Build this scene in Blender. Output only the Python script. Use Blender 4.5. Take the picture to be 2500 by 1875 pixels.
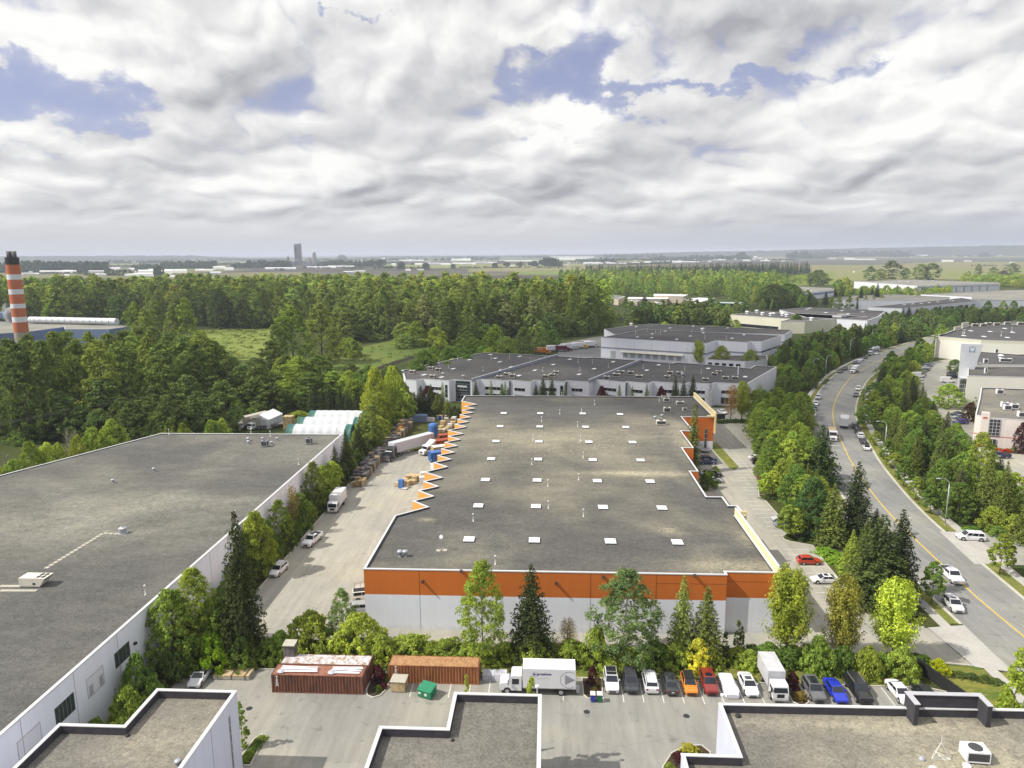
import bpy, bmesh, math, random
import numpy as np
from mathutils import Vector, Matrix
R = math.radians
for o in list(bpy.data.objects): bpy.data.objects.remove(o)
scene = bpy.context.scene
col = scene.collection
# ------------------------------------------------------------------ camera
CAMH = 57.0; FPX = 1735.0; YAW, PITCH, ROLL = R(2.90058), R(10.42558), R(0.33189)
FW = Vector((-math.sin(YAW)*math.cos(PITCH), math.cos(YAW)*math.cos(PITCH), -math.sin(PITCH)))
RT = Vector((math.cos(YAW), math.sin(YAW), 0)); UP = RT.cross(FW)
RT2 = RT*math.cos(ROLL) - UP*math.sin(ROLL); UP2 = RT*math.sin(ROLL) + UP*math.cos(ROLL)
camd = bpy.data.cameras.new('camera'); cam = bpy.data.objects.new('camera', camd); col.objects.link(cam)
camd.sensor_width = 36; camd.lens = FPX/2500*36; camd.clip_start = 1; camd.clip_end = 60000
M = Matrix((RT2, UP2, -FW)).transposed().to_4x4(); M.translation = (0, 0, CAMH); cam.matrix_world = M
scene.camera = cam
scene.view_settings.view_transform = 'Standard'; scene.view_settings.look = 'None'
scene.view_settings.exposure = 0.12; scene.view_settings.gamma = 1.0
scene.view_settings.use_curve_mapping = False
# ------------------------------------------------------------------ measured positions on the place's planes
TILES = {'1':(0,560,640),'2':(600,560,640),'3':(1200,560,640),'4':(1860,560,640),'5':(0,1000,640),'6':(600,1000,640),
 '7':(1200,1000,640),'8':(1860,1000,640),'B1':(0,1395,640),'B2':(600,1395,640),'B3':(1200,1395,640),'B4':(1860,1395,640),
 'C5':(1640,640,360),'C6':(940,800,360),'C7':(860,1000,320),'C8':(640,1550,320),'A':(0,0,2500),'R1':(2180,780,320),
 'R2':(2180,1000,320),'M3':(1640,940,320),'M4':(1640,1150,320),'L5':(360,960,580),'S7':(1300,820,320),'S8':(1960,760,320),
 'Z7':(860,980,240),'F1':(0,560,420),'F2':(400,560,420),'F3':(800,580,420),'F4':(1200,580,420),'F5':(1600,560,420),'F6':(2000,560,500),
 'Q5':(1860,640,320),'Q6':(2180,600,320),'Q7':(1460,680,320)}
def ray(t, x, y):
    a, b, w = TILES[t]; s = w/2212
    px, py = a+x*s, b+y*s
    return FW + RT2*((px-1250)/FPX) - UP2*((py-937.5)/FPX)
def hit(t, x, y, Z=0.0, X=None, Y=None):
    d = ray(t, x, y)
    if X is not None: k = X/d.x
    elif Y is not None: k = Y/d.y
    else: k = (Z-CAMH)/d.z
    return Vector((0, 0, CAMH)) + d*k
def G(t, x, y, z=0.0):
    p = hit(t, x, y, z); return (p.x, p.y)
def ztop(t, x, y, P):            # height at which the sight line passes over ground point P
    d = ray(t, x, y); k = math.hypot(P[0], P[1])/math.hypot(d.x, d.y); return CAMH + d.z*k
def mpp(P): return (Vector((P[0], P[1], 0))-Vector((0, 0, CAMH))).dot(FW)/FPX   # metres per photo pixel
# ------------------------------------------------------------------ node helper
class NT:
    def __init__(s, tree): s.t = tree; s.n = tree.nodes; s.l = tree.links
    def new(s, typ, **kw):
        n = s.n.new(typ)
        for k, v in kw.items(): setattr(n, k, v)
        return n
    def put(s, sock, v):
        if v is None: return
        if isinstance(v, bpy.types.NodeSocket): s.l.new(v, sock)
        else:
            try: sock.default_value = v
            except Exception: sock.default_value = (v, v, v)
    def m(s, op, a, b=None, c=None, clamp=False):
        n = s.new('ShaderNodeMath', operation=op, use_clamp=clamp)
        s.put(n.inputs[0], a); s.put(n.inputs[1], b)
        if c is not None: s.put(n.inputs[2], c)
        return n.outputs[0]
    def v(s, op, a, b=None, sc=None):
        n = s.new('ShaderNodeVectorMath', operation=op)
        s.put(n.inputs[0], a); s.put(n.inputs[1], b)
        if sc is not None: s.put(n.inputs['Scale'], sc)
        return n.outputs[1] if op in ('LENGTH', 'DOT_PRODUCT') else n.outputs[0]
    def noise(s, vec, scale, detail=3, rough=0.5, dist=0.0, dim='3D'):
        n = s.new('ShaderNodeTexNoise', noise_dimensions=dim)
        s.put(n.inputs['Vector'], vec); n.inputs['Scale'].default_value = scale
        n.inputs['Detail'].default_value = detail; n.inputs['Roughness'].default_value = rough
        n.inputs['Distortion'].default_value = dist
        return n.outputs['Fac']
    def sm(s, x, a, b):
        n = s.new('ShaderNodeMapRange', interpolation_type='SMOOTHSTEP'); s.put(n.inputs['Value'], x)
        n.inputs['From Min'].default_value = a; n.inputs['From Max'].default_value = b; return n.outputs[0]
    def rng(s, x, a, b, c, d):
        n = s.new('ShaderNodeMapRange'); s.put(n.inputs['Value'], x)
        for i, q in zip(('From Min', 'From Max', 'To Min', 'To Max'), (a, b, c, d)): n.inputs[i].default_value = q
        return n.outputs[0]
    def mix(s, f, a, b, mode='MIX'):
        n = s.new('ShaderNodeMix', data_type='RGBA', blend_type=mode); n.clamp_factor = True
        s.put(n.inputs[0], f)
        for q, i in ((a, 6), (b, 7)):
            if isinstance(q, tuple) and len(q) == 3: q = (*q, 1)
            s.put(n.inputs[i], q)
        return n.outputs[2]
    def comb(s, x, y, z=0.0):
        n = s.new('ShaderNodeCombineXYZ'); s.put(n.inputs[0], x); s.put(n.inputs[1], y); s.put(n.inputs[2], z); return n.outputs[0]
    def sep(s, v):
        n = s.new('ShaderNodeSeparateXYZ'); s.put(n.inputs[0], v); return n.outputs
    def blob(s, x, y, cx, cy, rx, ry):       # soft bump, 1 at the centre
        a = s.m('DIVIDE', s.m('SUBTRACT', x, cx), rx); b = s.m('DIVIDE', s.m('SUBTRACT', y, cy), ry)
        q = s.m('ADD', s.m('MULTIPLY', a, a), s.m('MULTIPLY', b, b))
        return s.m('EXPONENT', s.m('MULTIPLY', q, -1.0))
# ------------------------------------------------------------------ sun and sky
SUN_EL = R(47); SUN_DIR = Vector((1, 0.27, 0)).normalized()*math.cos(SUN_EL) + Vector((0, 0, -math.sin(SUN_EL)))
sd = bpy.data.lights.new('sun', 'SUN'); sun = bpy.data.objects.new('sun', sd); col.objects.link(sun)
sd.energy = 4.9; sd.angle = R(0.6); sd.color = (1.0, 0.955, 0.87)
sun.rotation_euler = SUN_DIR.to_track_quat('-Z', 'Y').to_euler(); sun.location = (-200, 0, 300)
world = bpy.data.worlds.new('World'); scene.world = world; world.use_nodes = True
w = NT(world.node_tree); w.n.clear()
sky = w.new('ShaderNodeTexSky', sky_type='NISHITA'); sky.sun_disc = False
sky.sun_elevation = SUN_EL; sky.sun_rotation = math.atan2(-SUN_DIR.x, -SUN_DIR.y); sky.altitude = 50
sky.air_density = 1.0; sky.dust_density = 0.6; sky.ozone_density = 2.0
gen = w.new('ShaderNodeTexCoord').outputs['Generated']
dx, dy, dz = w.sep(gen)
az = w.m('ARCTAN2', dx, dy); el = w.m('MAXIMUM', w.m('ARCSINE', dz), 0.0)
def ang(x, y):
    d = ray('A', x, y).normalized(); return math.atan2(d.x, d.y), math.asin(d.z)
g_ = w.m('LOGARITHM', w.m('ADD', el, 0.075), 2.718281828)
P_ = w.comb(w.m('MULTIPLY', az, 3.5), w.m('MULTIPLY', g_, -1.45), 5.3)
wv = w.v('SCALE', w.comb(w.noise(P_, 2.0, 3, .55), w.noise(w.v('ADD', P_, (7.1, 3.3, 0.0)), 2.0, 3, .55), 0.0), sc=0.30)
def cb(P): return w.noise(w.v('ADD', P, wv), 1.35, 2, 0.45)
def cl(P):
    wp = w.v('ADD', P, wv); b1 = w.m('ABSOLUTE', w.m('SUBTRACT', w.noise(wp, 3.0, 1, 0.5), 0.5))
    return w.m('ADD', w.m('ADD', w.m('MULTIPLY', w.noise(wp, 1.35, 2, 0.45), 0.62), w.m('MULTIPLY', w.noise(wp, 3.6, 8, 0.58), 0.34)), w.m('MULTIPLY', b1, 0.55))
n1 = cl(P_); n2 = cl(w.v('ADD', P_, (-0.035, -0.075, 0.0))); n3 = w.m('SUBTRACT', cb(P_), cb(w.v('ADD', P_, (-0.03, -0.20, 0.0))))
wq = w.sep(w.v('ADD', w.comb(w.noise(P_, 3.2, 6, .6), w.noise(w.v('ADD', P_, (3.1, 9.3, 0.0)), 3.2, 6, .6), 0.0), (-0.5, -0.5, 0.0)))
azw = w.m('ADD', az, w.m('MULTIPLY', wq[0], 0.34)); elw = w.m('ADD', el, w.m('MULTIPLY', wq[1], w.m('MULTIPLY', w.m('ADD', el, 0.05), 0.42)))
holes = None
for (x, y, rx, ry, a) in [(130,195,150,50,.28),(230,262,110,26,.24),(20,150,80,60,.15),(1230,160,120,36,.28),(1290,225,60,50,.25),(790,45,45,12,.16),
    (1120,85,22,22,.15),(1520,188,200,10,.20),(1890,140,60,12,.16),(1710,100,30,20,.10),(40,330,60,14,.1),(1250,300,60,30,.13),(100,95,70,14,.12)]:
    a0, e0 = ang(x, y); b = w.m('MULTIPLY', w.blob(azw, elw, a0, e0, rx/1535, ry/1535), a*1.3)
    holes = b if holes is None else w.m('ADD', holes, b)
dens = w.m('SUBTRACT', w.m('ADD', w.m('ADD', w.m('MULTIPLY', w.m('SUBTRACT', n1, 0.5), 1.35), 0.5), w.m('MULTIPLY', w.sm(el, 0.25, 0.0), 0.12)), holes)
mask = w.m('ADD', w.m('MULTIPLY', w.sm(dens, 0.31, 0.47), 0.80), w.m('MULTIPLY', w.sm(dens, 0.10, 0.42), 0.20))
lit = w.m('ADD', w.m('ADD', w.m('MULTIPLY', w.m('SUBTRACT', n1, n2), 2.7), w.m('MULTIPLY', n3, 1.4)), 0.56)
tone = None
for (x, y, rx, ry, a) in [(60,40,160,70,.25),(330,175,130,40,.30),(430,95,170,28,-.22),(600,215,190,30,-.16),(700,170,130,40,.12),(960,150,150,50,.22),(1180,280,70,36,.45),(1120,330,120,14,-.12),
    (1290,60,150,40,.35),(1180,100,60,20,.2),(1560,90,200,60,-.16),(1750,30,260,30,-.14),(1870,175,110,26,.30),(2090,170,150,60,.28),(2130,60,140,60,.12),(60,300,110,34,.32),(60,345,160,16,-.2),
    (200,350,120,30,.14),(600,300,180,30,-.06),(1000,395,240,22,-.10),(1560,375,320,22,-.08),(1900,275,260,40,.16),(620,440,160,26,.12),(1750,480,700,55,-.14),(1900,420,300,20,-.06),(850,280,120,25,.14),(500,250,120,14,.1)]:
    a0, e0 = ang(x, y); b = w.m('MULTIPLY', w.blob(azw, elw, a0, e0, rx/1535, ry/1535), a)
    tone = b if tone is None else w.m('ADD', tone, b)
lit = w.m('ADD', lit, tone)
soft = w.sm(el, 0.0, 0.075)
lit = w.m('ADD', w.m('MULTIPLY', w.m('SUBTRACT', lit, 0.5), w.m('ADD', w.m('MULTIPLY', soft, 0.85), 0.15)), 0.5, clamp=True)
ccol = w.mix(lit, (0.39, 0.395, 0.435), (0.93, 0.925, 0.91))
hz = w.mix(w.sm(az, -0.2, 0.55), (0.585, 0.59, 0.625), (0.43, 0.465, 0.53))
ccol = w.mix(w.sm(el, 0.06, 0.0), ccol, hz)
ccol = w.v('SCALE', ccol, sc=w.m('MULTIPLY', w.m('ADD', w.m('MULTIPLY', w.sm(el, 0.36, 0.62), 0.45), 1.0), 10.0))
back = w.sm(dy, 0.25, -0.4)                      # overhead and behind: fewer clouds
skyc = w.mix(w.m('MULTIPLY', mask, w.m('SUBTRACT', 1.0, w.m('MULTIPLY', back, 0.25))), w.mix(0.35, w.v('MULTIPLY', sky.outputs[0], (1.02, 0.88, 1.06)), (5.2, 5.1, 6.3)), ccol)
bg = w.new('ShaderNodeBackground'); w.put(bg.inputs[0], skyc); bg.inputs[1].default_value = 0.1
wo = w.new('ShaderNodeOutputWorld'); w.l.new(bg.outputs[0], wo.inputs[0])
# ------------------------------------------------------------------ materials
MATS = {}
def newmat(name):
    m = bpy.data.materials.new(name); m.use_nodes = True; t = NT(m.node_tree); b = t.n['Principled BSDF']; MATS[name] = m
    return m, t, b
def mat(name, c, rough=0.7, metal=0.0, spec=0.4, var=0.12, scale=1.2, bump=0.0, coat=0.0, fine=0.0):
    m, t, b = newmat(name)
    tc = t.new('ShaderNodeTexCoord').outputs['Object']
    n = t.noise(tc, scale, 4, 0.6)
    f = t.rng(n, 0.25, 0.75, 1-var, 1+var)
    if fine: f = t.m('MULTIPLY', f, t.rng(t.noise(tc, scale*14, 2, 0.6), 0.25, 0.75, 1-fine, 1+fine))
    t.put(b.inputs['Base Color'], t.v('SCALE', c, sc=f))
    b.inputs['Roughness'].default_value = rough; b.inputs['Metallic'].default_value = metal
    b.inputs['Specular IOR Level'].default_value = spec; b.inputs['Coat Weight'].default_value = coat
    if bump:
        bn = t.new('ShaderNodeBump'); bn.inputs['Strength'].default_value = bump; bn.inputs['Distance'].default_value = 0.05
        t.put(bn.inputs['Height'], t.noise(tc, scale*8, 3)); t.l.new(bn.outputs[0], b.inputs['Normal'])
    return m
def wall_mat(name, c, streak=.10):
    m, t, b = newmat(name); p = wpos(t); s = t.noise(t.v('MULTIPLY', p, (1.3, 1.3, .07)), 1.0, 5, .65); big = t.noise(p, .12, 3); z = t.sep(p)[2]
    k = t.m('MULTIPLY', t.rng(s, .3, .72, 1.0, 1-streak), t.rng(big, .3, .7, .96, 1.03))
    low = t.m('MULTIPLY', t.sm(z, 1.3, 0.0), t.rng(t.noise(p, 1.7, 4), .3, .7, .05, .3)); t.put(b.inputs['Base Color'], t.v('SCALE', t.mix(low, c, (.30, .28, .23)), sc=k)); b.inputs['Roughness'].default_value = .85; b.inputs['Specular IOR Level'].default_value = .25
def wpos(t): return t.new('ShaderNodeNewGeometry').outputs['Position']
def gravel(name, base, warm, blobs=(), edge=None, patch=.35):
    m, t, b = newmat(name); p = wpos(t)
    x, y, z = t.sep(p)
    big = t.noise(p, 0.035, 4, 0.55, 0.4); mid = t.noise(t.v('MULTIPLY', p, (0.35, 1, 1)), 0.35, 5, 0.65); fine = t.noise(p, 4.2, 3, 0.8); fine2 = t.noise(p, 1.3, 4, 0.75)
    f = t.sm(big, 0.42, 0.66); f = t.m('MULTIPLY', f, patch)
    for (cx, cy, rx, ry, a) in blobs: f = t.m('ADD', f, t.m('MULTIPLY', t.blob(x, y, cx, cy, rx, ry), t.m('MULTIPLY', t.rng(fine2, 0.3, 0.7, 0.5, 1.3), a)))
    f = t.m('ADD', f, 0.0, clamp=True)
    c = t.mix(f, base, warm)
    k = t.m('MULTIPLY', t.rng(mid, 0.25, 0.75, 0.80, 1.18), t.m('MULTIPLY', t.rng(fine, 0.25, 0.75, 0.58, 1.48), t.rng(fine2, 0.25, 0.75, 0.78, 1.24)))
    t.put(b.inputs['Base Color'], t.v('SCALE', c, sc=k)); b.inputs['Roughness'].default_value = 0.95; b.inputs['Specular IOR Level'].default_value = 0.15
    bn = t.new('ShaderNodeBump'); bn.inputs['Strength'].default_value = 0.5; bn.inputs['Distance'].default_value = 0.06
    t.put(bn.inputs['Height'], fine); t.l.new(bn.outputs[0], b.inputs['Normal'])
    return m
def asphalt(name, base, stain=0.8, sc=1.0, tint=(1.06, 1.03, .93)):
    m, t, b = newmat(name); p = wpos(t)
    big = t.noise(p, 0.05*sc, 5, 0.6, 0.6); mid = t.noise(t.v('MULTIPLY', p, (1.6, 0.5, 1)), 0.35*sc, 5, 0.6); fine = t.noise(p, 6, 2, 0.7)
    spots = t.sm(t.noise(p, 0.7*sc, 3, 0.5), 0.61, 0.72)
    pv_ = t.new('ShaderNodeTexVoronoi', feature='F1', distance='CHEBYCHEV'); t.put(pv_.inputs['Vector'], p); pv_.inputs['Scale'].default_value = .085; patch = t.sm(t.sep(pv_.outputs['Color'])[0], .70, .73)
    trk = t.noise(t.v('MULTIPLY', p, (1.1, .05, 1)), 1.0, 4, .6)
    crack = t.new('ShaderNodeTexVoronoi', feature='DISTANCE_TO_EDGE'); t.put(crack.inputs['Vector'], t.v('ADD', p, t.v('SCALE', t.comb(t.noise(p, 0.3, 4), t.noise(p, 0.31, 4), 0.0), sc=3.0))); crack.inputs['Scale'].default_value = 0.09
    ck = t.sm(crack.outputs['Distance'], 0.010, 0.002)
    k = t.m('MULTIPLY', t.rng(big, 0.25, 0.75, 0.84, 1.14), t.rng(mid, 0.25, 0.75, 0.88, 1.1))
    k = t.m('MULTIPLY', t.m('MULTIPLY', k, t.rng(trk, .3, .7, .87, 1.06)), t.m('SUBTRACT', t.rng(fine, 0.25, 0.75, 0.86, 1.14), t.m('MULTIPLY', patch, .07)))
    k = t.m('MULTIPLY', k, t.m('SUBTRACT', 1.0, t.m('MULTIPLY', spots, 0.24*stain)))
    k = t.m('MULTIPLY', k, t.m('SUBTRACT', 1.0, t.m('MULTIPLY', ck, 0.10*stain)))
    c = t.mix(t.sm(big, 0.4, 0.7), base, tuple(a*q for a, q in zip(base, tint)))
    t.put(b.inputs['Base Color'], t.v('SCALE', c, sc=k)); b.inputs['Roughness'].default_value = 0.9; b.inputs['Specular IOR Level'].default_value = 0.2
    return m
def grass(name, a, c2, sc=0.12, dirt=None):
    m, t, b = newmat(name); p = wpos(t)
    big = t.noise(p, sc, 5, 0.6, 0.5); mid = t.noise(t.v('MULTIPLY', p, (.5, 1.5, 1)), sc*7, 4, 0.6); f = t.noise(p, 3.5, 3, 0.7)
    c = t.mix(t.sm(t.m('ADD', t.m('MULTIPLY', big, .6), t.m('MULTIPLY', mid, .4)), 0.38, 0.62), a, c2)
    if dirt: c = t.mix(t.sm(t.noise(p, sc*2.3, 4, 0.6), 0.58, 0.68), c, dirt)
    t.put(b.inputs['Base Color'], t.v('SCALE', c, sc=t.rng(f, 0.25, 0.75, 0.6, 1.4)))
    b.inputs['Roughness'].default_value = 0.95; b.inputs['Specular IOR Level'].default_value = 0.1
    return m
def foliage(name, c=None, trans=0.42, attr=None, gain=1.65):
    m, t, b = newmat(name)
    oi = t.new('ShaderNodeObjectInfo'); geo = t.new('ShaderNodeNewGeometry')
    base = oi.outputs['Color'] if c is None else (*c, 1)
    if attr: an = t.new('ShaderNodeAttribute'); an.attribute_name = attr; base = an.outputs['Color']
    ri = geo.outputs['Random Per Island']
    tc = t.new('ShaderNodeTexCoord').outputs['Object']
    n = t.noise(tc, 0.45, 3, 0.6)
    k = t.m('MULTIPLY', t.rng(ri, 0, 1, 0.55*gain, 1.45*gain), t.rng(n, 0.3, 0.7, 0.72, 1.28))
    k = t.m('MULTIPLY', k, t.rng(oi.outputs['Random'], 0, 1, 0.82, 1.18))
    cc = t.v('SCALE', base, sc=k)
    warm = t.v('MULTIPLY', cc, (1.2, 1.06, 0.75))
    cc = t.mix(t.m('MULTIPLY', t.sm(n, 0.4, 0.75), 0.55), cc, warm)
    d = t.new('ShaderNodeBsdfDiffuse'); t.put(d.inputs[0], cc)
    g = t.new('ShaderNodeBsdfTranslucent'); t.put(g.inputs[0], t.v('MULTIPLY', cc, (1.25, 1.15, 0.75)))
    mx = t.new('ShaderNodeMixShader'); mx.inputs[0].default_value = trans
    t.l.new(d.outputs[0], mx.inputs[1]); t.l.new(g.outputs[0], mx.inputs[2])
    t.l.new(mx.outputs[0], t.n['Material Output'].inputs[0]); t.n.remove(b)
    return m
def carpaint():
    m, t, b = newmat('car_paint'); oi = t.new('ShaderNodeObjectInfo')
    n = t.noise(t.new('ShaderNodeTexCoord').outputs['Object'], 0.9, 3)
    t.put(b.inputs['Base Color'], t.v('SCALE', oi.outputs['Color'], sc=t.rng(n, .3, .7, .93, 1.05)))
    b.inputs['Roughness'].default_value = 0.35; b.inputs['Coat Weight'].default_value = 0.6; b.inputs['Coat Roughness'].default_value = 0.08
    return m
carpaint()
mat('glass', (0.012, 0.016, 0.022), 0.08, 0, 0.7, 0.1)
mat('greenglass', (0.045, 0.062, 0.05), 0.35, 0, 0.5, 0.3, 0.5); mat('blueglass', (0.025, 0.042, 0.036), 0.1, 0, 0.8, 0.4, 0.8)
mat('tyre', (0.012, 0.012, 0.013), 0.85); mat('rim', (0.45, 0.45, 0.46), 0.35, 0.6); mat('black', (0.015, 0.015, 0.017), 0.6)
mat('chrome', (0.6, 0.6, 0.62), 0.25, 0.8); mat('lamp', (0.75, 0.75, 0.72), 0.15, 0, 0.8); mat('tail', (0.25, 0.01, 0.01), 0.2)
mat('plate', (0.65, 0.65, 0.62), 0.5); mat('ambermark', (0.7, 0.25, 0.02), 0.4)
mat('white_paint', (0.74, 0.74, 0.76), 0.55, 0, 0.4, 0.05, 0.6); mat('truckwhite', (0.66, 0.665, 0.68), 0.4, 0, 0.5, 0.05, 0.9)
mat('truckroof', (0.72, 0.72, 0.70), 0.5, 0, 0.4, 0.1, 0.7); mat('trailer', (0.56, 0.55, 0.60), 0.45, 0, 0.5, 0.06, .5)
mat('marking', (0.62, 0.61, 0.55), 0.8, 0, .2, 0.25, 2.5, fine=.2); mat('yellow_line', (0.60, 0.42, 0.05), 0.8, 0, .2, 0.2, 1.2)
mat('kerb', (0.46, 0.44, 0.38), 0.9, 0, .2, 0.15, 0.8, fine=.1); mat('concrete', (0.40, 0.385, 0.35), 0.9, 0, .2, 0.12, 0.35, fine=.1)
wall_mat('wallwhite', (0.72, 0.73, 0.78)); mat('walljoint', (0.22, 0.22, 0.24), 0.9)
wall_mat('officewall', (0.60, 0.62, 0.71)); wall_mat('wallblue', (0.80, 0.815, 0.89), .07)
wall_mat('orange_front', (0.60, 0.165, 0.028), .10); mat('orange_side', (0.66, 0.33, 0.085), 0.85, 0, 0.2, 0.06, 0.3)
mat('orangejoint', (0.14, 0.035, 0.008), 0.9)
mat('cream', (0.78, 0.66, 0.36), 0.8, 0, .2, 0.06, .4); mat('coping', (0.58, 0.58, 0.58), 0.5, 0.1, 0.4, 0.06, 1.0)
mat('copinggrey', (0.44, 0.44, 0.46), 0.5, 0.1, 0.4, 0.08, 1.0); mat('parapet_in', (0.055, 0.052, 0.060), 0.85, 0, .2, .25, 1.0)
mat('skylight', (0.66, 0.67, 0.69), 0.3, 0, 0.5, 0.16, 1.2); mat('curbdark', (0.08, 0.08, 0.085), 0.8)
mat('pvc', (0.72, 0.72, 0.68), 0.5, 0, .4, .1, 4); mat('galv', (0.42, 0.44, 0.48), 0.45, 0.4, .5, .15, 3)
mat('unitbeige', (0.62, 0.59, 0.50), 0.6, 0, .3, .1, 2); mat('unitgrill', (0.06, 0.06, 0.065), 0.7, 0, .3, .3, 6)
mat('paver', (0.42, 0.40, 0.33), 0.95, 0, .1, .2, 3); mat('rubber_dark', (0.03, 0.03, 0.032), .8)
def rust(name, a, b2):
    m, t, b = newmat(name); tc = t.new('ShaderNodeTexCoord').outputs['Object']
    n = t.noise(t.v('MULTIPLY', tc, (1, 1, .25)), 1.6, 6, 0.65); f = t.noise(tc, 9, 3, .7)
    t.put(b.inputs['Base Color'], t.v('SCALE', t.mix(t.sm(n, .4, .66), a, b2), sc=t.rng(f, .25, .75, .75, 1.25))); b.inputs['Roughness'].default_value = .75
    return m
rust('rustred', (0.20, 0.080, 0.048), (0.10, 0.042, 0.028)); rust('rustorange', (0.33, 0.125, 0.045), (0.20, 0.075, 0.030))
rust('rustroof', (0.34, 0.145, 0.095), (0.24, 0.095, 0.06)); rust('tanroof', (0.42, 0.24, 0.11), (0.30, 0.15, 0.065))
rust('whitetin', (0.62, 0.60, 0.62), (0.30, 0.19, 0.11)); rust('redbox', (0.33, 0.07, 0.03), (0.20, 0.04, 0.02)); rust('bluebox', (0.04, 0.13, 0.38), (0.06, 0.17, 0.45))
rust('wood', (0.52, 0.40, 0.22), (0.36, 0.26, 0.13)); rust('woodgrey', (0.17, 0.155, 0.15), (0.09, 0.08, 0.075)); rust('woodorange', (0.55, 0.27, 0.05), (0.36, 0.16, 0.03))
rust('bark', (0.10, 0.08, 0.06), (0.055, 0.043, 0.033)); rust('birchbark', (0.34, 0.32, 0.28), (0.14, 0.12, 0.1))
foliage('leaf'); foliage('needle', trans=0.28); foliage('leaf_mass', attr='tcol')
mat('soil', (0.055, 0.040, 0.028), 0.95, 0, .1, .3, 2, fine=.2)
mat('dumpgreen', (0.02, 0.20, 0.10), .5); mat('bluebin', (0.03, 0.05, 0.35), .5); mat('greenbin', (0.02, 0.16, 0.08), .5)
mat('sheet', (0.42, 0.42, 0.46), .5, 0, .4, .35, 3); mat('carcover', (0.66, 0.66, 0.72), .7, 0, .2, .08, 3, bump=.6)
mat('textblue', (0.035, 0.02, 0.16), .5); mat('textgrey', (0.25, 0.25, 0.28), .5); mat('lettering', (0.7, 0.68, 0.66), .6); mat('lettergrey', (0.36, 0.35, 0.38), .6)
mat('dirtywhite', (0.50, 0.50, 0.52), .6, 0, .3, .15, 1); mat('fenceblack', (0.02, 0.02, 0.022), .6)
mat('tarp', (0.50, 0.52, 0.53), .55, 0, .3, .06, .6); mat('tarpgreen', (0.03, 0.12, 0.10), .6)
mat('gunmetal', (0.03, 0.032, 0.036), .4, .2)
mat('yellowpaint', (0.65, 0.42, 0.02), .5); mat('maroon', (0.10, 0.015, 0.025), .5); mat('orangetruck', (0.62, 0.17, 0.02), .45)
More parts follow.
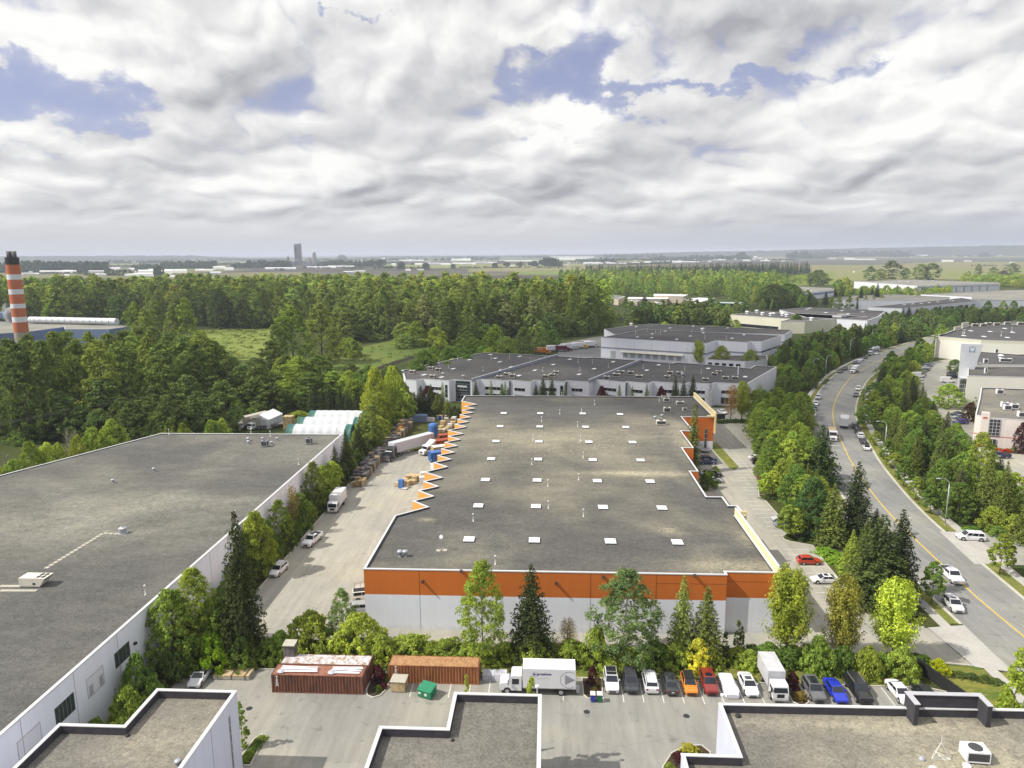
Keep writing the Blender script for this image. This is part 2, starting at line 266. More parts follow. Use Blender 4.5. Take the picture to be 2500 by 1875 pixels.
# ------------------------------------------------------------------ mesh helpers
class MB:
    def __init__(s): s.v = []; s.f = []; s.m = []
    def add(s, vs, fs, m=0):
        o = len(s.v); s.v += [tuple(q) for q in vs]
        for f in fs: s.f.append(tuple(i+o for i in f)); s.m.append(m)
        return s
    def box(s, x0, x1, y0, y1, z0, z1, m=0, top=None):
        vs = [(x0,y0,z0),(x1,y0,z0),(x1,y1,z0),(x0,y1,z0),(x0,y0,z1),(x1,y0,z1),(x1,y1,z1),(x0,y1,z1)]
        s.add(vs, [(0,3,2,1),(0,1,5,4),(1,2,6,5),(2,3,7,6),(3,0,4,7)], m); s.add(vs[4:], [(0,1,2,3)], m if top is None else top); return s
    def hexa(s, vs, m=0): s.add(vs, [(0,3,2,1),(0,1,5,4),(1,2,6,5),(2,3,7,6),(3,0,4,7),(4,5,6,7)], m); return s
    def prism(s, pts, z0, z1, m=0, top=None, cap=True, bottom=False):
        n = len(pts); vs = [(x, y, z0) for x, y in pts]+[(x, y, z1) for x, y in pts]
        s.add(vs, [(i, (i+1) % n, n+(i+1) % n, n+i) for i in range(n)], m)
        if cap: s.add(vs[n:], [tuple(range(n))], m if top is None else top)
        if bottom: s.add(vs[:n], [tuple(range(n))[::-1]], m)
        return s
    def tube(s, a, b, r0, r1=None, n=8, m=0, caps=True):
        a, b = Vector(a), Vector(b); r1 = r0 if r1 is None else r1; d = (b-a).normalized()
        u = d.orthogonal().normalized(); w_ = d.cross(u)
        vs = [a+(u*math.cos(6.2832*i/n)+w_*math.sin(6.2832*i/n))*r0 for i in range(n)]+[b+(u*math.cos(6.2832*i/n)+w_*math.sin(6.2832*i/n))*r1 for i in range(n)]
        fs = [(i, (i+1) % n, n+(i+1) % n, n+i) for i in range(n)]
        if caps: fs += [tuple(range(n, 2*n)), tuple(range(n))[::-1]]
        s.add(vs, fs, m); return s
    def lathe(s, c, prof, n=12, m=0):
        cx, cy, cz = c; o = []
        for r, z in prof: o += [(cx+r*math.cos(6.2832*i/n), cy+r*math.sin(6.2832*i/n), cz+z) for i in range(n)]
        fs = []
        for k in range(len(prof)-1): fs += [(k*n+i, k*n+(i+1) % n, (k+1)*n+(i+1) % n, (k+1)*n+i) for i in range(n)]
        fs.append(tuple((len(prof)-1)*n+i for i in range(n))); s.add(o, fs, m); return s
    def loft(s, rings, m=0, caps=True):
        n = len(rings[0]); o = [p for r in rings for p in r]
        fs = [(k*n+i, k*n+(i+1) % n, (k+1)*n+(i+1) % n, (k+1)*n+i) for k in range(len(rings)-1) for i in range(n)]
        if caps: fs += [tuple(range(n))[::-1], tuple((len(rings)-1)*n+i for i in range(n))]
        s.add(o, fs, m); return s
    def merge(s, q, m=None, off=(0, 0, 0)):
        o = len(s.v); s.v += [(x+off[0], y+off[1], z+off[2]) for x, y, z in q.v]; s.f += [tuple(i+o for i in f) for f in q.f]
        s.m += [(m if m is not None else k) for k in q.m]; return s
    def mesh(s, name, mats, smooth=False):
        me = bpy.data.meshes.new(name); me.from_pydata(s.v, [], s.f)
        for q in mats: me.materials.append(MATS[q])
        if len(mats) > 1: me.polygons.foreach_set('material_index', s.m)
        bm = bmesh.new(); bm.from_mesh(me); bmesh.ops.recalc_face_normals(bm, faces=bm.faces) if not getattr(s, 'flat', False) else None
        bm.to_mesh(me); bm.free()
        if smooth: me.polygons.foreach_set('use_smooth', [True]*len(me.polygons))
        me.update(); return me
    def build(s, name, mats, parent=None, smooth=False, loc=None):
        if isinstance(mats, str): mats = [mats]
        return link(name, s.mesh(name, mats, smooth), parent, loc)
def link(name, data, parent=None, loc=None):
    o = bpy.data.objects.new(name, data); col.objects.link(o)
    if parent is not None: o.parent = parent
    if loc is not None: o.location = loc
    return o
def tag(o, label=None, cat=None, group=None, kind=None):
    if label: o['label'] = label
    if cat: o['category'] = cat
    if group: o['group'] = group
    if kind: o['kind'] = kind
    return o
def thing(name, label, cat, loc=(0, 0, 0), rz=0.0, group=None):
    o = bpy.data.objects.new(name, None); col.objects.link(o); o.location = loc; o.rotation_euler = (0, 0, rz); o.empty_display_size = .5
    return tag(o, label, cat, group)
def local(parent, o):             # geometry given in world coordinates under a thing at a location
    o.parent = parent; o.matrix_parent_inverse = Matrix.Translation(parent.location).inverted(); return o
def copy_tree(o, loc=None, rz=None, label=None, group=None, color=None, scale=None, parent=None):
    c = o.copy(); col.objects.link(c)
    if parent is not None: c.parent = parent
    if loc is not None: c.location = loc
    if rz is not None: c.rotation_euler = (0, 0, rz)
    if scale is not None: c.scale = scale
    if label: c['label'] = label
    if group: c['group'] = group
    if color is not None: c.color = (*color, 1)
    for ch in list(o.children): copy_tree(ch, parent=c, color=color if ch.get('_p') else None)
    return c
def sheet(name, pts, z, m, label=None, kind='structure', **k):
    b = MB(); b.add([(x, y, z) for x, y in pts], [tuple(range(len(pts)))]); b.flat = True
    o = b.build(name, m)
    if o.data.polygons[0].normal.z < 0: o.data.flip_normals()
    tag(o, label, None, None, kind); return o
def strip_mb(b, pts, w, z, m=0, h=None):          # ribbon along a polyline, or raised band when h
    P = [Vector((p[0], p[1], 0)) for p in pts]; L = []; Rr = []
    for i, p in enumerate(P):
        d = (P[min(i+1, len(P)-1)]-P[max(i-1, 0)]).normalized(); n = Vector((-d.y, d.x, 0))*w/2; L.append(p+n); Rr.append(p-n)
    for i in range(len(P)-1):
        q = [Rr[i], Rr[i+1], L[i+1], L[i]]
        if h is None: b.add([(v.x, v.y, z) for v in q], [(0, 1, 2, 3)], m)
        else: b.hexa([(v.x, v.y, z) for v in q]+[(v.x, v.y, z+h) for v in q], m)
    return b
def smooth_line(pts, n=6):
    out = []
    for i in range(len(pts)-1):
        p0 = pts[max(i-1, 0)]; p1 = pts[i]; p2 = pts[i+1]; p3 = pts[min(i+2, len(pts)-1)]
        for k in range(n):
            t = k/n; out.append(tuple(0.5*((2*p1[j])+(-p0[j]+p2[j])*t+(2*p0[j]-5*p1[j]+4*p2[j]-p3[j])*t*t+(-p0[j]+3*p1[j]-3*p2[j]+p3[j])*t**3) for j in (0, 1)))
    return out+[tuple(pts[-1][:2])]
def offset(pts, d):
    P = [Vector((p[0], p[1])) for p in pts]; o = []
    for i, p in enumerate(P):
        t = (P[min(i+1, len(P)-1)]-P[max(i-1, 0)]).normalized(); o.append((p.x-t.y*d, p.y+t.x*d))
    return o
def ordn(i): return ['first','second','third','fourth','fifth','sixth','seventh','eighth','ninth','tenth','eleventh','twelfth','thirteenth','fourteenth','fifteenth','sixteenth','seventeenth','eighteenth','nineteenth','twentieth'][i]
# ------------------------------------------------------------------ setting
asphalt('lot', (0.335, 0.325, 0.285)); asphalt('lot2', (0.275, 0.268, 0.245), 1.0); asphalt('road', (0.240, 0.240, 0.230), 0.9)
asphalt('farlot', (0.16, 0.16, 0.165), .5, .5)
grass('lawn', (0.085, 0.125, 0.022), (0.20, 0.19, 0.045), 0.25); grass('verge', (0.20, 0.19, 0.055), (0.12, 0.15, 0.03), 0.3)
grass('meadow', (0.085, 0.130, 0.028), (0.125, 0.150, 0.036), 0.03, (0.07, 0.075, 0.03)); grass('brightfield', (0.13, 0.165, 0.035), (0.18, 0.215, 0.05), 0.03)
grass('under', (0.030, 0.042, 0.014), (0.055, 0.065, 0.02), 0.06, (0.06, 0.05, 0.03)); grass('bed', (0.045, 0.052, 0.018), (0.075, 0.085, 0.02), 0.4, (0.07, 0.05, 0.03))
grass('tanfield', (0.21, 0.20, 0.085), (0.17, 0.155, 0.075), 0.004); grass('oliveland', (0.17, 0.20, 0.06), (0.20, 0.19, 0.08), 0.003)
grass('darkfield', (0.105, 0.098, 0.075), (0.08, 0.082, 0.062), 0.004); grass('ditch', (0.018, 0.016, 0.012), (0.035, 0.030, 0.02), 0.2)
def farmland():
    m, t, b = newmat('farmland'); p = wpos(t)
    vr = t.new('ShaderNodeTexVoronoi', feature='F1', distance='CHEBYCHEV'); vr.inputs['Scale'].default_value = 1.0; vr.inputs['Randomness'].default_value = 0.8
    t.put(vr.inputs['Vector'], t.v('ADD', t.v('MULTIPLY', p, (1/900, 1/420, 0)), t.v('SCALE', t.comb(t.noise(p, .0006, 2), t.noise(p, .0007, 2), 0.0), sc=.5)))
    s = t.sep(vr.outputs['Color'])
    c = t.mix(t.sm(s[0], .3, .4), (0.085, 0.115, 0.035), (0.16, 0.15, 0.07)); c = t.mix(t.sm(s[1], .6, .65), c, (0.14, 0.19, 0.05)); c = t.mix(t.sm(s[2], .72, .76), c, (0.075, 0.065, 0.055))
    near = t.sm(t.sep(p)[1], 1500, 1150)
    c = t.mix(near, c, t.mix(t.noise(p, .02, 4), (0.035, 0.05, 0.016), (0.07, 0.085, 0.025)))
    t.put(b.inputs['Base Color'], t.v('SCALE', c, sc=t.rng(t.noise(p, .01, 5, .7), .25, .75, .7, 1.3))); b.inputs['Roughness'].default_value = .95; b.inputs['Specular IOR Level'].default_value = .05
farmland()
sheet('ground', [(-40000, -3000), (40000, -3000), (40000, 48000), (-40000, 48000)], -0.08, 'farmland')
sheet('planting_ground', [(-62, 20), (66, 20), (66, 110), (70, 150), (90, 240), (100, 262), (-62, 262)], -0.03, 'bed')
sheet('yard_pavement', [(-50.2, 20), (54, 20), (53, 86.8), (50.4, 87.9), (34, 88.0), (-9, 88.4), (-50.2, 88.6)], 0.0, 'lot2')
sheet('rear_lot_pavement', [(-49.8, 95.6), (30, 95.4), (55.4, 94.1), (60.3, 93.4), (64.3, 91.6), (64.6, 104.5), (58, 103.6), (55.3, 105), (51.3, 112), (51.6, 126), (52.2, 134.8), (48.6, 136.6), (47.9, 139), (49.5, 141), (50.8, 152), (50.7, 160), (50.2, 163.5), (54, 178), (60, 204), (66, 228), (68, 243), (-22, 243), (-24, 203), (-49.8, 199)], 0.0, 'lot')
CEN = [(71, 20), (71.2, 60), (71.4, 90), (71.7, 111), (72.2, 119), (73.0, 128), (74.1, 140), (75.4, 152), (78.3, 169), (83.4, 192), (88.6, 211), (94.8, 233), (104.2, 259), (119.2, 291.5), (137.3, 325.5), (150, 345.5), (168, 371.5), (200, 412), (245, 462), (300, 520), (420, 620), (600, 760)]
CS = smooth_line(CEN, 6)
def ribbon(name, pts, d0, d1, z, m, kind='structure'):
    A = offset(pts, d0); B = offset(pts, d1); b = MB()
    for i in range(len(A)-1): b.add([(*A[i], z), (*A[i+1], z), (*B[i+1], z), (*B[i], z)], [(0, 1, 2, 3)])
    o = b.build(name, m)
    if o.data.polygons[0].normal.z < 0: o.data.flip_normals()
    return tag(o, kind=kind)
ribbon('road', CS, -7.2, 7.2, 0.008, 'road')
ribbon('road_line', CS, -0.13, 0.13, 0.014, 'yellow_line')
def band(name, pts, d0, d1, z0, z1, m, cuts=()):
    A = offset(pts, d0); B = offset(pts, d1); b = MB()
    for i in range(len(A)-1):
        y = (A[i][1]+A[i+1][1])/2
        if any(c0 < y < c1 for c0, c1 in cuts): continue
        b.hexa([(*A[i], z0), (*A[i+1], z0), (*B[i+1], z0), (*B[i], z0), (*A[i], z1), (*A[i+1], z1), (*B[i+1], z1), (*B[i], z1)])
    return tag(b.build(name, m), kind='structure')
CF = smooth_line(CEN, 14)
cutR = [(127, 143)]; cutL = [(92, 105), (310, 322)]
band('road_kerb', CF, -7.2, -7.75, -0.02, 0.12, 'kerb', cutR); band('road_kerb', CF, 7.2, 7.75, -0.02, 0.12, 'kerb', cutL)
band('grass_verge', CF, -7.75, -9.9, -0.02, 0.10, 'verge', cutR); band('sidewalk', CF, -9.9, -11.7, -0.02, 0.13, 'concrete', ())
band('grass_verge', CF, 7.75, 9.3, -0.02, 0.10, 'verge', cutL); band('sidewalk', CF, 9.3, 10.9, -0.02, 0.11, 'concrete', ())
sheet('driveway_apron', [(79.0, 127.2), (80.9, 143), (87, 143), (85, 127.2)], 0.022, 'concrete')
sheet('driveway_apron', [(63.9, 92), (59.5, 93), (58.5, 103.6), (64.4, 104.5)], 0.125, 'concrete')
sheet('side_lane', [(84, 127.2), (86, 143), (118, 141), (118, 126)], 0.0, 'lot')
sheet('court_pavement', [(44, 243), (70, 243), (78, 262), (44, 262)], 0.0, 'lot2')
RL = [G('4', 1330, 1135), G('4', 1690, 1075), G('4', 1700, 1400), (131, 215), (131, 206), (170, 195), (170, 130), (118, 126), (112, 150), (108, 175), G('8', 1500, 250), G('4', 1400, 1580), G('4', 1270, 1430), G('4', 1240, 1250)]
sheet('east_lot_pavement', RL, 0.004, 'lot')
sheet('far_yard_pavement', [G('3', 560, 1080), G('3', 560, 1000), G('3', 640, 950), G('3', 930, 900), G('3', 1000, 960), (80, 365), (60, 290)], 0.0, 'farlot')
sheet('meadow', [G('2', *q) for q in [(600, 1130), (980, 990), (1300, 925), (1600, 890), (1680, 950), (1560, 1010), (1250, 1110), (960, 1240), (680, 1240), (300, 1280), (200, 1200)]], -0.04, 'meadow')
sheet('bright_field', [G('2', *q) for q in [(-420, 850), (240, 835), (330, 1090), (-330, 1110)]], -0.036, 'brightfield')
o = ribbon('ditch', smooth_line([G('2', *q) for q in [(1680, 1005), (1500, 1060), (1400, 1085), (1280, 1118), (1100, 1180), (940, 1235)]], 5), -2.5, 2.5, -0.03, 'ditch')
for n, t_, z, m in [('field', [('F6', -800, 292), ('F6', 2400, 268), ('F6', 2400, 300), ('F6', -800, 318)], -.06, 'tanfield'),
                 ('field', [('F6', -1600, 318), ('F6', 2400, 305), ('F6', 2400, 340), ('F6', 1300, 350), ('F6', 600, 385), ('F6', -1600, 385)], -.058, 'darkfield'),
                 ('field', [('F6', -400, 386), ('F6', 600, 386), ('F6', 1300, 352), ('F6', 2600, 352), ('F6', 2700, 425), ('F6', 0, 450), ('F6', -500, 440)], -.056, 'tanfield'),
                 ('field', [('F6', -900, 440), ('F6', 0, 450), ('F6', 2700, 425), ('F6', 2900, 520), ('F6', 0, 560), ('F6', -900, 560)], -.054, 'oliveland'),
                 ('field', [('F5', 800, 560), ('F5', 2300, 540), ('F5', 2300, 720), ('F5', 700, 720)], -.05, 'brightfield'),
                 ('field', [('F4', -300, 402), ('F4', 500, 380), ('F4', 1400, 372), ('F4', 1400, 420), ('F4', -300, 440)], -.056, 'tanfield'),
                 ('field', [('F1', 1450, 625), ('F2', 700, 600), ('F2', 700, 690), ('F1', 1450, 720)], -.056, 'tanfield'),
                 ('field', [('F3', -300, 440), ('F3', 1200, 430), ('F3', 2400, 395), ('F3', 2400, 470), ('F3', -300, 480)], -.06, 'darkfield'),
                 ('field', [('F3', 950, 345), ('F4', 1200, 335), ('F4', 1200, 372), ('F3', 950, 395)], -.062, 'oliveland')]:
    sheet(n, [G(*q) for q in t_], z, m)
sheet('lawn', [(53.2, 86.8), (54.5, 93.6), (60.4, 93.2), (60.3, 70), (53.2, 70)], 0.03, 'lawn')
sheet('lawn', [(48.6, 206), (50.2, 212), (51.5, 212), (51.6, 187), (49.9, 184.5), (48.8, 186)], 0.03, 'lawn')
sheet('grass_bank', [(-9, 88.45), (34, 88.1), (50.4, 88.0), (50.6, 91.5), (-9, 91.5)], -0.01, 'lawn')
# yard and lot markings, kerbs
def markings(name, segs, w=0.11, z=0.006, m='marking'):
    b = MB(); b.flat = True
    for (x0, y0), (x1, y1) in segs: strip_mb(b, [(x0, y0), (x1, y1)], w, z)
    o = b.build(name, m)
    bm = bmesh.new(); bm.from_mesh(o.data)
    for f in bm.faces:
        if f.normal.z < 0: f.normal_flip()
    bm.to_mesh(o.data); bm.free(); return tag(o, kind='structure')
xs = [-17.9, -15.35, -12.8, -10.2, -7.6, -5.0, -2.4, 2.2] + [7.42+2.575*i for i in range(12)] + [41.9, 44.4, 46.9, 49.4]
markings('parking_lines', [((x, 83.3), (x, 87.9)) for x in xs])
right = [(46.2, 110.0), (46.0, 112.4), (45.8, 114.8), (45.7, 117.2), (45.7, 119.7), (45.7, 122.3), (46.0, 125.0), (46.1, 127.6), (46.2, 130.2), (46.6, 132.8)]
markings('parking_lines', [(q, (51.0, q[1])) for q in right] + [((46.2, 139.5+2.55*i), (50.4, 139.5+2.55*i)) for i in range(9)] + [((47.5+.22*i, 165+2.55*i), (52+.28*i, 165+2.55*i)) for i in range(16)])
tips = [127.3, 133.4, 139.4, 145.3, 153.1, 159.1, 165.0, 170.9, 177.0, 183.0, 190.6, 196.6, 202.5, 208.5, 214.4, 220.3]
markings('dock_lines', [((-24.4, t-1.2), (-33.0, t-6.2)) for t in tips[:12]] + [((-28.2, y), (-31.0, y-1.3)) for y in (102.5, 107, 111.5, 116, 120.5)], 0.14)
markings('lane_lines', [(G('R2', 900, 60), G('R2', 930, 110)), (G('R2', 1020, 260), G('R2', 1475, 710)), (G('R2', 1870, 1010), G('R2', 2150, 1240)), (G('8', 590, 303), G('8', 655, 305)), (G('8', 1190, 912), G('8', 1262, 912))], 0.25, 0.02)
def kerb_line(pts, w=0.16, h=0.13): 
    b = MB(); strip_mb(b, pts, w, -0.01, 0, h+0.01); return tag(b.build('kerb', 'kerb'), kind='structure')
kerb_line([(-50.2, 88.68), (-9, 88.48), (34, 88.1), (50.4, 88.0), (53.1, 86.9)]); kerb_line([(-49.8, 95.6), (-49.85, 199)], .22, .16)
kerb_line([(-49.8, 95.5), (30, 95.3), (55.4, 94.0), (60.3, 93.3)])
kerb_line([(58, 103.7), (55.3, 105.1), (51.4, 112), (51.7, 126), (52.3, 134.8), (48.6, 136.6), (47.7, 137.6), (47.9, 139), (49.5, 141), (50.8, 152), (50.8, 160), (50.2, 163.5), (54, 178), (60, 204), (66, 228), (68, 243)])
mh = MB()
for x, y in [(5.1, 81.1), (17.5, 80.8), (-37.9, 80.0), (45.2, 119.3)]: mh.prism([(x+.42*math.cos(a/12*6.283), y+.42*math.sin(a/12*6.283)) for a in range(12)], 0.001, 0.012)
tag(mh.build('manhole_covers', 'rubber_dark'), kind='structure')
# ------------------------------------------------------------------ buildings
def inset(pts, d):
    n = len(pts); P = [Vector(p) for p in pts]; out = []
    area = sum(P[i].x*P[(i+1) % n].y-P[(i+1) % n].x*P[i].y for i in range(n)); sg = 1 if area > 0 else -1
    for i in range(n):
        a, b, c = P[i-1], P[i], P[(i+1) % n]; d1 = (b-a).normalized(); d2 = (c-b).normalized()
        n1 = Vector((-d1.y, d1.x))*sg; n2 = Vector((-d2.y, d2.x))*sg; k = n1+n2; k = k/max(0.25, (k.dot(n1))); out.append((b.x+k.x*d, b.y+k.y*d))
    return out
def ring(b, A, B, za, zb, m=0):
    n = len(A)
    for i in range(n):
        j = (i+1) % n; b.add([(*A[i], za), (*A[j], za), (*B[j], zb), (*B[i], zb)], [(0, 1, 2, 3)], m)
def building(name, label, pts, top, roofz, roofm, bands=((0, None, 'wallwhite'),), edge=None, joints=7.6, jm='walljoint', cop='coping', inner='parapet_in', th=0.3, cat='building', group=None, copw=0.0):
    c = pts[0]; root = thing(name, label, cat, (c[0], c[1], 0), group=group)
    mats = []; b = MB(); b.flat = False
    def mi(q):
        if q not in mats: mats.append(q)
        return mats.index(q)
    n = len(pts)
    area = sum(pts[i][0]*pts[(i+1) % n][1]-pts[(i+1) % n][0]*pts[i][1] for i in range(n))
    if area < 0: pts = pts[::-1]
    for i in range(n):
        j = (i+1) % n; bs = edge(i, pts[i], pts[j]) if edge else None; bs = bs or bands
        A, B = Vector(pts[i]), Vector(pts[j]); L = (B-A).length; d = (B-A)/L; nn = Vector((d.y, -d.x))
        for z0, z1, mm in bs: b.add([(*A, z0), (*B, z0), (*B, z1 or top), (*A, z1 or top)], [(0, 1, 2, 3)], mi(mm))
        if joints and L > joints*1.3:
            k = max(1, round(L/joints))
            for q in range(1, k):
                p = A+d*(L*q/k); a0 = p-d*.03; a1 = p+d*.03; o0 = a0+nn*.012; o1 = a1+nn*.012
                b.hexa([(*a0, 0), (*a1, 0), (*o1, 0), (*o0, 0), (*a0, top-.05), (*a1, top-.05), (*o1, top-.05), (*o0, top-.05)], mi(jm))
    I = inset(pts, th)
    w = b.build('wall', mats); local(root, w)
    p = MB(); ring(p, I, I, roofz-.05, top); local(root, p.build('parapet', inner))
    q = MB(); O = inset(pts, -.05-copw); I2 = inset(pts, th+.03); ring(q, O, I2, top+.05, top+.05); ring(q, O, O, top-.10, top+.05); ring(q, I2, I2, top-.04, top+.05); local(root, q.build('coping', cop))
    r = MB(); r.add([(*x, roofz) for x in inset(pts, th-.05)], [tuple(range(n))]); r.flat = True; ro = r.build('roof', roofm)
    if ro.data.polygons[0].normal.z < 0: ro.data.flip_normals()
    local(root, ro); root['_roof'] = ro.name
    return root, ro
def window(root, A, B, z0, z1, nx=1, nz=1, glass='glass', frame='copinggrey', name='window', out=0.03, shade=None, fw=.05):
    A = Vector(A); B = Vector(B); L = (B-A).length; d = (B-A)/L; nn = Vector((d.y, -d.x)); s = 1
    def bx(b, u0, u1, v0, v1, t): 
        a0 = A+d*u0; a1 = A+d*u1; b.hexa([(*(a0-nn*.05), v0), (*(a1-nn*.05), v0), (*(a1+nn*t), v0), (*(a0+nn*t), v0), (*(a0-nn*.05), v1), (*(a1-nn*.05), v1), (*(a1+nn*t), v1), (*(a0+nn*t), v1)])
    g = MB(); bx(g, 0, L, z0, z1, out); go = g.build(name, glass); local(root, go)
    f = MB(); w = fw
    for i in range(nx+1): u = L*i/nx; bx(f, max(0, u-w), min(L, u+w), z0, z1, out+.03)
    for i in range(nz+1): v = z0+(z1-z0)*i/nz; bx(f, 0, L, max(z0-.04, v-w), min(z1+.04, v+w), out+.035)
    fo = f.build('frame', frame); fo.parent = go; fo.matrix_parent_inverse = Matrix.Identity(4); fo.location = (0, 0, 0)
    if shade:
        sh = MB(); bx(sh, 0, L, z1-shade, z1, out+.02); so = sh.build('blind', 'wallblue'); so.parent = go
    return go
# shared rooftop parts
def sky_mesh(w_, l_, h=.34):
    b = MB(); b.box(-w_/2-.06, w_/2+.06, -l_/2-.06, l_/2+.06, 0, h*.55, 1)
    x, y = w_/2, l_/2; b.add([(-x-.1, -y-.1, h*.55), (x+.1, -y-.1, h*.55), (x+.1, y+.1, h*.55), (-x-.1, y+.1, h*.55), (-x-.1, -y-.1, h*.75), (x+.1, -y-.1, h*.75), (x+.1, y+.1, h*.75), (-x-.1, y+.1, h*.75), (-x+.2, -y+.2, h), (x-.2, -y+.2, h), (x-.2, y-.2, h), (-x+.2, y-.2, h)],
        [(0, 1, 5, 4), (1, 2, 6, 5), (2, 3, 7, 6), (3, 0, 4, 7), (4, 5, 9, 8), (5, 6, 10, 9), (6, 7, 11, 10), (7, 4, 8, 11), (8, 9, 10, 11)], 0)
    return b.mesh('skylight', ['skylight', 'curbdark'])
SKY = sky_mesh(1.65, 1.9); SKYS = sky_mesh(1.3, 2.6)
pv = MB(); pv.lathe((0, 0, 0), [(.16, 0), (.10, .12), (.075, .14), (.075, 1.25), (.14, 1.27), (.15, 1.42), (.08, 1.5), (.01, 1.5)], 8)
PIPE = pv.mesh('vent_pipe', ['pvc'], True)
tv = MB(); tv.lathe((0, 0, 0), [(.26, 0), (.22, .1), (.22, .5), (.40, .55), (.42, .85), (.30, .98), (.02, 1.02)], 12)
TURB = tv.mesh('roof_ventilator', ['galv'], True)
mv = MB(); mv.lathe((0, 0, 0), [(.75, 0), (.6, .35), (.45, .6), (.95, .65), (.9, .95), (.4, 1.15), (.02, 1.2)], 12)
MUSH = mv.mesh('roof_fan', ['white_paint'], True)
def put(ro, mesh, name, pts, sc=1.0, rz=0.0):
    for p in pts:
        o = link(name, mesh, ro); o.location = p if len(p) == 3 else (*p, ro['_z']); o.scale = (sc,)*3; o.rotation_euler = (0, 0, rz)
        o.matrix_parent_inverse = Matrix.Translation(ro.matrix_world.translation).inverted()
def roof_pts(t, pts, z): return [G(t, x, y, z) for x, y in pts]
def unit_mesh(L=2.2, W=1.5, H=1.2, fans=1, m='unitbeige'):
    r = MB(); r.box(-L/2, L/2, -W/2, W/2, .18, H); a = MB(); a.box(-L/2+.1, L/2-.1, -W/2-.004, -W/2+.02, .35, H-.15); a.box(-L/2+.15, L/2-.15, -W/2+.1, W/2-.1, 0, .18)
    a.box(L/2-.02, L/2+.006, -W/2+.15, W/2-.15, .35, H-.15)
    f = MB()
    for i in range(fans): f.lathe((-L/4+i*L/2/max(1, fans-1) if fans > 1 else 0, 0, H), [(.42*min(W, 1.5), 0), (.42*min(W, 1.5), .05), (.1, .07)], 12)
    return r.mesh('casing', [m]), a.mesh('grille', ['unitgrill']), f.mesh('fan', ['unitgrill'])
UM = {}
def unit(label, P, z, rz=0.0, L=2.2, W=1.5, H=1.2, fans=1, m='unitbeige', group='air handling units on the roofs', sc=1.0):
    k = (L, W, H, fans, m)
    if k not in UM: UM[k] = unit_mesh(*k)
    t = thing('rooftop_unit', label, 'air conditioner', (P[0], P[1], z), rz, group); t.scale = (sc,)*3
    link('casing', UM[k][0], t); link('grille', UM[k][1], t); link('fan', UM[k][2], t); return t
def area_light_dummy(): pass
gravel('roof_main', (0.094, 0.091, 0.084), (0.34, 0.31, 0.215), [(20, 150.5, 11, 1.8, .75), (36, 175, 3.5, 22, .55), (29, 104, 8, 2.6, .5), (0, 172, 30, 16, .28), (20, 188, 22, 10, .25), (21, 118, 2.0, 1.8, .5), (34, 115, 2, 3, .5), (-22, 121.5, 1.6, 1.0, .6), (-10, 220, 50, 9, -.4)], patch=.30)
gravel('roof_left', (0.098, 0.096, 0.089), (0.30, 0.285, 0.225), [(-105, 116, 34, 7, .4), (-78, 128, 20, 6, .45), (-60, 160, 14, 8, .25), (-88, 63, 14, 1.6, .45)], patch=.30)
gravel('roof_front', (0.150, 0.141, 0.123), (0.36, 0.33, 0.235), [(43, 61, 9, 4, .6), (30, 67.5, 20, 1.2, .35), (-40, 61, 4, 3, .3)], patch=.35)
gravel('roof_far', (0.078, 0.076, 0.077), (0.17, 0.155, 0.12), [], patch=.25); gravel('roof_pale', (0.20, 0.195, 0.17), (0.30, 0.29, 0.24), [], patch=.5)
ZR = 9.45
SPLIT = hit('6', 1300, 1562, Y=100.2).z
def saw():
    p = [(-27.9, 100.2), (-27.9, 122.6), (-22.7, 127.3)]
    for a, b in zip(tips[:-1], tips[1:]): p += [(-26.1-(0.9 if b-a > 7 else 0), (a+b)/2+(.15 if b-a < 7 else -.2)), (-22.7, b)]
    return p+[(-27.9, 225.3), (-27.9, 234.3)]
mainp = [(26.8, 100.2), *saw(), (48.5, 234.3), (48.5, 204.5), (39.2, 204.5), (39.2, 187.5), (35.9, 187.5), (35.9, 170.6), (33.1, 170.6), (33.1, 151.4), (31.3, 151.4), (31.3, 134.9), (34.4, 134.9), (34.4, 130), (36.0, 130), (36.0, 124.6), (34.3, 124.6), (34.3, 101.2), (26.8, 101.2)]
def main_edge(i, a, b):
    d = Vector(b)-Vector(a)
    if abs(d.y) < .3 and a[1] < 102: return [(0, SPLIT, 'wallblue'), (SPLIT, None, 'orange_front')]
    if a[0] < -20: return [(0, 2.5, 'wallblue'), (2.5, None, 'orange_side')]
    return [(0, 2.5, 'wallblue'), (2.5, None, 'orange_front')]
main_b, main_r = building('warehouse', 'long warehouse with orange and white walls, saw-toothed loading side and skylights', mainp, 9.8, ZR, 'roof_main', edge=main_edge, joints=0, cop='coping', th=.28)
main_r['_z'] = ZR
for x in (-19.4, -10.8, -1.9, 6.6, 16.4): jb = MB(); jb.box(x-.02, x+.02, 100.18, 100.2, SPLIT, 9.65, 0); jb.box(x-.02, x+.02, 100.18, 100.2, 0, SPLIT, 1); local(main_b, jb.build('panel_joint', ['orangejoint', 'walljoint']))
for x0, x1, z in ((16.4, 26.8, SPLIT+2.6), (26.8, 34.3, SPLIT+2.6)): jb = MB(); jb.box(x0, x1, (100.18 if x0 < 20 else 101.18), (100.2 if x0 < 20 else 101.2), z, z+.03, 0); local(main_b, jb.build('panel_joint', 'orangejoint'))
for x in (-8.9, 8.4): 
    A = (x, 100.19); window(main_b, A, (x+1.0, 100.19), 0.05, 2.2, 1, 1, 'wallblue', 'copinggrey', 'door', 0.01)
lb = MB()
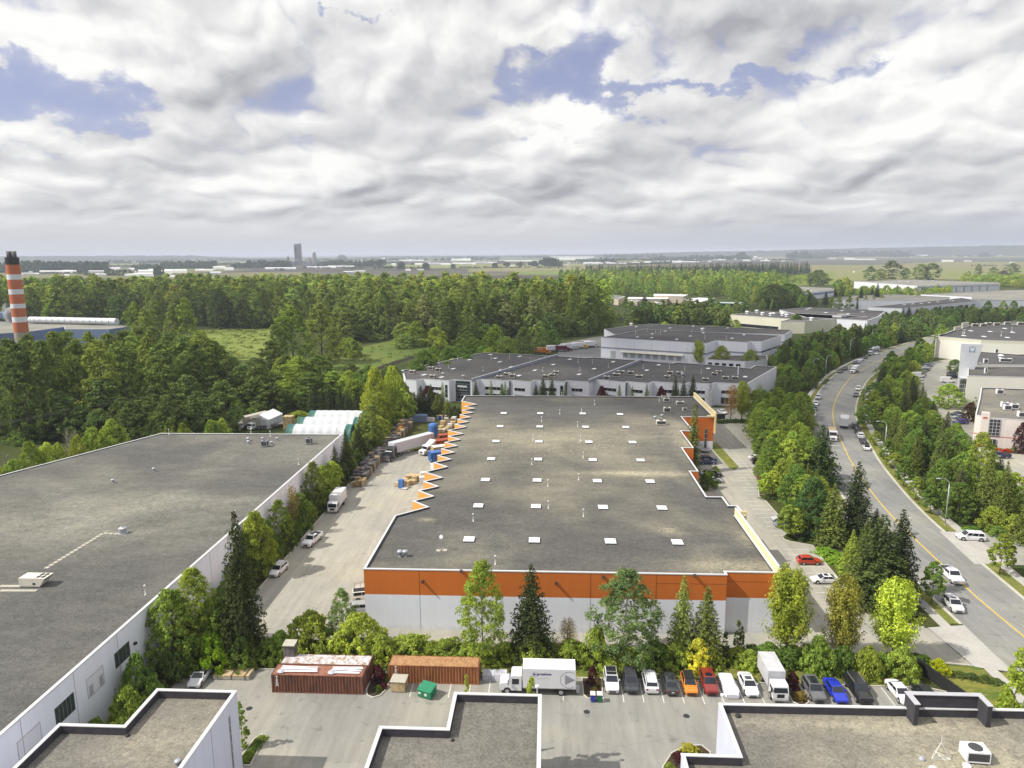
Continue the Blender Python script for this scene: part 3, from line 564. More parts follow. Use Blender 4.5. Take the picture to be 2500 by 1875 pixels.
for t_, x, y in (('6', 1490, 1455), ('6', 1815, 1366), ('7', 545, 1470), ('7', 1718, 1403), ('7', 945, 1418)):
    p = hit(t_, x, y, Y=99.8); b = MB(); b.hexa([(p.x-.14, 99.5, p.z-.12), (p.x+.14, 99.5, p.z-.12), (p.x+.2, 100.2, p.z-.2), (p.x-.2, 100.2, p.z-.2), (p.x-.14, 99.5, p.z-.04), (p.x+.14, 99.5, p.z-.04), (p.x+.2, 100.2, p.z+.14), (p.x-.2, 100.2, p.z+.14)]); local(main_b, b.build('wall_light', 'gunmetal'))
f = MB(); f.box(34.32, 34.62, 99.9, 125.6, 7.2, 10.95); f.box(34.62, 36.3, 124.8, 125.05, 6, 10.6); local(main_b, f.build('fin_wall', 'cream'))
f = MB(); f.box(34.28, 34.66, 99.85, 125.65, 10.95, 11.03); local(main_b, f.build('fin_cap', 'coping'))
f = MB(); f.box(48.55, 48.95, 203.4, 234.6, 5, 11.2); f.box(46.5, 48.5, 203.9, 204.45, 9.8, 10.3); local(main_b, f.build('fin_wall', 'cream'))
window(main_b, (41.6, 204.45), (43.3, 204.45), .4, 6.9, 1, 6, 'blueglass', 'copinggrey'); window(main_b, (46.0, 204.45), (46.7, 204.45), .4, 6.2, 1, 4, 'blueglass', 'copinggrey')
ys = [112.6, 128.8, 144.6, 160.2, 176.1, 192.0, 208.6]
put(main_r, SKY, 'skylight', [(x, y) for y in ys for x in (-13.1, -2.1, 10.6, 21.65) if not (y > 200 and x > 20)] + [(21.65, 208.0)])
put(main_r, PIPE, 'vent_pipe', roof_pts('7', [(32, 1305), (775, 903), (480, 832), (476, 648), (736, 594), (340, 465), (774, 408), (352, 260), (752, 266), (422, 102), (726, 144), (576, 38), (760, 35)], ZR)+roof_pts('6', [(1920, 942), (2106, 1306)], ZR)+roof_pts('S7', [(1048, 1165), (262, 1020), (493, 1020), (2138, 1110)], ZR))
put(main_r, TURB, 'roof_ventilator', roof_pts('6', [(1302, 1240), (1346, 1240)], ZR)+roof_pts('7', [(1380, 85), (1438, 70)], ZR), 1.1)
# satellite mast
P = G('6', 1652, 1190, ZR); t = thing('antenna_mast', 'thin roof mast with small white dish on a paver base, orange warehouse roof', 'antenna', (*P, ZR))
b = MB(); b.tube((0, 0, .05), (0, 0, 4.4), .03, .02, 6); b.build('mast', 'galv', t); b = MB(); b.lathe((0, -.1, 0), [(.02, 0), (.28, .05), (.33, .12)], 12); o = b.build('dish', 'white_paint', t); o.location = (0, 0, 2.5); o.rotation_euler = (R(70), 0, 0)
b = MB(); b.box(-.8, -.1, -.5, .3, 0, .1); b.box(.1, .9, -.3, .5, 0, .1); b.box(-.3, .3, -.1, .1, .1, .25); b.build('paver_base', 'paver', t)
P = G('7', 1475, 530, ZR)
main_units = [('7', 1430, 128, 'beige air unit near the right edge of the orange warehouse roof', 2.6, 1.3), ('3', 1480, 1545, 'large beige air unit behind the last skylight row, orange warehouse', 2.0, 1.6), ('3', 1590, 1480, 'wide beige air unit at the far right roof corner of orange warehouse', 2.4, 1.1),
    ('3', 1475, 1455, 'grey louvred air unit nearer the far edge of the orange warehouse', 1.8, 1.3), ('3', 1452, 1428, 'farthest small air unit on the orange warehouse roof edge', 1.3, 1.0), ('3', 1628, 1535, 'square duct hood half hidden by the slim conifer on orange warehouse', 1.2, 1.2), ('3', 1725, 1500, 'dark little fan box near the cream parapet of the orange warehouse', .9, .7)]
for t_, x, y, l, L, H in main_units: unit(l, G(t_, x, y, ZR), ZR, 0, L, 1.4, H, 1, 'unitgrill' if 'dark' in l else 'unitbeige')
# left warehouse
leftp = [(-54.6, 30), (-54.6, 181.4), (-104, 181.2), (-111.5, 162.4), (-112.2, 162.4), (-122, 138), (-170, 20), (-170, 30)]
leftp = [(-54.6, 30), (-54.6, 181.4), (-104, 181.2), (-112, 162), (-120.5, 141.6), (-166, 32)]
left_b, left_r = building('warehouse', 'wide low warehouse with white walls and a vast plain gravel roof, left side', leftp, 9.8, 9.62, 'roof_left', bands=((0, None, 'wallblue'),), joints=8.4, th=.35)
left_r['_z'] = 9.62
def wq(x0, y0, x1, y1, t='B1'):     # two opposite corners seen on the left warehouse's right wall
    a = hit(t, x0, y0, X=-54.6); b = hit(t, x1, y1, X=-54.6); return a.y, b.y, min(a.z, b.z), max(a.z, b.z)
for (x0, y0), (x1, y1), nx, g in [((962, 700), (1100, 705), 5, 'g'), ((457, 1165), (637, 1160), 6, 'g')]:
    a = hit('B1', x0, y0, X=-54.6); b = hit('B1', x1, y1, X=-54.6); top = a.z; bot = b.z
    window(left_b, (-54.6, a.y), (-54.6, b.y), min(top, bot), max(top, bot), nx-1, 1, 'greenglass', 'walljoint', out=.01, fw=.025)
for (x0, y0), (x1, y1) in [((726, 918), (884, 940)), ((140, 1450), (355, 1410))]:
    a = hit('B1', x0, y0, X=-54.6); b = hit('B1', x1, y1, X=-54.6)
    window(left_b, (-54.6, a.y), (-54.6, b.y), min(a.z, b.z), max(a.z, b.z), 1, 1, 'wallwhite', 'copinggrey', 'wall_panel', .01)
for x0, y0, x1, y1 in [(752, 970, 788, 1030), (836, 890, 873, 950)]:
    a = hit('B1', x0, y0, X=-54.6); b = hit('B1', x1, y1, X=-54.6); window(left_b, (-54.6, a.y), (-54.6, b.y), min(a.z, b.z), max(a.z, b.z), 1, 1, 'copinggrey', 'copinggrey', 'louvre', .03)
for t_, x, y in [('B1', 1143, 606), ('6', 468, 650)]:
    p = hit(t_, x, y, X=-54.4); b = MB(); b.box(-54.6, -54.25, p.y-.2, p.y+.2, p.z-.15, p.z+.12); local(left_b, b.build('wall_light', 'gunmetal'))
put(left_r, PIPE, 'vent_pipe', roof_pts('5', [(1986, 915), (1228, 1562), (1426, 210), (2118, 205)], 9.62)+roof_pts('6', [(446, 465), (765, 195), (208, 225)], 9.62))
put(left_r, TURB, 'roof_ventilator', roof_pts('5', [(955, 620), (1300, 522), (2095, 265), (2098, 290)], 9.62)+roof_pts('6', [(20, 262), (22, 288), (143, 262), (220, 295), (267, 262)], 9.62), .9)
unit('grey louvred box unit nearer the middle of the left warehouse roof end', G('6', 162, 312, 9.62), 9.62, 0, 1.5, 1.3, 1.6, 1, 'galv')
unit('grey louvred box unit nearest the corner, left warehouse roof', G('6', 535, 290, 9.62), 9.62, 0, 1.3, 1.3, 1.6, 1, 'galv')
P = G('5', 1037, 1043, 9.62); t = thing('roof_fan', 'round galvanised roof fan with open butterfly cap at the paver path end', 'roof fan', (*P, 9.62)); b = MB(); b.lathe((0, 0, 0), [(.8, 0), (.8, .08), (.62, .1), (.66, .95), (.5, .95), (.48, .5), (.1, .45)], 16); b.build('drum', 'galv', t); b = MB(); b.hexa([(-.55, -.45, .98), (-.05, -.45, .7), (-.05, .45, .7), (-.55, .45, .98), (-.55, -.45, 1.02), (-.05, -.45, .74), (-.05, .45, .74), (-.55, .45, 1.02)]); b.hexa([(.05, -.45, .7), (.55, -.45, .98), (.55, .45, .98), (.05, .45, .7), (.05, -.45, .74), (.55, -.45, 1.02), (.55, .45, 1.02), (.05, .45, .74)]); b.build('cap', 'white_paint', t)
P = G('5', 262, 1500, 9.62); t = thing('rooftop_unit', 'big white rooftop unit with sloped intake hood and four round fans, left warehouse', 'air conditioner', (P[0]+.3, P[1]+.8, 9.62)); t.scale = (.62, .8, .75)
b = MB(); x = 3.2
b.add([(-x, -1.1, .2), (1.7, -1.1, .2), (x, -1.1, 1.9), (-x, -1.1, 1.9), (-x, 1.3, .2), (1.7, 1.3, .2), (x, 1.3, 1.9), (-x, 1.3, 1.9)], [(0, 1, 2, 3), (5, 4, 7, 6), (3, 2, 6, 7), (4, 0, 3, 7), (1, 5, 6, 2), (0, 4, 5, 1)]); b.build('casing', 'unitbeige', t)
b = MB(); b.box(-x+.1, 1.6, -1.0, 1.2, 0, .2); b.add([(1.72, -1.0, .3), (x-.06, -1.0, 1.8), (x-.06, 1.2, 1.8), (1.72, 1.2, .3)], [(0, 1, 2, 3)]); b.box(.1, .75, -1.115, -1.09, .5, 1.0); b.build('grille', 'unitgrill', t)
for i in range(2):
    for j in range(2): b = MB(); b.lathe((1.1+i*1.15, -.35+j*1.0, 1.9), [(.46, 0), (.46, .05), (.1, .07)], 14); b.build('fan', 'unitgrill', t)
b = MB(); L0 = [G('5', *q, 9.62) for q in [(380, 1345), (870, 1045), (1000, 1050)]]
for a, c in ((L0[0], L0[1]), (L0[1], L0[2])):
    A, B = Vector(a), Vector(c); n = int((B-A).length/.92)
    for i in range(n): 
        p = A+(B-A)*(i+.5)/n; d = (B-A).normalized()*.33; e = Vector((-d.y, d.x)); b.hexa([(*(p+s*d+u*e), z) for z in (9.625, 9.68) for s, u in ((-1, -1), (1, -1), (1, 1), (-1, 1))])
for i in range(9):
    for j in range(2): p = Vector(G('5', 20+i*34, 1490+j*38, 9.62)); b.box(p.x-.3, p.x+.3, p.y-.3, p.y+.3, 9.625, 9.67)
o = b.build('paver_path', 'paver'); tag(o, 'dashed line of square pavers laid across the left warehouse roof', 'paving')
# near office blocks
fg = [('near office block with purple-shaded right wall, stepped roof outline, bottom left', [(-34.05, 20), (-34.05, 69.2), (-43.05, 69.2), (-43.05, 63.0), (-49.9, 63.0), (-49.9, 20)]),
      ('near office block whose stepped gravel roof fills the bottom centre', [(-.55, 20), (-.55, 69.9), (-10.05, 69.9), (-10.05, 63.95), (-16.9, 63.95), (-16.9, 20)]),
      ('near office block with dark raised parapet box and rooftop unit, bottom right', [(64, 20), (64, 69.6), (18.3, 69.2), (18.3, 61.2), (12.9, 61.2), (12.9, 20)])]
FG = []
for l, p in fg:
    b_, r_ = building('office_block', l, p, 9.8, 8.9, 'roof_front', bands=((0, None, 'officewall'),), joints=6.2, th=.32, cop='coping'); r_['_z'] = 8.9; FG.append((b_, r_))
for (x0, y0, x1, y1) in [(1930, 1260, 1966, 1640)]:
    a = hit('B1', x0, y0, X=-34.05); b = hit('B1', x1, y1, X=-34.05); window(FG[0][0], (-34.05, a.y), (-34.05, b.y+.2), 2.0, 8.2, 1, 6, 'blueglass', 'copinggrey')
put(FG[0][1], TURB, 'roof_ventilator', [G('B1', 1505, 1650, 8.9)], .8)
b = MB(); zt = 11.3
for x0, x1, y0, y1 in ((37.75, 38.2, 67.6, 69.7), (45.0, 45.45, 67.6, 69.7)): b.box(x0, x1, y0, y1, 8.9, zt)
b.box(38.2, 45.0, 69.3, 69.7, 8.9, zt); local(FG[2][0], b.build('parapet_box', 'parapet_in'))
b = MB()
for x0, x1, y0, y1 in ((37.68, 38.27, 67.52, 69.2), (44.93, 45.52, 67.52, 69.2), (37.68, 45.52, 69.2, 69.78)): b.box(x0, x1, y0, y1, zt, zt+.07)
local(FG[2][0], b.build('coping', 'copinggrey'))
put(FG[2][1], MUSH, 'roof_fan', [G('B4', 1445, 1690, 8.9), G('B4', 1730, 1665, 8.9)], .42)
unit('cream rooftop unit with one round fan beside the dark parapet box, bottom right', G('B4', 1790, 1585, 8.9), 8.9, R(-4), 2.1, 1.6, 1.3, 1, 'white_paint')
P = G('B4', 1500, 1570, 8.9); t = thing('antenna_mast', 'tripod antenna frame of thin poles on the bottom right roof', 'antenna', (*P, 8.9)); b = MB()
for q in ((-.9, -.3), (.9, -.3), (0, .9)): b.tube((q[0], q[1], 0), (0, 0, 1.6), .025, n=5); b.tube((q[0], q[1], .03), (q[0]*-.4+.3, q[1]*-.6, .03), .02, n=5)
b.tube((-.9, -.3, .04), (.9, -.3, .04), .02, n=5); b.tube((.9, -.3, .04), (0, .9, .04), .02, n=5); b.tube((0, .9, .04), (-.9, -.3, .04), .02, n=5); b.tube((0, 0, 1.2), (0, 0, 2.4), .02, n=5); b.tube((-.1, 0, 1.5), (-1.6, .3, 2.9), .015, n=5); b.build('frame', 'pvc', t)
for (t_, x, y, l, bx) in [('B4', 1350, 1590, 'small grey box by the antenna tripod, bottom right roof', .3), ('B3', 355, 1100, 'small dark roof fixture in the corner of the bottom centre roof', .25), ('B3', 2080, 1225, 'small dark roof fixture in the corner of the bottom right roof', .3), ('B1', 1078, 1390, 'small dark drain cap on the bottom left roof', .22), ('B2', 1745, 1428, 'small dark drain cap on the bottom centre roof', .2)]:
    P = G(t_, x, y, 8.9); b = MB(); b.lathe((0, 0, 0), [(bx, 0), (bx, bx*.5), (bx*.6, bx), (.02, bx*1.1)], 8); o = b.build('roof_fixture', 'galv' if 'grey' in l else 'rubber_dark', loc=(*P, 8.9)); tag(o, l, 'roof fixture')
for t_, x, y, l in [('B3', 385, 1030, 'white camera on a bracket at the corner of the bottom centre parapet'), ('B3', 1945, 1105, 'white floodlight on a bracket at the corner of the bottom right parapet')]:
    P = G(t_, x, y, 9.9); b = MB(); b.tube((0, 0, -.1), (0, 0, .7), .04, n=6); b.lathe((0, 0, .7), [(.02, 0), (.2, .05), (.2, .25), (.02, .32)], 8); tag(b.build('roof_light', 'white_paint', loc=(*P, 9.9)), l, 'light')
# ------------------------------------------------------------------ buildings further back
def gp(z, *q): return [G(t, x, y, z) for t, x, y in q]
mat('beigewall', (0.60, 0.585, 0.47), .85, 0, .2, .06, .1); mat('creamwall', (0.72, 0.70, 0.62), .85, 0, .2, .05, .1); mat('pinkwall', (0.68, 0.61, 0.565), .85, 0, .2, .05, .15)
mat('greytrim', (0.24, 0.255, 0.31), .7, 0, .3, .06, .5); mat('doorgrey', (0.42, 0.43, 0.42), .6, 0, .3, .05, .5); mat('redtrim', (0.50, 0.10, 0.08), .6); mat('bluewall', (0.16, 0.22, 0.36), .7, 0, .3, .1, .1)
mat('brownbrick', (0.17, 0.135, 0.12), .9, 0, .2, .12, .5, fine=.2); mat('tanwall', (0.50, 0.44, 0.34), .9, 0, .2, .1, .2); mat('palesteel', (0.55, 0.57, 0.60), .5, .2, .3, .08, .3)
mat('farwhite', (0.74, 0.74, 0.74), .7, 0, .2, .1, .02); mat('fargrey', (0.36, 0.37, 0.40), .8, 0, .2, .2, .02); mat('concretefar', (0.26, 0.26, 0.28), .9, 0, .2, .15, .05); mat('mint', (0.45, 0.6, 0.52), .5)
Z2 = 8.7
f2 = gp(Z2, ('C6', 300, 780), ('C6', 470, 790), ('C6', 570, 770), ('C6', 960, 795), ('C6', 1030, 780), ('C6', 1305, 797), ('C6', 1410, 772), ('C6', 1860, 792), ('3', 160, 1272), ('3', 330, 1286), ('3', 370, 1272), ('3', 620, 1284), ('3', 640, 1277),
    ('3', 820, 1286), ('3', 862, 1264), ('3', 1130, 1291), ('3', 1145, 1284), ('3', 1330, 1300), ('3', 1365, 1285), ('3', 1640, 1301), ('3', 1665, 1292), ('3', 1860, 1304), ('3', 1890, 1293), ('3', 2150, 1306))
bk2 = gp(Z2, ('C5', 1575, 1570), ('C5', 1250, 1550), ('C5', 1180, 1592), ('3', 1840, 1142), ('3', 1560, 1122), ('3', 1520, 1132), ('3', 1265, 1108), ('3', 870, 1080), ('3', 790, 1086), ('3', 560, 1070), ('3', 0, 1042), ('C6', 1460, 377), ('C6', 265, 640))
b2, r2 = building('warehouse', 'white two-storey warehouse with stepped front and dividing roof walls behind the orange one', f2+bk2, Z2, Z2-.35, 'roof_far', joints=6.5, th=.3); r2['_z'] = Z2-.35
def wall_between(root, A, B, z0, z1, t, m, cap='coping', name='roof_wall'):
    A, B = Vector(A), Vector(B); d = (B-A).normalized(); n = Vector((-d.y, d.x))*t/2
    b = MB(); b.hexa([(*p, z) for z in (z0, z1) for p in (A-n, B-n, B+n, A+n)]); o = b.build(name, m); local(root, o)
    n = n*1.25; b = MB(); b.hexa([(*p, z) for z in (z1, z1+.08) for p in (A-n, B-n, B+n, A+n)]); local(root, b.build('coping', cap))
wall_between(b2, f2[5], G('3', 555, 1067, Z2), Z2-.4, Z2+.8, .5, 'greytrim', 'copinggrey'); wall_between(b2, f2[13], G('3', 1268, 1107, Z2), Z2-.4, Z2+.8, .5, 'greytrim', 'copinggrey')
def along(A, B, f0, f1): A, B = Vector(A), Vector(B); return tuple(A.lerp(B, f0)), tuple(A.lerp(B, f1))
for i in (0, 2, 4, 6, 8, 10, 12, 14, 16, 18, 20, 22):
    A, B = f2[i], f2[i+1]; L = (Vector(B)-Vector(A)).length
    if L > 6:
        q = along(A, B, .2, .72); window(b2, *q, 4.7, 6.6, 4 if L > 9 else 3, 1, 'glass', 'copinggrey', shade=.7); window(b2, *q, .8, 3.2, 4 if L > 9 else 3, 1, 'glass', 'copinggrey')
        if i in (2, 10, 22): window(b2, *along(A, B, .84, .94), 2.0, 7.0, 1, 3, 'glass', 'copinggrey')
for i in (4, 7, 11, 15):
    A, B = f2[i], f2[i+1]; window(b2, *along(A, B, .1, .9), .3, 8.4, 1, 7, 'blueglass', 'greytrim')
zr = Z2-.35
put(r2, SKYS, 'skylight', roof_pts('3', [(30, 1092), (68, 1122), (237, 1075), (165, 1165), (660, 1100), (520, 1145), (366, 1193), (865, 1180), (738, 1228), (1025, 1122), (1410, 1148), (1310, 1193), (1828, 1178), (2140, 1248), (230, 1238)], zr)+roof_pts('C6', [(1265, 488), (1580, 408), (1650, 465), (1720, 520), (1022, 624), (585, 714), (848, 750), (1890, 597)], zr), rz=R(-22))
put(r2, PIPE, 'vent_pipe', roof_pts('3', [(432, 1200), (745, 1195), (850, 1130), (730, 1125), (985, 1165), (1280, 1175), (1500, 1175), (1630, 1190), (1768, 1215), (330, 1115), (152, 1085)], zr)+roof_pts('C6', [(950, 608), (1088, 475), (810, 540), (1470, 655), (1592, 475), (1868, 465)], zr), 1.15)
put(r2, TURB, 'roof_ventilator', roof_pts('C6', [(545, 610), (870, 730), (1175, 768), (1730, 690), (272, 690)], zr)+roof_pts('3', [(450, 1105), (410, 1118), (1610, 1245), (75, 1213)], zr), 1.6)
ul = [('C6', 412, 690, 'leftmost'), ('C6', 690, 635, 'second from the left, back one'), ('C6', 800, 660, 'third from the left'), ('C6', 715, 762, 'nearest the front wall in the left bay'), ('3', 65, 1265, 'dark one by the first dividing wall'), ('3', 130, 1240, 'left of a pair past the first dividing wall'), ('3', 178, 1252, 'right of a pair past the first dividing wall'), ('3', 462, 1258, 'front one above the twin firs'), ('3', 515, 1248, 'middle one above the twin firs'), ('3', 545, 1225, 'back one above the twin firs'),
    ('3', 972, 1268, 'nearest the second dividing wall'), ('3', 1055, 1245, 'long one past the second dividing wall'), ('3', 1090, 1222, 'small one just behind the long unit'), ('3', 1175, 1228, 'lone small one right of the second dividing wall'), ('3', 1245, 1260, 'wide one beside a skylight in the third bay'), ('3', 1505, 1228, 'back left one of three above the tall firs'), ('3', 1585, 1232, 'back right one of three above the tall firs'), ('3', 1482, 1265, 'front one of three above the tall firs'), ('3', 1805, 1287, 'closest to the front edge, right bay'), ('3', 1882, 1240, 'narrow one in the right bay'), ('3', 1915, 1222, 'narrow one right behind, right bay'), ('3', 1975, 1272, 'dark one of the right bay'), ('3', 2055, 1272, 'large one by the tall flue')]
for t_, x, y, l in ul: unit('beige roof unit of stepped white warehouse, '+l, G(t_, x, y, zr), zr, R(-18), 2.3 if 'long' not in l and 'wide' not in l else 3.0, 1.6, 1.5, 1)
P = G('3', 2080, 1228, zr); b = MB(); b.tube((0, 0, 0), (0, 0, 3.2), .22, n=10); b.lathe((0, 0, 3.2), [(.35, 0), (.35, .3), (.02, .4)], 10); o = b.build('flue', 'white_paint', loc=(*P, zr)); tag(o, 'tall white flue pipe on the right end of the stepped-front warehouse roof', 'flue')
# white warehouse with grey band
Z3 = 11.2
A3 = gp(Z3, ('3', 925, 912), ('3', 1815, 962), ('3', 1897, 938), ('3', 2160, 955), ('C5', 1190, 1187), ('C5', 1350, 1192), ('C5', 1640, 1102), ('3', 1290, 842))
gb = [(0, 5.2, 'wallwhite'), (5.2, 6.1, 'greytrim'), (6.1, None, 'wallwhite')]
b3, r3 = building('warehouse', 'tall white warehouse with a grey stripe and row of loading doors', A3, Z3, Z3-.3, 'roof_far', bands=gb, joints=9, th=.3); r3['_z'] = Z3-.3
A3b = gp(Z3-1, ('3', 950, 842), ('3', 1330, 797), ('C5', 1812, 1017), ('C5', 1700, 1085))+[A3[7], tuple(Vector(A3[0]).lerp(Vector(A3[7]), .35))]
b3b, r3b = building('warehouse', 'white warehouse hidden behind the grey-striped one, dark roof edge showing', A3b, Z3-1, Z3-1.3, 'roof_far', bands=gb, joints=9, th=.3); r3b['_z'] = Z3-1.3
window(b3, *along(A3[0], A3[1], .10, .15), .2, 4.2, 1, 6, 'doorgrey', 'greytrim', 'loading_door')
for i in range(8): window(b3, *along(A3[0], A3[1], .225+.073*i, .225+.073*i+.042), 1.2, 4.0, 1, 4, 'doorgrey', 'greytrim', 'loading_door')
p0, p1 = along(A3[0], A3[1], .205, .80); d_ = (Vector(p1)-Vector(p0)).normalized(); n_ = Vector((d_.y, -d_.x))*2.0
b = MB(); b.hexa([(*p0, 4.5), (*p1, 4.5), (*(Vector(p1)+n_), 4.0), (*(Vector(p0)+n_), 4.0), (*p0, 4.7), (*p1, 4.7), (*(Vector(p1)+n_), 4.15), (*(Vector(p0)+n_), 4.15)]); local(b3, b.build('canopy', 'beigewall'))
for i, f0, f1 in ((3, .0, .0), (5, .0, .28), (5, .32, .52), (5, .6, .8)):
    if f1: window(b3, *along(A3[i], A3[i+1], f0, f1), 5.25, 6.05, 3, 1, 'glass', 'greytrim')
tx = bpy.data.curves.new('s', 'FONT')
put(r3, SKYS, 'skylight', roof_pts('3', [(1230, 912), (1350, 918), (1355, 885), (1465, 862), (1562, 930), (1678, 904), (1785, 876), (2028, 922), (2130, 893)], Z3-.3), rz=R(-26)); put(r3, PIPE, 'vent_pipe', roof_pts('3', [(1215, 885), (1312, 860), (1385, 875), (1425, 885), (1690, 870), (1800, 925), (1980, 930)], Z3-.3), 1.3)
put(r3b, SKYS, 'skylight', roof_pts('3', [(1220, 825), (1505, 835), (1700, 820), (1990, 835)], Z3-1.3), rz=R(-26)); put(r3b, MUSH, 'roof_fan', roof_pts('3', [(1178, 808), (1780, 852)], Z3-1.3), 1.3)
lowp = gp(4.6, ('C5', 510, 1460), ('C5', 1100, 1490), ('C5', 1440, 1460), ('C5', 1420, 1400), ('C5', 1130, 1400), ('C5', 600, 1400))
b3c, _ = building('building', 'low white office annex with dark windows in front of the striped warehouse', lowp, 4.6, 4.3, 'roof_far', joints=0, th=.25)
for i in range(5): window(b3c, *along(lowp[0], lowp[1], .06+.18*i, .17+.18*i), .6, 3.2, 1, 1, 'glass', 'greytrim')
# row of further blocks: (name label, z, wall, roof, outline)
blk = [
 ('beige warehouse with tall blank front and round roof fans beyond the striped one', 9, 'beigewall', 'roof_far', [('C5', 880, 785), ('C5', 1780, 852), ('C5', 1640, 880), ('C5', 2000, 882), ('4', 890, 737), ('4', 0, 693)]),
 ('grey block with white end wall and skylights behind the beige warehouse', 9, 'wallwhite', 'roof_far', [('4', 370, 742), ('4', 890, 768), ('4', 985, 735), ('4', 1045, 688), ('4', 370, 660), ('4', 150, 680)]),
 ('long low dark-roofed block with white gable and window front, right of centre', 9, 'wallwhite', 'roof_far', [('4', 900, 655), ('4', 1200, 668), ('4', 1840, 602), ('4', 1690, 578)]),
 ('pale grey block with broad flat roof behind a line of columnar poplars', 9, 'wallwhite', 'roof_pale', [('4', 600, 590), ('4', 770, 600), ('4', 1590, 600), ('4', 1590, 572), ('4', 1080, 547), ('4', 780, 560)]),
 ('wide grey-roofed block with white parapet strip at the right edge, far', 9, 'wallwhite', 'roof_pale', [('4', 1340, 548), ('4', 1765, 570), ('4', 1765, 598), ('4', 2600, 592), ('4', 2600, 505), ('4', 2100, 510)]),
 ('huge white distribution hall with pale roof and blue-grey bays, far right', 11, 'wallwhite', 'roof_pale', [('4', 780, 437), ('4', 1310, 476), ('4', 2010, 458), ('4', 1980, 447), ('4', 1300, 425)]),
 ('low pale building with skylights and blue-grey edge left of the poplar line', 9, 'wallwhite', 'roof_pale', [('4', 160, 495), ('4', 290, 545), ('4', 610, 508), ('4', 600, 495), ('4', 200, 478)]),
 ('white-walled shed half hidden by a big dark tree in the middle distance', 8, 'wallwhite', 'roof_pale', [('C5', 940, 440), ('C5', 1330, 450), ('C5', 1350, 375), ('C5', 1000, 378)]),
]
BL = []
for l, z, wm, rm, o_ in blk:
    P = gp(z, *o_); bb, rr = building('warehouse', l, P, z, z-.3, rm, bands=((0, None, wm),), joints=0, th=.5, cat='building', copw=.1); rr['_z'] = z-.3; BL.append((bb, rr, P))
put(BL[0][1], MUSH, 'roof_fan', roof_pts('C5', [(1130, 770), (1275, 755), (1360, 792), (1485, 800), (1525, 797), (1660, 800), (1722, 815), (2095, 870)], 8.7), 1.8)
put(BL[1][1], SKYS, 'skylight', roof_pts('Q5', [(760, 800), (810, 785), (1080, 858), (1350, 828), (1450, 882), (1700, 848)], 8.7), 1.6, R(-40)); put(BL[2][1], SKYS, 'skylight', roof_pts('Q6', [(190, 1000), (330, 988), (475, 980), (612, 967), (755, 955), (1010, 935)], 8.7), 1.5, R(-40))
put(BL[6][1], SKYS, 'skylight', roof_pts('Q5', [(430, 490), (620, 485), (640, 505), (780, 462), (830, 495), (560, 425)], 8.7), 2, R(-40)); put(BL[5][1], SKYS, 'roof_hatch', roof_pts('Q6', [(90, 582), (145, 605), (260, 615), (385, 588), (470, 607), (675, 600)], 10.7), 2.4)
P = BL[5][2]
for i in range(9): window(BL[5][0], *along(P[1], P[2], .08+.095*i, .085+.095*i+.005), .2, 8.4, 1, 1, 'greytrim', 'greytrim', 'wall_bay', .3)
window(BL[5][0], *along(P[1], P[2], .01, .99), 8.2, 8.8, 1, 1, 'greytrim', 'greytrim', 'wall_stripe', .2)
P = BL[6][2]; window(BL[6][0], *along(P[1], P[2], .01, .99), 5.0, 7.2, 1, 1, 'bluewall', 'greytrim', 'window', .1)
P = BL[2][2]
for i in range(6): window(BL[2][0], *along(P[1], P[2], .38+.1*i, .38+.1*i+.055), 1, 6.4, 1, 3, 'glass', 'greytrim')
P = BL[0][2]; window(BL[0][0], *along(P[0], P[1], .18, .82), .3, 2.6, 5, 1, 'glass', 'greytrim', 'loading_bay')
P = gp(10, ('Q5', 1480, 880), ('Q5', 1340, 905), ('Q5', 1190, 900), ('Q5', 1330, 870)); bb, _ = building('roof_plant_room', 'white plant room box on the roof of the grey block', P, 10, 9.9, 'roof_pale', joints=0, th=.2)
# east side: beige block, logo office, pink office
ZA = 11.6
A1 = [(209.8, 393.6)]+gp(ZA, ('R1', 1490, 345), ('4', 2500, 955), ('4', 2500, 810), ('4', 1800, 802), ('R1', 1200, 115), ('R1', 1160, 150), ('R1', 1060, 170), ('R1', 960, 205), ('R1', 870, 240), ('R1', 800, 248), ('R1', 735, 290))
bA, rA = building('warehouse', 'cream-walled warehouse with stepped left roof edge and loading door, right edge', A1, ZA, ZA-.5, 'roof_far', bands=((0, ZA-1.6, 'creamwall'), (ZA-1.6, None, 'beigewall')), joints=0, th=.4); rA['_z'] = ZA-.5
put(rA, SKYS, 'skylight', roof_pts('R1', [(1195, 282), (1535, 297), (1930, 315), (1315, 200), (1640, 212), (2020, 228), (1885, 160)], ZA-.5), 1.35, R(-20)); put(rA, PIPE, 'vent_pipe', roof_pts('R1', [(1180, 245), (1208, 235), (1825, 280), (2005, 205)], ZA-.5), 1.6)
for x, y, l in [(1380, 130, 'leftmost'), (1525, 130, 'second from left'), (1605, 110, 'third from left, tallest'), (1750, 115, 'fourth from left'), (1930, 100, 'fifth from left'), (2150, 105, 'rightmost in view')]: unit('air unit along the far roof edge of the cream warehouse, '+l, G('R1', x, y, ZA-.5), ZA-.5, R(-15), 3.4, 2, 2.2)
window(bA, G('R1', 945, 650), G('R1', 1075, 655), 1.6, 7.4, 1, 1, 'doorgrey', 'greytrim', 'loading_door', .2)
for q, zz in (((1022, 110, 1148, 150), 13.4), ((1150, 64, 1272, 105), 14.2)):
    p = gp(ZA, ('R1', q[0]+10, q[3]+30), ('R1', q[2], q[3]+10)); wall_between(bA, p[0], p[1], ZA-.5, zz, .5, 'beigewall', 'beigewall', 'parapet_fin')
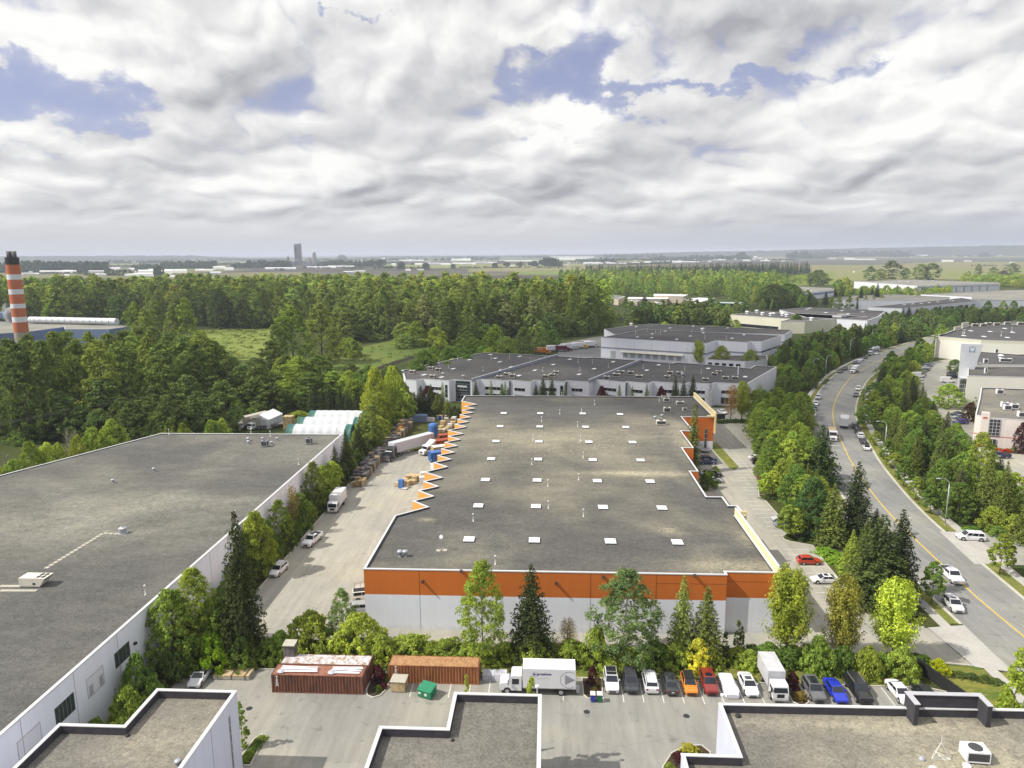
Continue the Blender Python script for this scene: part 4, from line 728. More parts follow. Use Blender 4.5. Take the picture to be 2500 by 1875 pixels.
ZB = 12.2; B1_ = gp(ZB, ('R1', 1205, 800), ('R1', 1275, 800), ('R1', 1265, 760), ('R1', 2500, 770), ('R1', 2500, 590), ('R1', 2100, 590), ('R1', 1500, 545), ('R1', 1215, 570))
bB, rB = building('office_block', 'white office block with tall logo fin wall and dark roof, right side', B1_, ZB, ZB-.4, 'roof_far', bands=((0, None, 'creamwall'),), joints=0, th=.3); rB['_z'] = ZB-.4
ZC = 11.7; C1 = gp(ZC, ('R1', 1260, 950), ('R1', 2600, 985), ('R1', 2600, 800), ('R1', 1268, 752)); bC, rC = building('office_block', 'lower white front block with dark roof below the logo fin wall, right side', C1, ZC, ZC-.3, 'roof_far', bands=((0, None, 'creamwall'),), joints=0, th=.3); rC['_z'] = ZC-.3
Pf = Vector((161.6, 283.8)); Pg = Vector((168.2, 281.4)); d_ = (Pg-Pf).normalized(); n_ = Vector((-d_.y, d_.x))*.8
b = MB(); b.hexa([(*(Pf-d_*.0), 0), (*(Pg-d_*4.5), 0), (*(Pg-d_*4.5+n_), 0), (*(Pf+n_), 0), (*(Pf-d_*.3), 21.3), (*(Pg), 21.3), (*(Pg+n_), 21.3), (*(Pf-d_*.3+n_), 21.3)]); local(bB, b.build('fin_wall', 'palesteel'))
def logo_frame(o, d): o.location = o.location
c_ = Pf.lerp(Pg, .5)-n_*.06; cz = 19.2
b = MB(); e = d_*1.0; b.add([(*(c_-e), cz-1.15), (*(c_+e), cz-1.15), (*(c_+e), cz+1.15), (*(c_-e), cz+1.15)], [(0, 1, 2, 3)], 0)
c2 = c_-n_*.05
def tri(pts, m): b.add([(*(c2+d_*u-n_*(.03*m)), cz+v) for u, v in pts], [tuple(range(len(pts)))], m)
tri([(-.85, .95), (-.6, 1.0), (0, .35), (.6, 1.0), (.85, .95), (.1, .0), (-.1, .0)], 1); tri([(-.8, .5), (0, -.25), (.8, .5), (.8, .1), (0, -.7), (-.8, .1)], 1); tri([(-.7, -.35), (0, -1.0), (.7, -.35), (.7, -.6), (0, -1.1), (-.7, -.6)], 1)
local(bB, b.build('logo_panel', ['bluewall', 'white_paint']))
window(bB, tuple(Pf.lerp(Pg, .05)+Vector((0, -.3))), tuple(Pf.lerp(Pg, .55)+Vector((0, -.3))), .5, 7, 2, 4, 'blueglass', 'palesteel'); b = MB(); q = [Pf, Pg, Pg-n_*3.5, Pf-n_*3.5]; b.hexa([(*p, z) for z in (8.0, 8.3) for p in q]); local(bB, b.build('canopy', 'palesteel'))
for t_, x, y, z, l, L, H in [('R1', 1740, 575, ZB-.4, 'upright beige air unit high on the logo office roof', 1.2, 2.0), ('R1', 1900, 720, ZB-.4, 'long white air unit with open end on the logo office roof', 4.2, 1.6), ('R1', 1560, 745, ZB-.4, 'rounded white air unit by the step of the logo office roof', 1.5, 2.0), ('R1', 1435, 790, ZC-.3, 'square dark-fronted vent box on the front block roof', 1.6, 1.4), ('R1', 1560, 915, ZC-.3, 'tall thin white duct near the front edge of the front block roof', .7, 2.4)]: unit(l, G(t_, x, y, z), z, R(-15), L, 1.3, H, 1, 'white_paint')
put(rB, MUSH, 'roof_fan', roof_pts('R1', [(1820, 650)], ZB-.4), 1.3)
ZD = 8.9; D1 = [(128.4, 209.3), (131.3, 208.4), (133, 207.9)]+gp(ZD, ('8', 2500, 115), ('4', 2500, 1360), ('4', 2000, 1338), ('4', 1850, 1335), ('4', 1835, 1430))+[(127.4, 213.2)]
bD, rD = building('office_block', 'pink two-storey office with big grid windows and red band, right edge', D1, ZD, ZD-.4, 'roof_front', bands=((0, 3.2, 'pinkwall'), (3.2, 3.5, 'redtrim'), (3.5, None, 'pinkwall')), joints=0, th=.3); rD['_z'] = ZD-.4
b = MB(); b.hexa([(127.3, 209.6, 0), (129.0, 208.9, 0), (129.4, 210.2, 0), (127.8, 211, 0), (127.3, 209.6, 10.4), (129.0, 208.9, 10.4), (129.4, 210.2, 10.4), (127.8, 211, 10.4)]); local(bD, b.build('corner_tower', 'pinkwall'))
b = MB(); b.hexa([(127.5, 209.45, 8.6), (128.5, 209.05, 8.6), (128.5, 209.1, 8.6), (127.5, 209.5, 8.6), (127.5, 209.45, 9.1), (128.5, 209.05, 9.1), (128.5, 209.1, 9.1), (127.5, 209.5, 9.1)]); local(bD, b.build('sign', 'redtrim'))
window(bD, (129.1, 208.85), (131.7, 208.1), 3.7, 8.6, 3, 5, 'glass', 'palesteel'); window(bD, (133.6, 207.65), (136.5, 206.8), 3.9, 6.9, 2, 2, 'blueglass', 'palesteel'); window(bD, (133.6, 207.65), (136.5, 206.8), .6, 2.6, 2, 1, 'blueglass', 'palesteel'); window(bD, (129.4, 208.7), (131.2, 208.2), .1, 2.7, 2, 1, 'glass', 'palesteel', 'door')
for x, y, l in [(1880, 1485, 'back left of three'), (1925, 1530, 'front left of three'), (2045, 1510, 'right of three'), (1795, 1260, 'farthest, under a sloped hood'), (2165, 1650, 'nearest the right photo edge')]: unit('cream condenser cube on the pink office roof, '+l, G('R1', x, y, ZD-.4), ZD-.4, R(-15), 1.9, 1.8, 1.7, 1, 'white_paint')
# school-like cluster in the trees
sc = [('flat tan block with small windows at the left end of the low complex', 7, 'tanwall', 'roof_pale', [('Q7', 225, 330), ('Q7', 345, 345), ('Q7', 450, 300), ('Q7', 200, 275)]),
 ('long white-roofed hall at the back of the low complex', 8, 'tanwall', 'farwhite', [('Q7', 940, 290), ('Q7', 1440, 300), ('Q7', 1520, 270), ('Q7', 950, 258)]),
 ('brown brick hall with blank wall at the right end of the low complex', 8, 'brownbrick', 'farwhite', [('Q7', 1450, 345), ('Q7', 1640, 420), ('Q7', 1970, 330), ('Q7', 1700, 320)]),
 ('small white-roofed gym wing in front of the low complex', 5, 'tanwall', 'farwhite', [('Q7', 900, 440), ('Q7', 1020, 450), ('Q7', 1130, 415), ('Q7', 960, 390)]),
 ('tan cube among trees in the low complex', 6, 'tanwall', 'roof_pale', [('Q7', 550, 385), ('Q7', 655, 390), ('Q7', 700, 368), ('Q7', 580, 362)]),
 ('low white-roofed middle wing of the complex', 6, 'tanwall', 'farwhite', [('Q7', 500, 340), ('Q7', 660, 345), ('Q7', 1180, 345), ('Q7', 1170, 320), ('Q7', 520, 312)]),
 ('glass pavilion with rounded mint roof right of the brick hall', 4, 'blueglass', 'mint', [('Q7', 1950, 410), ('Q7', 2500, 425), ('Q7', 2500, 400), ('Q7', 1960, 393)])]
for l, z, wm, rm, o_ in sc: building('school_wing', l, gp(z, *o_), z, z-.2, rm, bands=((0, None, wm),), joints=0, th=.4, cop='farwhite', copw=.3, group='wings of the low complex in the trees')
# chimney and factory, far left
cd = Vector((-.6097, .7926)); CP = cd*470
t = thing('chimney_stack', 'tall orange and white banded factory chimney with black top', 'chimney', (CP.x, CP.y, 0)); ztp = 56.2
zb = [ztop('1', 178, q, CP) for q in (235, 297, 378, 422, 503, 545, 625, 662, 736, 780, 866)]; zb.append(0)
mat('stackorange', (0.48, 0.15, 0.07), .8, 0, .2, .1, .1); mat('stackbase', (0.33, 0.30, 0.24), .9)
def rad(z): return 3.3+.35*(1-z/56)
for i in range(11):
    m_ = 'gunmetal' if i == 0 else ('stackbase' if i == 10 else ('stackorange' if i % 2 else 'wallwhite'))
    b = MB(); b.tube((0, 0, zb[i+1]), (0, 0, zb[i]), rad(zb[i+1]), rad(zb[i]), 28, caps=(i == 0)); b.build('band', m_, t, smooth=False)
for dx_, dy_ in ((-1.45, 0), (1.35, .3), (0, 1.5)): b = MB(); b.tube((dx_, dy_, zb[0]-1), (dx_, dy_, zb[0]+3.2), 1.1, n=14); b.build('flue', 'woodgrey', t, True)
ZF = 15
fp = gp(ZF, ('1', -900, 1060), ('1', 0, 878), ('1', 240, 862), ('1', 545, 822), ('1', 545, 842), ('1', 920, 842), ('1', 1100, 816), ('1', 600, 790), ('1', -900, 760))
bF, rF = building('factory', 'blue-walled factory with pale roof below the banded chimney', fp, ZF, ZF-.3, 'roof_pale', bands=((0, None, 'bluewall'),), joints=0, th=.4, cop='palesteel')
b = MB(); pA = Vector((*G('1', 260, 790, ZF), ZF+2)); pB = Vector((*G('1', 990, 806, ZF), ZF+2)); b.tube(pA, pB, 2.1, n=14)
n_ = 14
for i in range(1, n_): q = pA.lerp(pB, i/n_); dd = (pB-pA).normalized()*.25; b.tube(q-dd, q+dd, 2.3, n=14)
local(bF, b.build('duct', 'palesteel', smooth=False))
b = MB(); P = Vector(G('1', 60, 735, ZF)); b.box(P.x-20, P.x+3, P.y-4, P.y+6, ZF-1, ZF+3); local(bF, b.build('roof_block', 'bluewall'))
def steam():
    m, t_, b_ = newmat('steam'); t_.n.remove(b_); v = t_.new('ShaderNodeVolumePrincipled'); v.inputs['Color'].default_value = (1, 1, 1, 1)
    tc = t_.new('ShaderNodeTexCoord').outputs['Object']; r_ = t_.v('LENGTH', t_.v('MULTIPLY', tc, (.2, .2, .13)))
    t_.put(v.inputs['Density'], t_.m('MULTIPLY', t_.sm(t_.m('ADD', t_.noise(tc, .35, 4), t_.m('MULTIPLY', r_, -.5)), .12, .3), .55)); t_.l.new(v.outputs[0], t_.n['Material Output'].inputs['Volume'])
steam(); P = Vector((*G('1', 75, 720, ZF+5), ZF+6)); b = MB(); b.lathe((0, 0, -8), [(1.5, 0), (3.2, 4), (4.2, 9), (3.0, 14), (.3, 17)], 14); o = b.build('steam', 'steam', loc=P); tag(o, 'puff of white steam left of the banded chimney', 'steam', kind='stuff')
# cement tower
CT = Vector(G('F2', 1740, 470)); CT = CT.normalized()*3300; s_px = 3350/1735*420/2212
def tz(y): return ztop('F2', 1740, y, CT)
t = thing('cement_tower', 'tall grey concrete preheater tower of a distant cement works', 'tower', (CT.x, CT.y, 0)); u_ = Vector((CT.y, -CT.x)).normalized()
def fb(x0, x1, y0, y1, dep, m, name, par=t, cx=1740):
    b = MB(); a = u_*((x0-cx)*s_px); c = u_*((x1-cx)*s_px); n = CT.normalized()*dep; b.hexa([(*p, z) for z in (max(0, tz(y0)), tz(y1)) for p in (a, c, c+n, a+n)]); return b.build(name, m, par)
fb(1722, 1778, 470, 187, 22, 'concretefar', 'tower_shaft'); fb(1692, 1722, 470, 187, 16, 'fargrey', 'stair_frame')
for y in (215, 240, 265, 290, 320, 350): 
    b = MB(); a = u_*((1700-1740)*s_px); c = u_*((1720-1740)*s_px); n = -CT.normalized()*1; b.hexa([(*p, z) for z in (tz(y+14), tz(y)) for p in (a+n, c+n, c, a)]); b.build('opening', 'gunmetal', t)
fb(1750, 1764, 190, 178, 8, 'concretefar', 'head_house'); fb(1600, 1722, 470, 410, 26, 'fargrey', 'low_hall'); fb(1780, 1900, 470, 425, 26, 'fargrey', 'low_hall')
t2 = thing('silo_tower', 'shorter domed silo tower right of the cement tower', 'tower', (CT.x+u_.x*180*s_px, CT.y+u_.y*180*s_px, 0)); b = MB(); b.lathe((0, 0, 0), [(9, 0), (8, tz(310)), (6, tz(300)), (2, tz(288)), (.2, tz(280))], 12); b.build('silo', 'concretefar', t2)
t2 = thing('silo_tower', 'small pointed silo left of the cement tower', 'tower', (CT.x-u_.x*125*s_px, CT.y-u_.y*125*s_px, 0)); b = MB(); b.lathe((0, 0, 0), [(8, 0), (8, tz(365)), (1, tz(335))], 12); b.build('silo', 'concretefar', t2)
t2 = thing('silo_tower', 'twin-peaked small silo close right of the cement tower', 'tower', (CT.x+u_.x*130*s_px, CT.y+u_.y*130*s_px, 0)); b = MB(); b.lathe((0, 0, 0), [(7, 0), (6, tz(390)), (1, tz(360))], 12); b.build('silo', 'concretefar', t2)
t2 = thing('stockpile_shed', 'stepped grey plant building on the skyline right of the cement tower', 'building', (*G('F3', 180, 300), 0))
P = Vector(G('F3', 180, 300)); D_ = P.length; s3 = D_*1.02/1735*420/2212; u3 = Vector((P.y, -P.x)).normalized()
for x0, x1, y1 in ((100, 240, 262), (130, 240, 240), (150, 220, 222)): b = MB(); a = u3*((x0-180)*s3); c = u3*((x1-180)*s3); n = P.normalized()*40; b.hexa([(*p, z) for z in (0, ztop('F3', 180, y1, P)) for p in (a, c, c+n, a+n)]); b.build('block', 'fargrey', t2)
# far sheds and buildings: (tile, x0, x1, base y, top y, depth, material)
fs = [('F1', 510, 940, 565, 530, 60, 'farwhite'), ('F1', 800, 985, 556, 522, 60, 'farwhite'), ('F1', 1140, 1340, 560, 530, 50, 'fargrey'), ('F1', 1410, 1550, 530, 490, 60, 'farwhite'), ('F1', 1180, 1370, 600, 570, 40, 'fargrey'), ('F1', 1780, 2212, 575, 520, 60, 'farwhite'), ('F1', 270, 500, 580, 560, 40, 'fargrey'), ('F1', 1730, 1980, 605, 560, 40, 'farwhite'), ('F1', 2080, 2212, 612, 595, 30, 'farwhite'), ('F1', 1600, 1740, 600, 570, 40, 'farwhite'), ('F1', 1660, 1730, 530, 495, 50, 'farwhite'),
 ('F2', 0, 300, 560, 515, 60, 'farwhite'), ('F2', 635, 790, 510, 475, 60, 'farwhite'), ('F2', 400, 640, 535, 512, 50, 'farwhite'), ('F2', 780, 900, 525, 492, 60, 'farwhite'), ('F2', 600, 740, 590, 545, 40, 'fargrey'), ('F2', 1300, 1700, 512, 490, 80, 'farwhite'), ('F2', 1840, 2212, 496, 478, 80, 'farwhite'), ('F2', 680, 800, 440, 428, 60, 'farwhite'), ('F2', 980, 1050, 432, 422, 60, 'farwhite'), ('F2', 350, 400, 405, 392, 40, 'farwhite'), ('F2', 30, 140, 612, 598, 30, 'farwhite'),
 ('F3', 0, 340, 378, 362, 80, 'farwhite'), ('F3', 230, 340, 352, 330, 50, 'farwhite'), ('F3', 820, 880, 362, 332, 40, 'farwhite'), ('F3', 1120, 1230, 352, 328, 50, 'farwhite'), ('F3', 1290, 1460, 352, 325, 60, 'fargrey'), ('F3', 1460, 1580, 352, 328, 50, 'farwhite'), ('F3', 1590, 1840, 300, 270, 80, 'farwhite'), ('F3', 1880, 2060, 335, 312, 60, 'fargrey'), ('F3', 2010, 2180, 333, 312, 60, 'farwhite'), ('F3', 345, 490, 455, 425, 30, 'fargrey'), ('F3', 1000, 1070, 428, 405, 20, 'farwhite'), ('F3', 1150, 1240, 425, 405, 20, 'fargrey'), ('F3', 1040, 1080, 306, 280, 40, 'farwhite'), ('F3', 920, 1240, 300, 285, 70, 'farwhite'), ('F3', 700, 740, 275, 260, 40, 'farwhite'), ('F3', 205, 340, 460, 432, 30, 'fargrey'), ('F3', 1600, 1900, 338, 322, 60, 'farwhite'),
 ('F4', 0, 70, 335, 312, 50, 'farwhite'), ('F4', 100, 680, 305, 293, 90, 'farwhite'), ('F4', 740, 1320, 258, 244, 90, 'farwhite'), ('F4', 830, 1260, 285, 265, 80, 'farwhite'), ('F4', 1180, 1430, 343, 318, 50, 'farwhite'), ('F4', 1480, 1740, 336, 325, 50, 'farwhite'), ('F4', 1780, 1900, 333, 316, 40, 'farwhite'), ('F4', 2140, 2212, 243, 222, 50, 'farwhite'), ('F4', 2060, 2115, 283, 268, 40, 'farwhite'), ('F4', 1960, 2212, 325, 305, 50, 'farwhite'), ('F4', 240, 300, 372, 358, 20, 'farwhite'), ('F4', 880, 1000, 365, 350, 20, 'fargrey'),
 ('F5', 35, 125, 347, 327, 60, 'farwhite'), ('F5', 0, 330, 430, 405, 40, 'farwhite'), ('F5', 330, 560, 422, 410, 40, 'farwhite'), ('F5', 480, 520, 402, 386, 40, 'farwhite'), ('F5', 675, 720, 418, 405, 30, 'farwhite'), ('F5', 1125, 1220, 408, 390, 30, 'farwhite'), ('F5', 1350, 1470, 408, 395, 40, 'farwhite'), ('F5', 800, 860, 398, 380, 30, 'farwhite'), ('F5', 740, 790, 402, 388, 30, 'fargrey'), ('F5', 960, 1040, 388, 375, 30, 'farwhite'), ('F5', 1250, 1290, 322, 308, 40, 'farwhite'), ('F5', 1620, 1670, 412, 402, 20, 'farwhite'), ('F5', 1820, 1860, 330, 315, 40, 'farwhite'), ('F5', 2140, 2180, 345, 325, 40, 'farwhite'),
 ('F6', 270, 380, 328, 310, 40, 'farwhite'), ('F6', 380, 610, 330, 318, 40, 'farwhite'), ('F6', 1320, 1450, 350, 330, 30, 'farwhite'), ('F6', 1560, 1650, 347, 337, 20, 'farwhite'), ('F6', 1830, 1970, 288, 276, 40, 'farwhite'), ('F6', 1040, 1170, 290, 275, 60, 'farwhite'), ('F6', 2060, 2190, 220, 210, 80, 'farwhite'), ('F6', 380, 400, 268, 255, 30, 'farwhite'), ('F6', 450, 475, 250, 238, 30, 'farwhite'), ('F6', 100, 180, 325, 313, 30, 'fargrey'), ('F6', 1610, 1650, 265, 250, 30, 'farwhite'), ('F6', 650, 720, 250, 236, 30, 'fargrey'), ('F6', 2050, 2110, 365, 352, 20, 'farwhite'), ('F6', 360, 385, 468, 452, 8, 'farwhite')]
rs = random.Random(77)
for t_, xa, xb, ya, yb_, n in (('F1', 260, 2200, 520, 600, 16), ('F2', 0, 900, 440, 560, 10), ('F3', 300, 2200, 290, 350, 16), ('F4', 0, 2200, 262, 340, 18), ('F5', 0, 1700, 330, 410, 14), ('F6', 0, 2200, 225, 300, 16)):
    for i in range(n):
        x = rs.uniform(xa, xb); y = rs.uniform(ya, yb_); w_ = rs.uniform(14, 70); fs.append((t_, x, x+w_, y, y-rs.uniform(7, 14), 25, rs.choice(['farwhite', 'farwhite', 'fargrey', 'concretefar'])))
for t_, x0, x1, yb, yt, dep, m_ in fs:
    A = Vector(G(t_, x0, yb)); B = Vector(G(t_, x1, yb)); P = (A+B)/2; z = max(3.5, ztop(t_, (x0+x1)/2, yt, P)*.8); n = P.normalized()*dep
    b = MB(); b.hexa([(*p, zz) for zz in (0, z) for p in (A-P, B-P, B-P+n, A-P+n)])
    mA = (A-P+n*.5); mB = (B-P+n*.5); rz = z*1.22
    b.add([(*(A-P), z), (*(B-P), z), (*(B-P+n), z), (*(A-P+n), z), (*mA, rz), (*mB, rz)], [(0, 1, 5, 4), (3, 4, 5, 2), (0, 4, 3), (1, 2, 5)], 1)
    o = b.build('distant_shed', [m_, 'farwhite'], loc=(P.x, P.y, 0)); tag(o, ('long pale' if x1-x0 > 200 else 'small pale')+' shed on the distant plain', 'building', ('long' if x1-x0 > 200 else 'small')+' sheds on the distant plain')
# ------------------------------------------------------------------ vehicles (local: front = +y, wheels on z = 0)
CARS = {  # L, W, H, stations (y from front, zbot, ztop, halfw), greenhouse: base y0,y1, roof y0,y1, halfw base, roof
 'sedan': (4.8, 1.84, 1.43, [(0,.38,.60,.62),(.10,.24,.70,.80),(.45,.19,.80,.90),(1.25,.19,.93,.92),(2.4,.18,.96,.92),(3.7,.20,1.0,.92),(4.45,.22,1.0,.88),(4.72,.28,.92,.82),(4.8,.4,.78,.74)], (1.25, 4.25), (2.05, 3.35)),
 'suv': (4.65, 1.88, 1.70, [(0,.40,.72,.66),(.08,.26,.86,.82),(.40,.22,.97,.92),(1.15,.22,1.08,.94),(2.4,.21,1.10,.94),(3.9,.22,1.12,.94),(4.45,.25,1.12,.92),(4.6,.30,1.0,.88),(4.65,.42,.85,.82)], (1.15, 4.52), (1.95, 4.15)),
 'hatch': (4.3, 1.80, 1.50, [(0,.38,.62,.62),(.09,.24,.74,.80),(.40,.20,.84,.89),(1.10,.20,.98,.90),(2.2,.19,1.0,.90),(3.5,.20,1.02,.90),(4.1,.22,1.0,.88),(4.26,.28,.92,.82),(4.3,.4,.78,.76)], (1.10, 4.18), (1.90, 3.70)),
 'minivan': (5.1, 2.0, 1.78, [(0,.40,.66,.68),(.10,.25,.80,.86),(.45,.20,.92,.96),(1.0,.20,1.05,.99),(2.4,.19,1.06,1.0),(4.3,.20,1.08,.99),(4.95,.23,1.06,.96),(5.06,.28,.98,.92),(5.1,.4,.85,.86)], (1.0, 5.02), (1.95, 4.7)),
 'bigsuv': (5.3, 2.03, 1.90, [(0,.45,.85,.78),(.08,.30,1.02,.92),(.40,.26,1.12,1.0),(1.35,.26,1.20,1.01),(2.8,.25,1.21,1.01),(4.6,.26,1.22,1.01),(5.15,.28,1.20,.99),(5.27,.33,1.1,.95),(5.3,.45,.9,.9)], (1.35, 5.22), (2.1, 4.95)),
 'jeep': (4.6, 1.88, 1.86, [(0,.5,.95,.62),(.06,.45,1.05,.70),(.9,.45,1.1,.74),(1.35,.35,1.15,.90),(2.6,.30,1.16,.92),(4.3,.32,1.16,.92),(4.58,.4,1.15,.90),(4.6,.5,1.1,.88)], (1.4, 4.56), (1.75, 4.5)),
 'pickup': (5.8, 2.02, 1.92, [(0,.5,.92,.80),(.08,.34,1.08,.94),(.40,.30,1.16,1.0),(1.45,.30,1.24,1.01),(3.6,.30,1.25,1.01),(3.62,.32,1.22,1.01),(5.7,.36,1.22,1.0),(5.8,.45,1.1,.98)], (1.45, 3.62), (2.15, 3.40)),
 'van': (5.9, 2.02, 2.55, [(0,.45,.8,.75),(.08,.3,.95,.9),(.5,.26,1.15,.98),(1.0,.26,1.3,1.0),(2.4,.26,1.3,1.01),(5.7,.3,1.3,1.0),(5.9,.4,1.25,.98)], (.95, 5.88), (1.75, 5.8)),
}
def car_parts(kind):
    L, W, H, st, gb, gr = CARS[kind]; h = L/2; body = MB(); rings = []
    for y, z0, z1, w in st: rings.append([(-w*.86, h-y, z0), (-w, h-y, z0+.2), (-w*1.0, h-y, z1-.22), (-w*.93, h-y, z1-.05), (-w*.55, h-y, z1+.02), (w*.55, h-y, z1+.02), (w*.93, h-y, z1-.05), (w, h-y, z1-.22), (w, h-y, z0+.2), (w*.86, h-y, z0)])
    body.loft(rings)
    wb = W/2*.95; wr = W/2*(.74 if kind in ('sedan', 'hatch') else .82); zb = 0
    def belt(y): 
        for a, b in zip(st[:-1], st[1:]):
            if a[0] <= y <= b[0]: return a[2]+(b[2]-a[2])*(y-a[0])/(b[0]-a[0])
        return st[-1][2]
    zf, zk = belt(gb[0]), belt(gb[1])-.02
    if kind == 'van': wr = W/2*.93
    if kind == 'jeep': wr = W/2*.86; wb = W/2*.92
    g0, g1, r0, r1 = h-gb[0], h-gb[1], h-gr[0], h-gr[1]
    B = [(-wb, g0, zf-.05), (wb, g0, zf-.05), (wb, g1, zk-.05), (-wb, g1, zk-.05)]; T = [(-wr, r0, H-.03), (wr, r0, H-.03), (wr, r1, H-.05), (-wr, r1, H-.05)]
    T2 = [(-wr*.86, r0-.12, H), (wr*.86, r0-.12, H), (wr*.86, r1+.12, H-.01), (-wr*.86, r1+.12, H-.01)]
    body.add(B+T+T2, [(0,1,5,4),(1,2,6,5),(2,3,7,6),(3,0,4,7),(4,5,9,8),(5,6,10,9),(6,7,11,10),(7,4,8,11),(8,9,10,11)])
    def panel(p, s0, s1, t0, t1, off=.018):    # inset panel on quad p (bl, br, tr, tl)
        p = [Vector(q) for q in p]; f = lambda s, t: p[0].lerp(p[1], s).lerp(p[3].lerp(p[2], s), t)
        n = (p[1]-p[0]).cross(p[3]-p[0]).normalized()*off; q = [f(s0, t0)+n, f(s1, t0)+n, f(s1, t1)+n, f(s0, t1)+n]; b = MB(); b.add(q, [(0, 1, 2, 3)]); b.flat = True; return b
    parts = {'body': (body, ['car_paint'], 1)}
    ws = panel([B[1], B[0], T[0], T[1]], .05, .95, .12, .93); rw = panel([B[3], B[2], T[2], T[3]], .08, .92, .30 if kind in ('suv', 'hatch', 'minivan', 'bigsuv', 'van') else .15, .92)
    parts['windshield'] = (ws, ['glass'], 0); 
    if kind != 'van': parts['rear_window'] = (rw, ['glass'], 0)
    spl = [(.04, .30), (.33, .62), (.65, .93)] if kind in ('minivan', 'bigsuv') else ([(.05, .47), (.50, .92)] if kind != 'van' else [(.03, .22)])
    if kind == 'pickup': spl = [(.06, .50), (.54, .93)]


    if True:
        Lm = MB(); Lm.flat = True
        for q in (panel([B[0], B[3], T[3], T[0]], a, c, .22, .90, .018) for a, c in spl): Lm.merge(q)
        Rm = MB(); Rm.flat = True
        for q in (panel([B[2], B[1], T[1], T[2]], 1-c, 1-a, .22, .90, .018) for a, c in spl): Rm.merge(q)
    parts['side_window'] = (Lm, ['glass'], 0); parts['side_window.r'] = (Rm, ['glass'], 0)
    w0 = st[1][3]; zl = st[1][2]-.14
    for s, k in ((-1, ''), (1, '.r')):
        b = MB(); b.hexa([(s*w0*.55, h-.03, zl-.08), (s*w0*.98, h-.14, zl-.08), (s*(w0+.05), h-.42, zl-.04), (s*w0*.55, h-.35, zl), (s*w0*.55, h-.06, zl+.08), (s*w0*.98, h-.18, zl+.08), (s*(w0+.05), h-.45, zl+.09), (s*w0*.55, h-.38, zl+.14)]); parts['headlight'+k] = (b, ['lamp'], 0)
        zr = st[-2][2]-.12; b = MB(); b.box(min(s*w0*.62, s*(w0+.02)), max(s*w0*.62, s*(w0+.02)), -h-.015, -h+.18, zr-.12, zr+.05); parts['tail_light'+k] = (b, ['tail'], 0)
        b = MB(); b.box(min(s*wb, s*(wb+.2)), max(s*wb, s*(wb+.2)), g0-.55, g0-.38, zf+.02, zf+.17); parts['mirror'+k] = (b, ['car_paint'], 0)
    b = MB(); b.box(-.42, .42, h-.02, h+.012, st[0][1]-.02, st[0][2]-.12); parts['grille'] = (b, ['black'], 0)
    b = MB(); b.box(-.16, .16, -h-.02, -h+.01, .62, .74); parts['number_plate'] = (b, ['plate'], 0)
    if kind == 'pickup': b = MB(); b.box(-.86, .86, -h+.12, h-3.72, 1.243, 1.26); parts['bed_liner'] = (b, ['black'], 0); body.box(-.99, -.88, -h+.02, h-3.68, 1.2, 1.36); body.box(.88, .99, -h+.02, h-3.68, 1.2, 1.36); body.box(-.99, .99, -h+.0, -h+.1, 1.2, 1.36)
    r = .34 if kind in ('sedan', 'hatch') else .38; fa, ra = h-(.9 if kind != 'pickup' else 1.0), -h+(.95 if kind != 'pickup' else 1.25)
    tires = []
    for s in (-1, 1):
        for y in (fa, ra):
            t = MB(); x1 = s*(W/2+.005); t.tube((x1-s*.22, y, r), (x1, y, r), r, n=16); a = MB(); a.tube((x1-s*.1, y, r+.03), (x1-s*.012, y, r+.03), r+.07, n=16)
            rm = MB(); rm.tube((x1, y, r), (x1+s*.012, y, r), r*.62, n=12); tires.append((t, a, rm))
    return parts, tires
PROTO = {}
def car_proto(kind):
    if kind in PROTO: return PROTO[kind]
    parts, tires = car_parts(kind); M_ = {}
    for k, (b, m, s) in parts.items(): M_[k] = (k.split('.')[0], b.mesh(k.split('.')[0], m), m[0] == 'car_paint')
    Wm = []
    for t, a, rm in tires:
        t.merge(a); Wm.append((t.mesh('wheel', ['tyre']), rm.mesh('rim', ['rim'])))
    F = MB(); F.flat = True; ml = ['car_paint', 'glass', 'lamp', 'tail', 'black', 'plate', 'tyre', 'rim']
    for k, (b, m, s) in parts.items(): F.merge(b, ml.index(m[0]))
    for t, a, rm in tires: F.merge(t, 6); F.merge(rm, 7)
    Fm = F.mesh('car', ml); PROTO[kind] = (M_, Wm, Fm); return PROTO[kind]
WHITE = (.72, .72, .74); BLACK = (.012, .012, .014); SILVER = (.42, .43, .45); GREY = (.09, .095, .10); DARK = (.03, .032, .038)
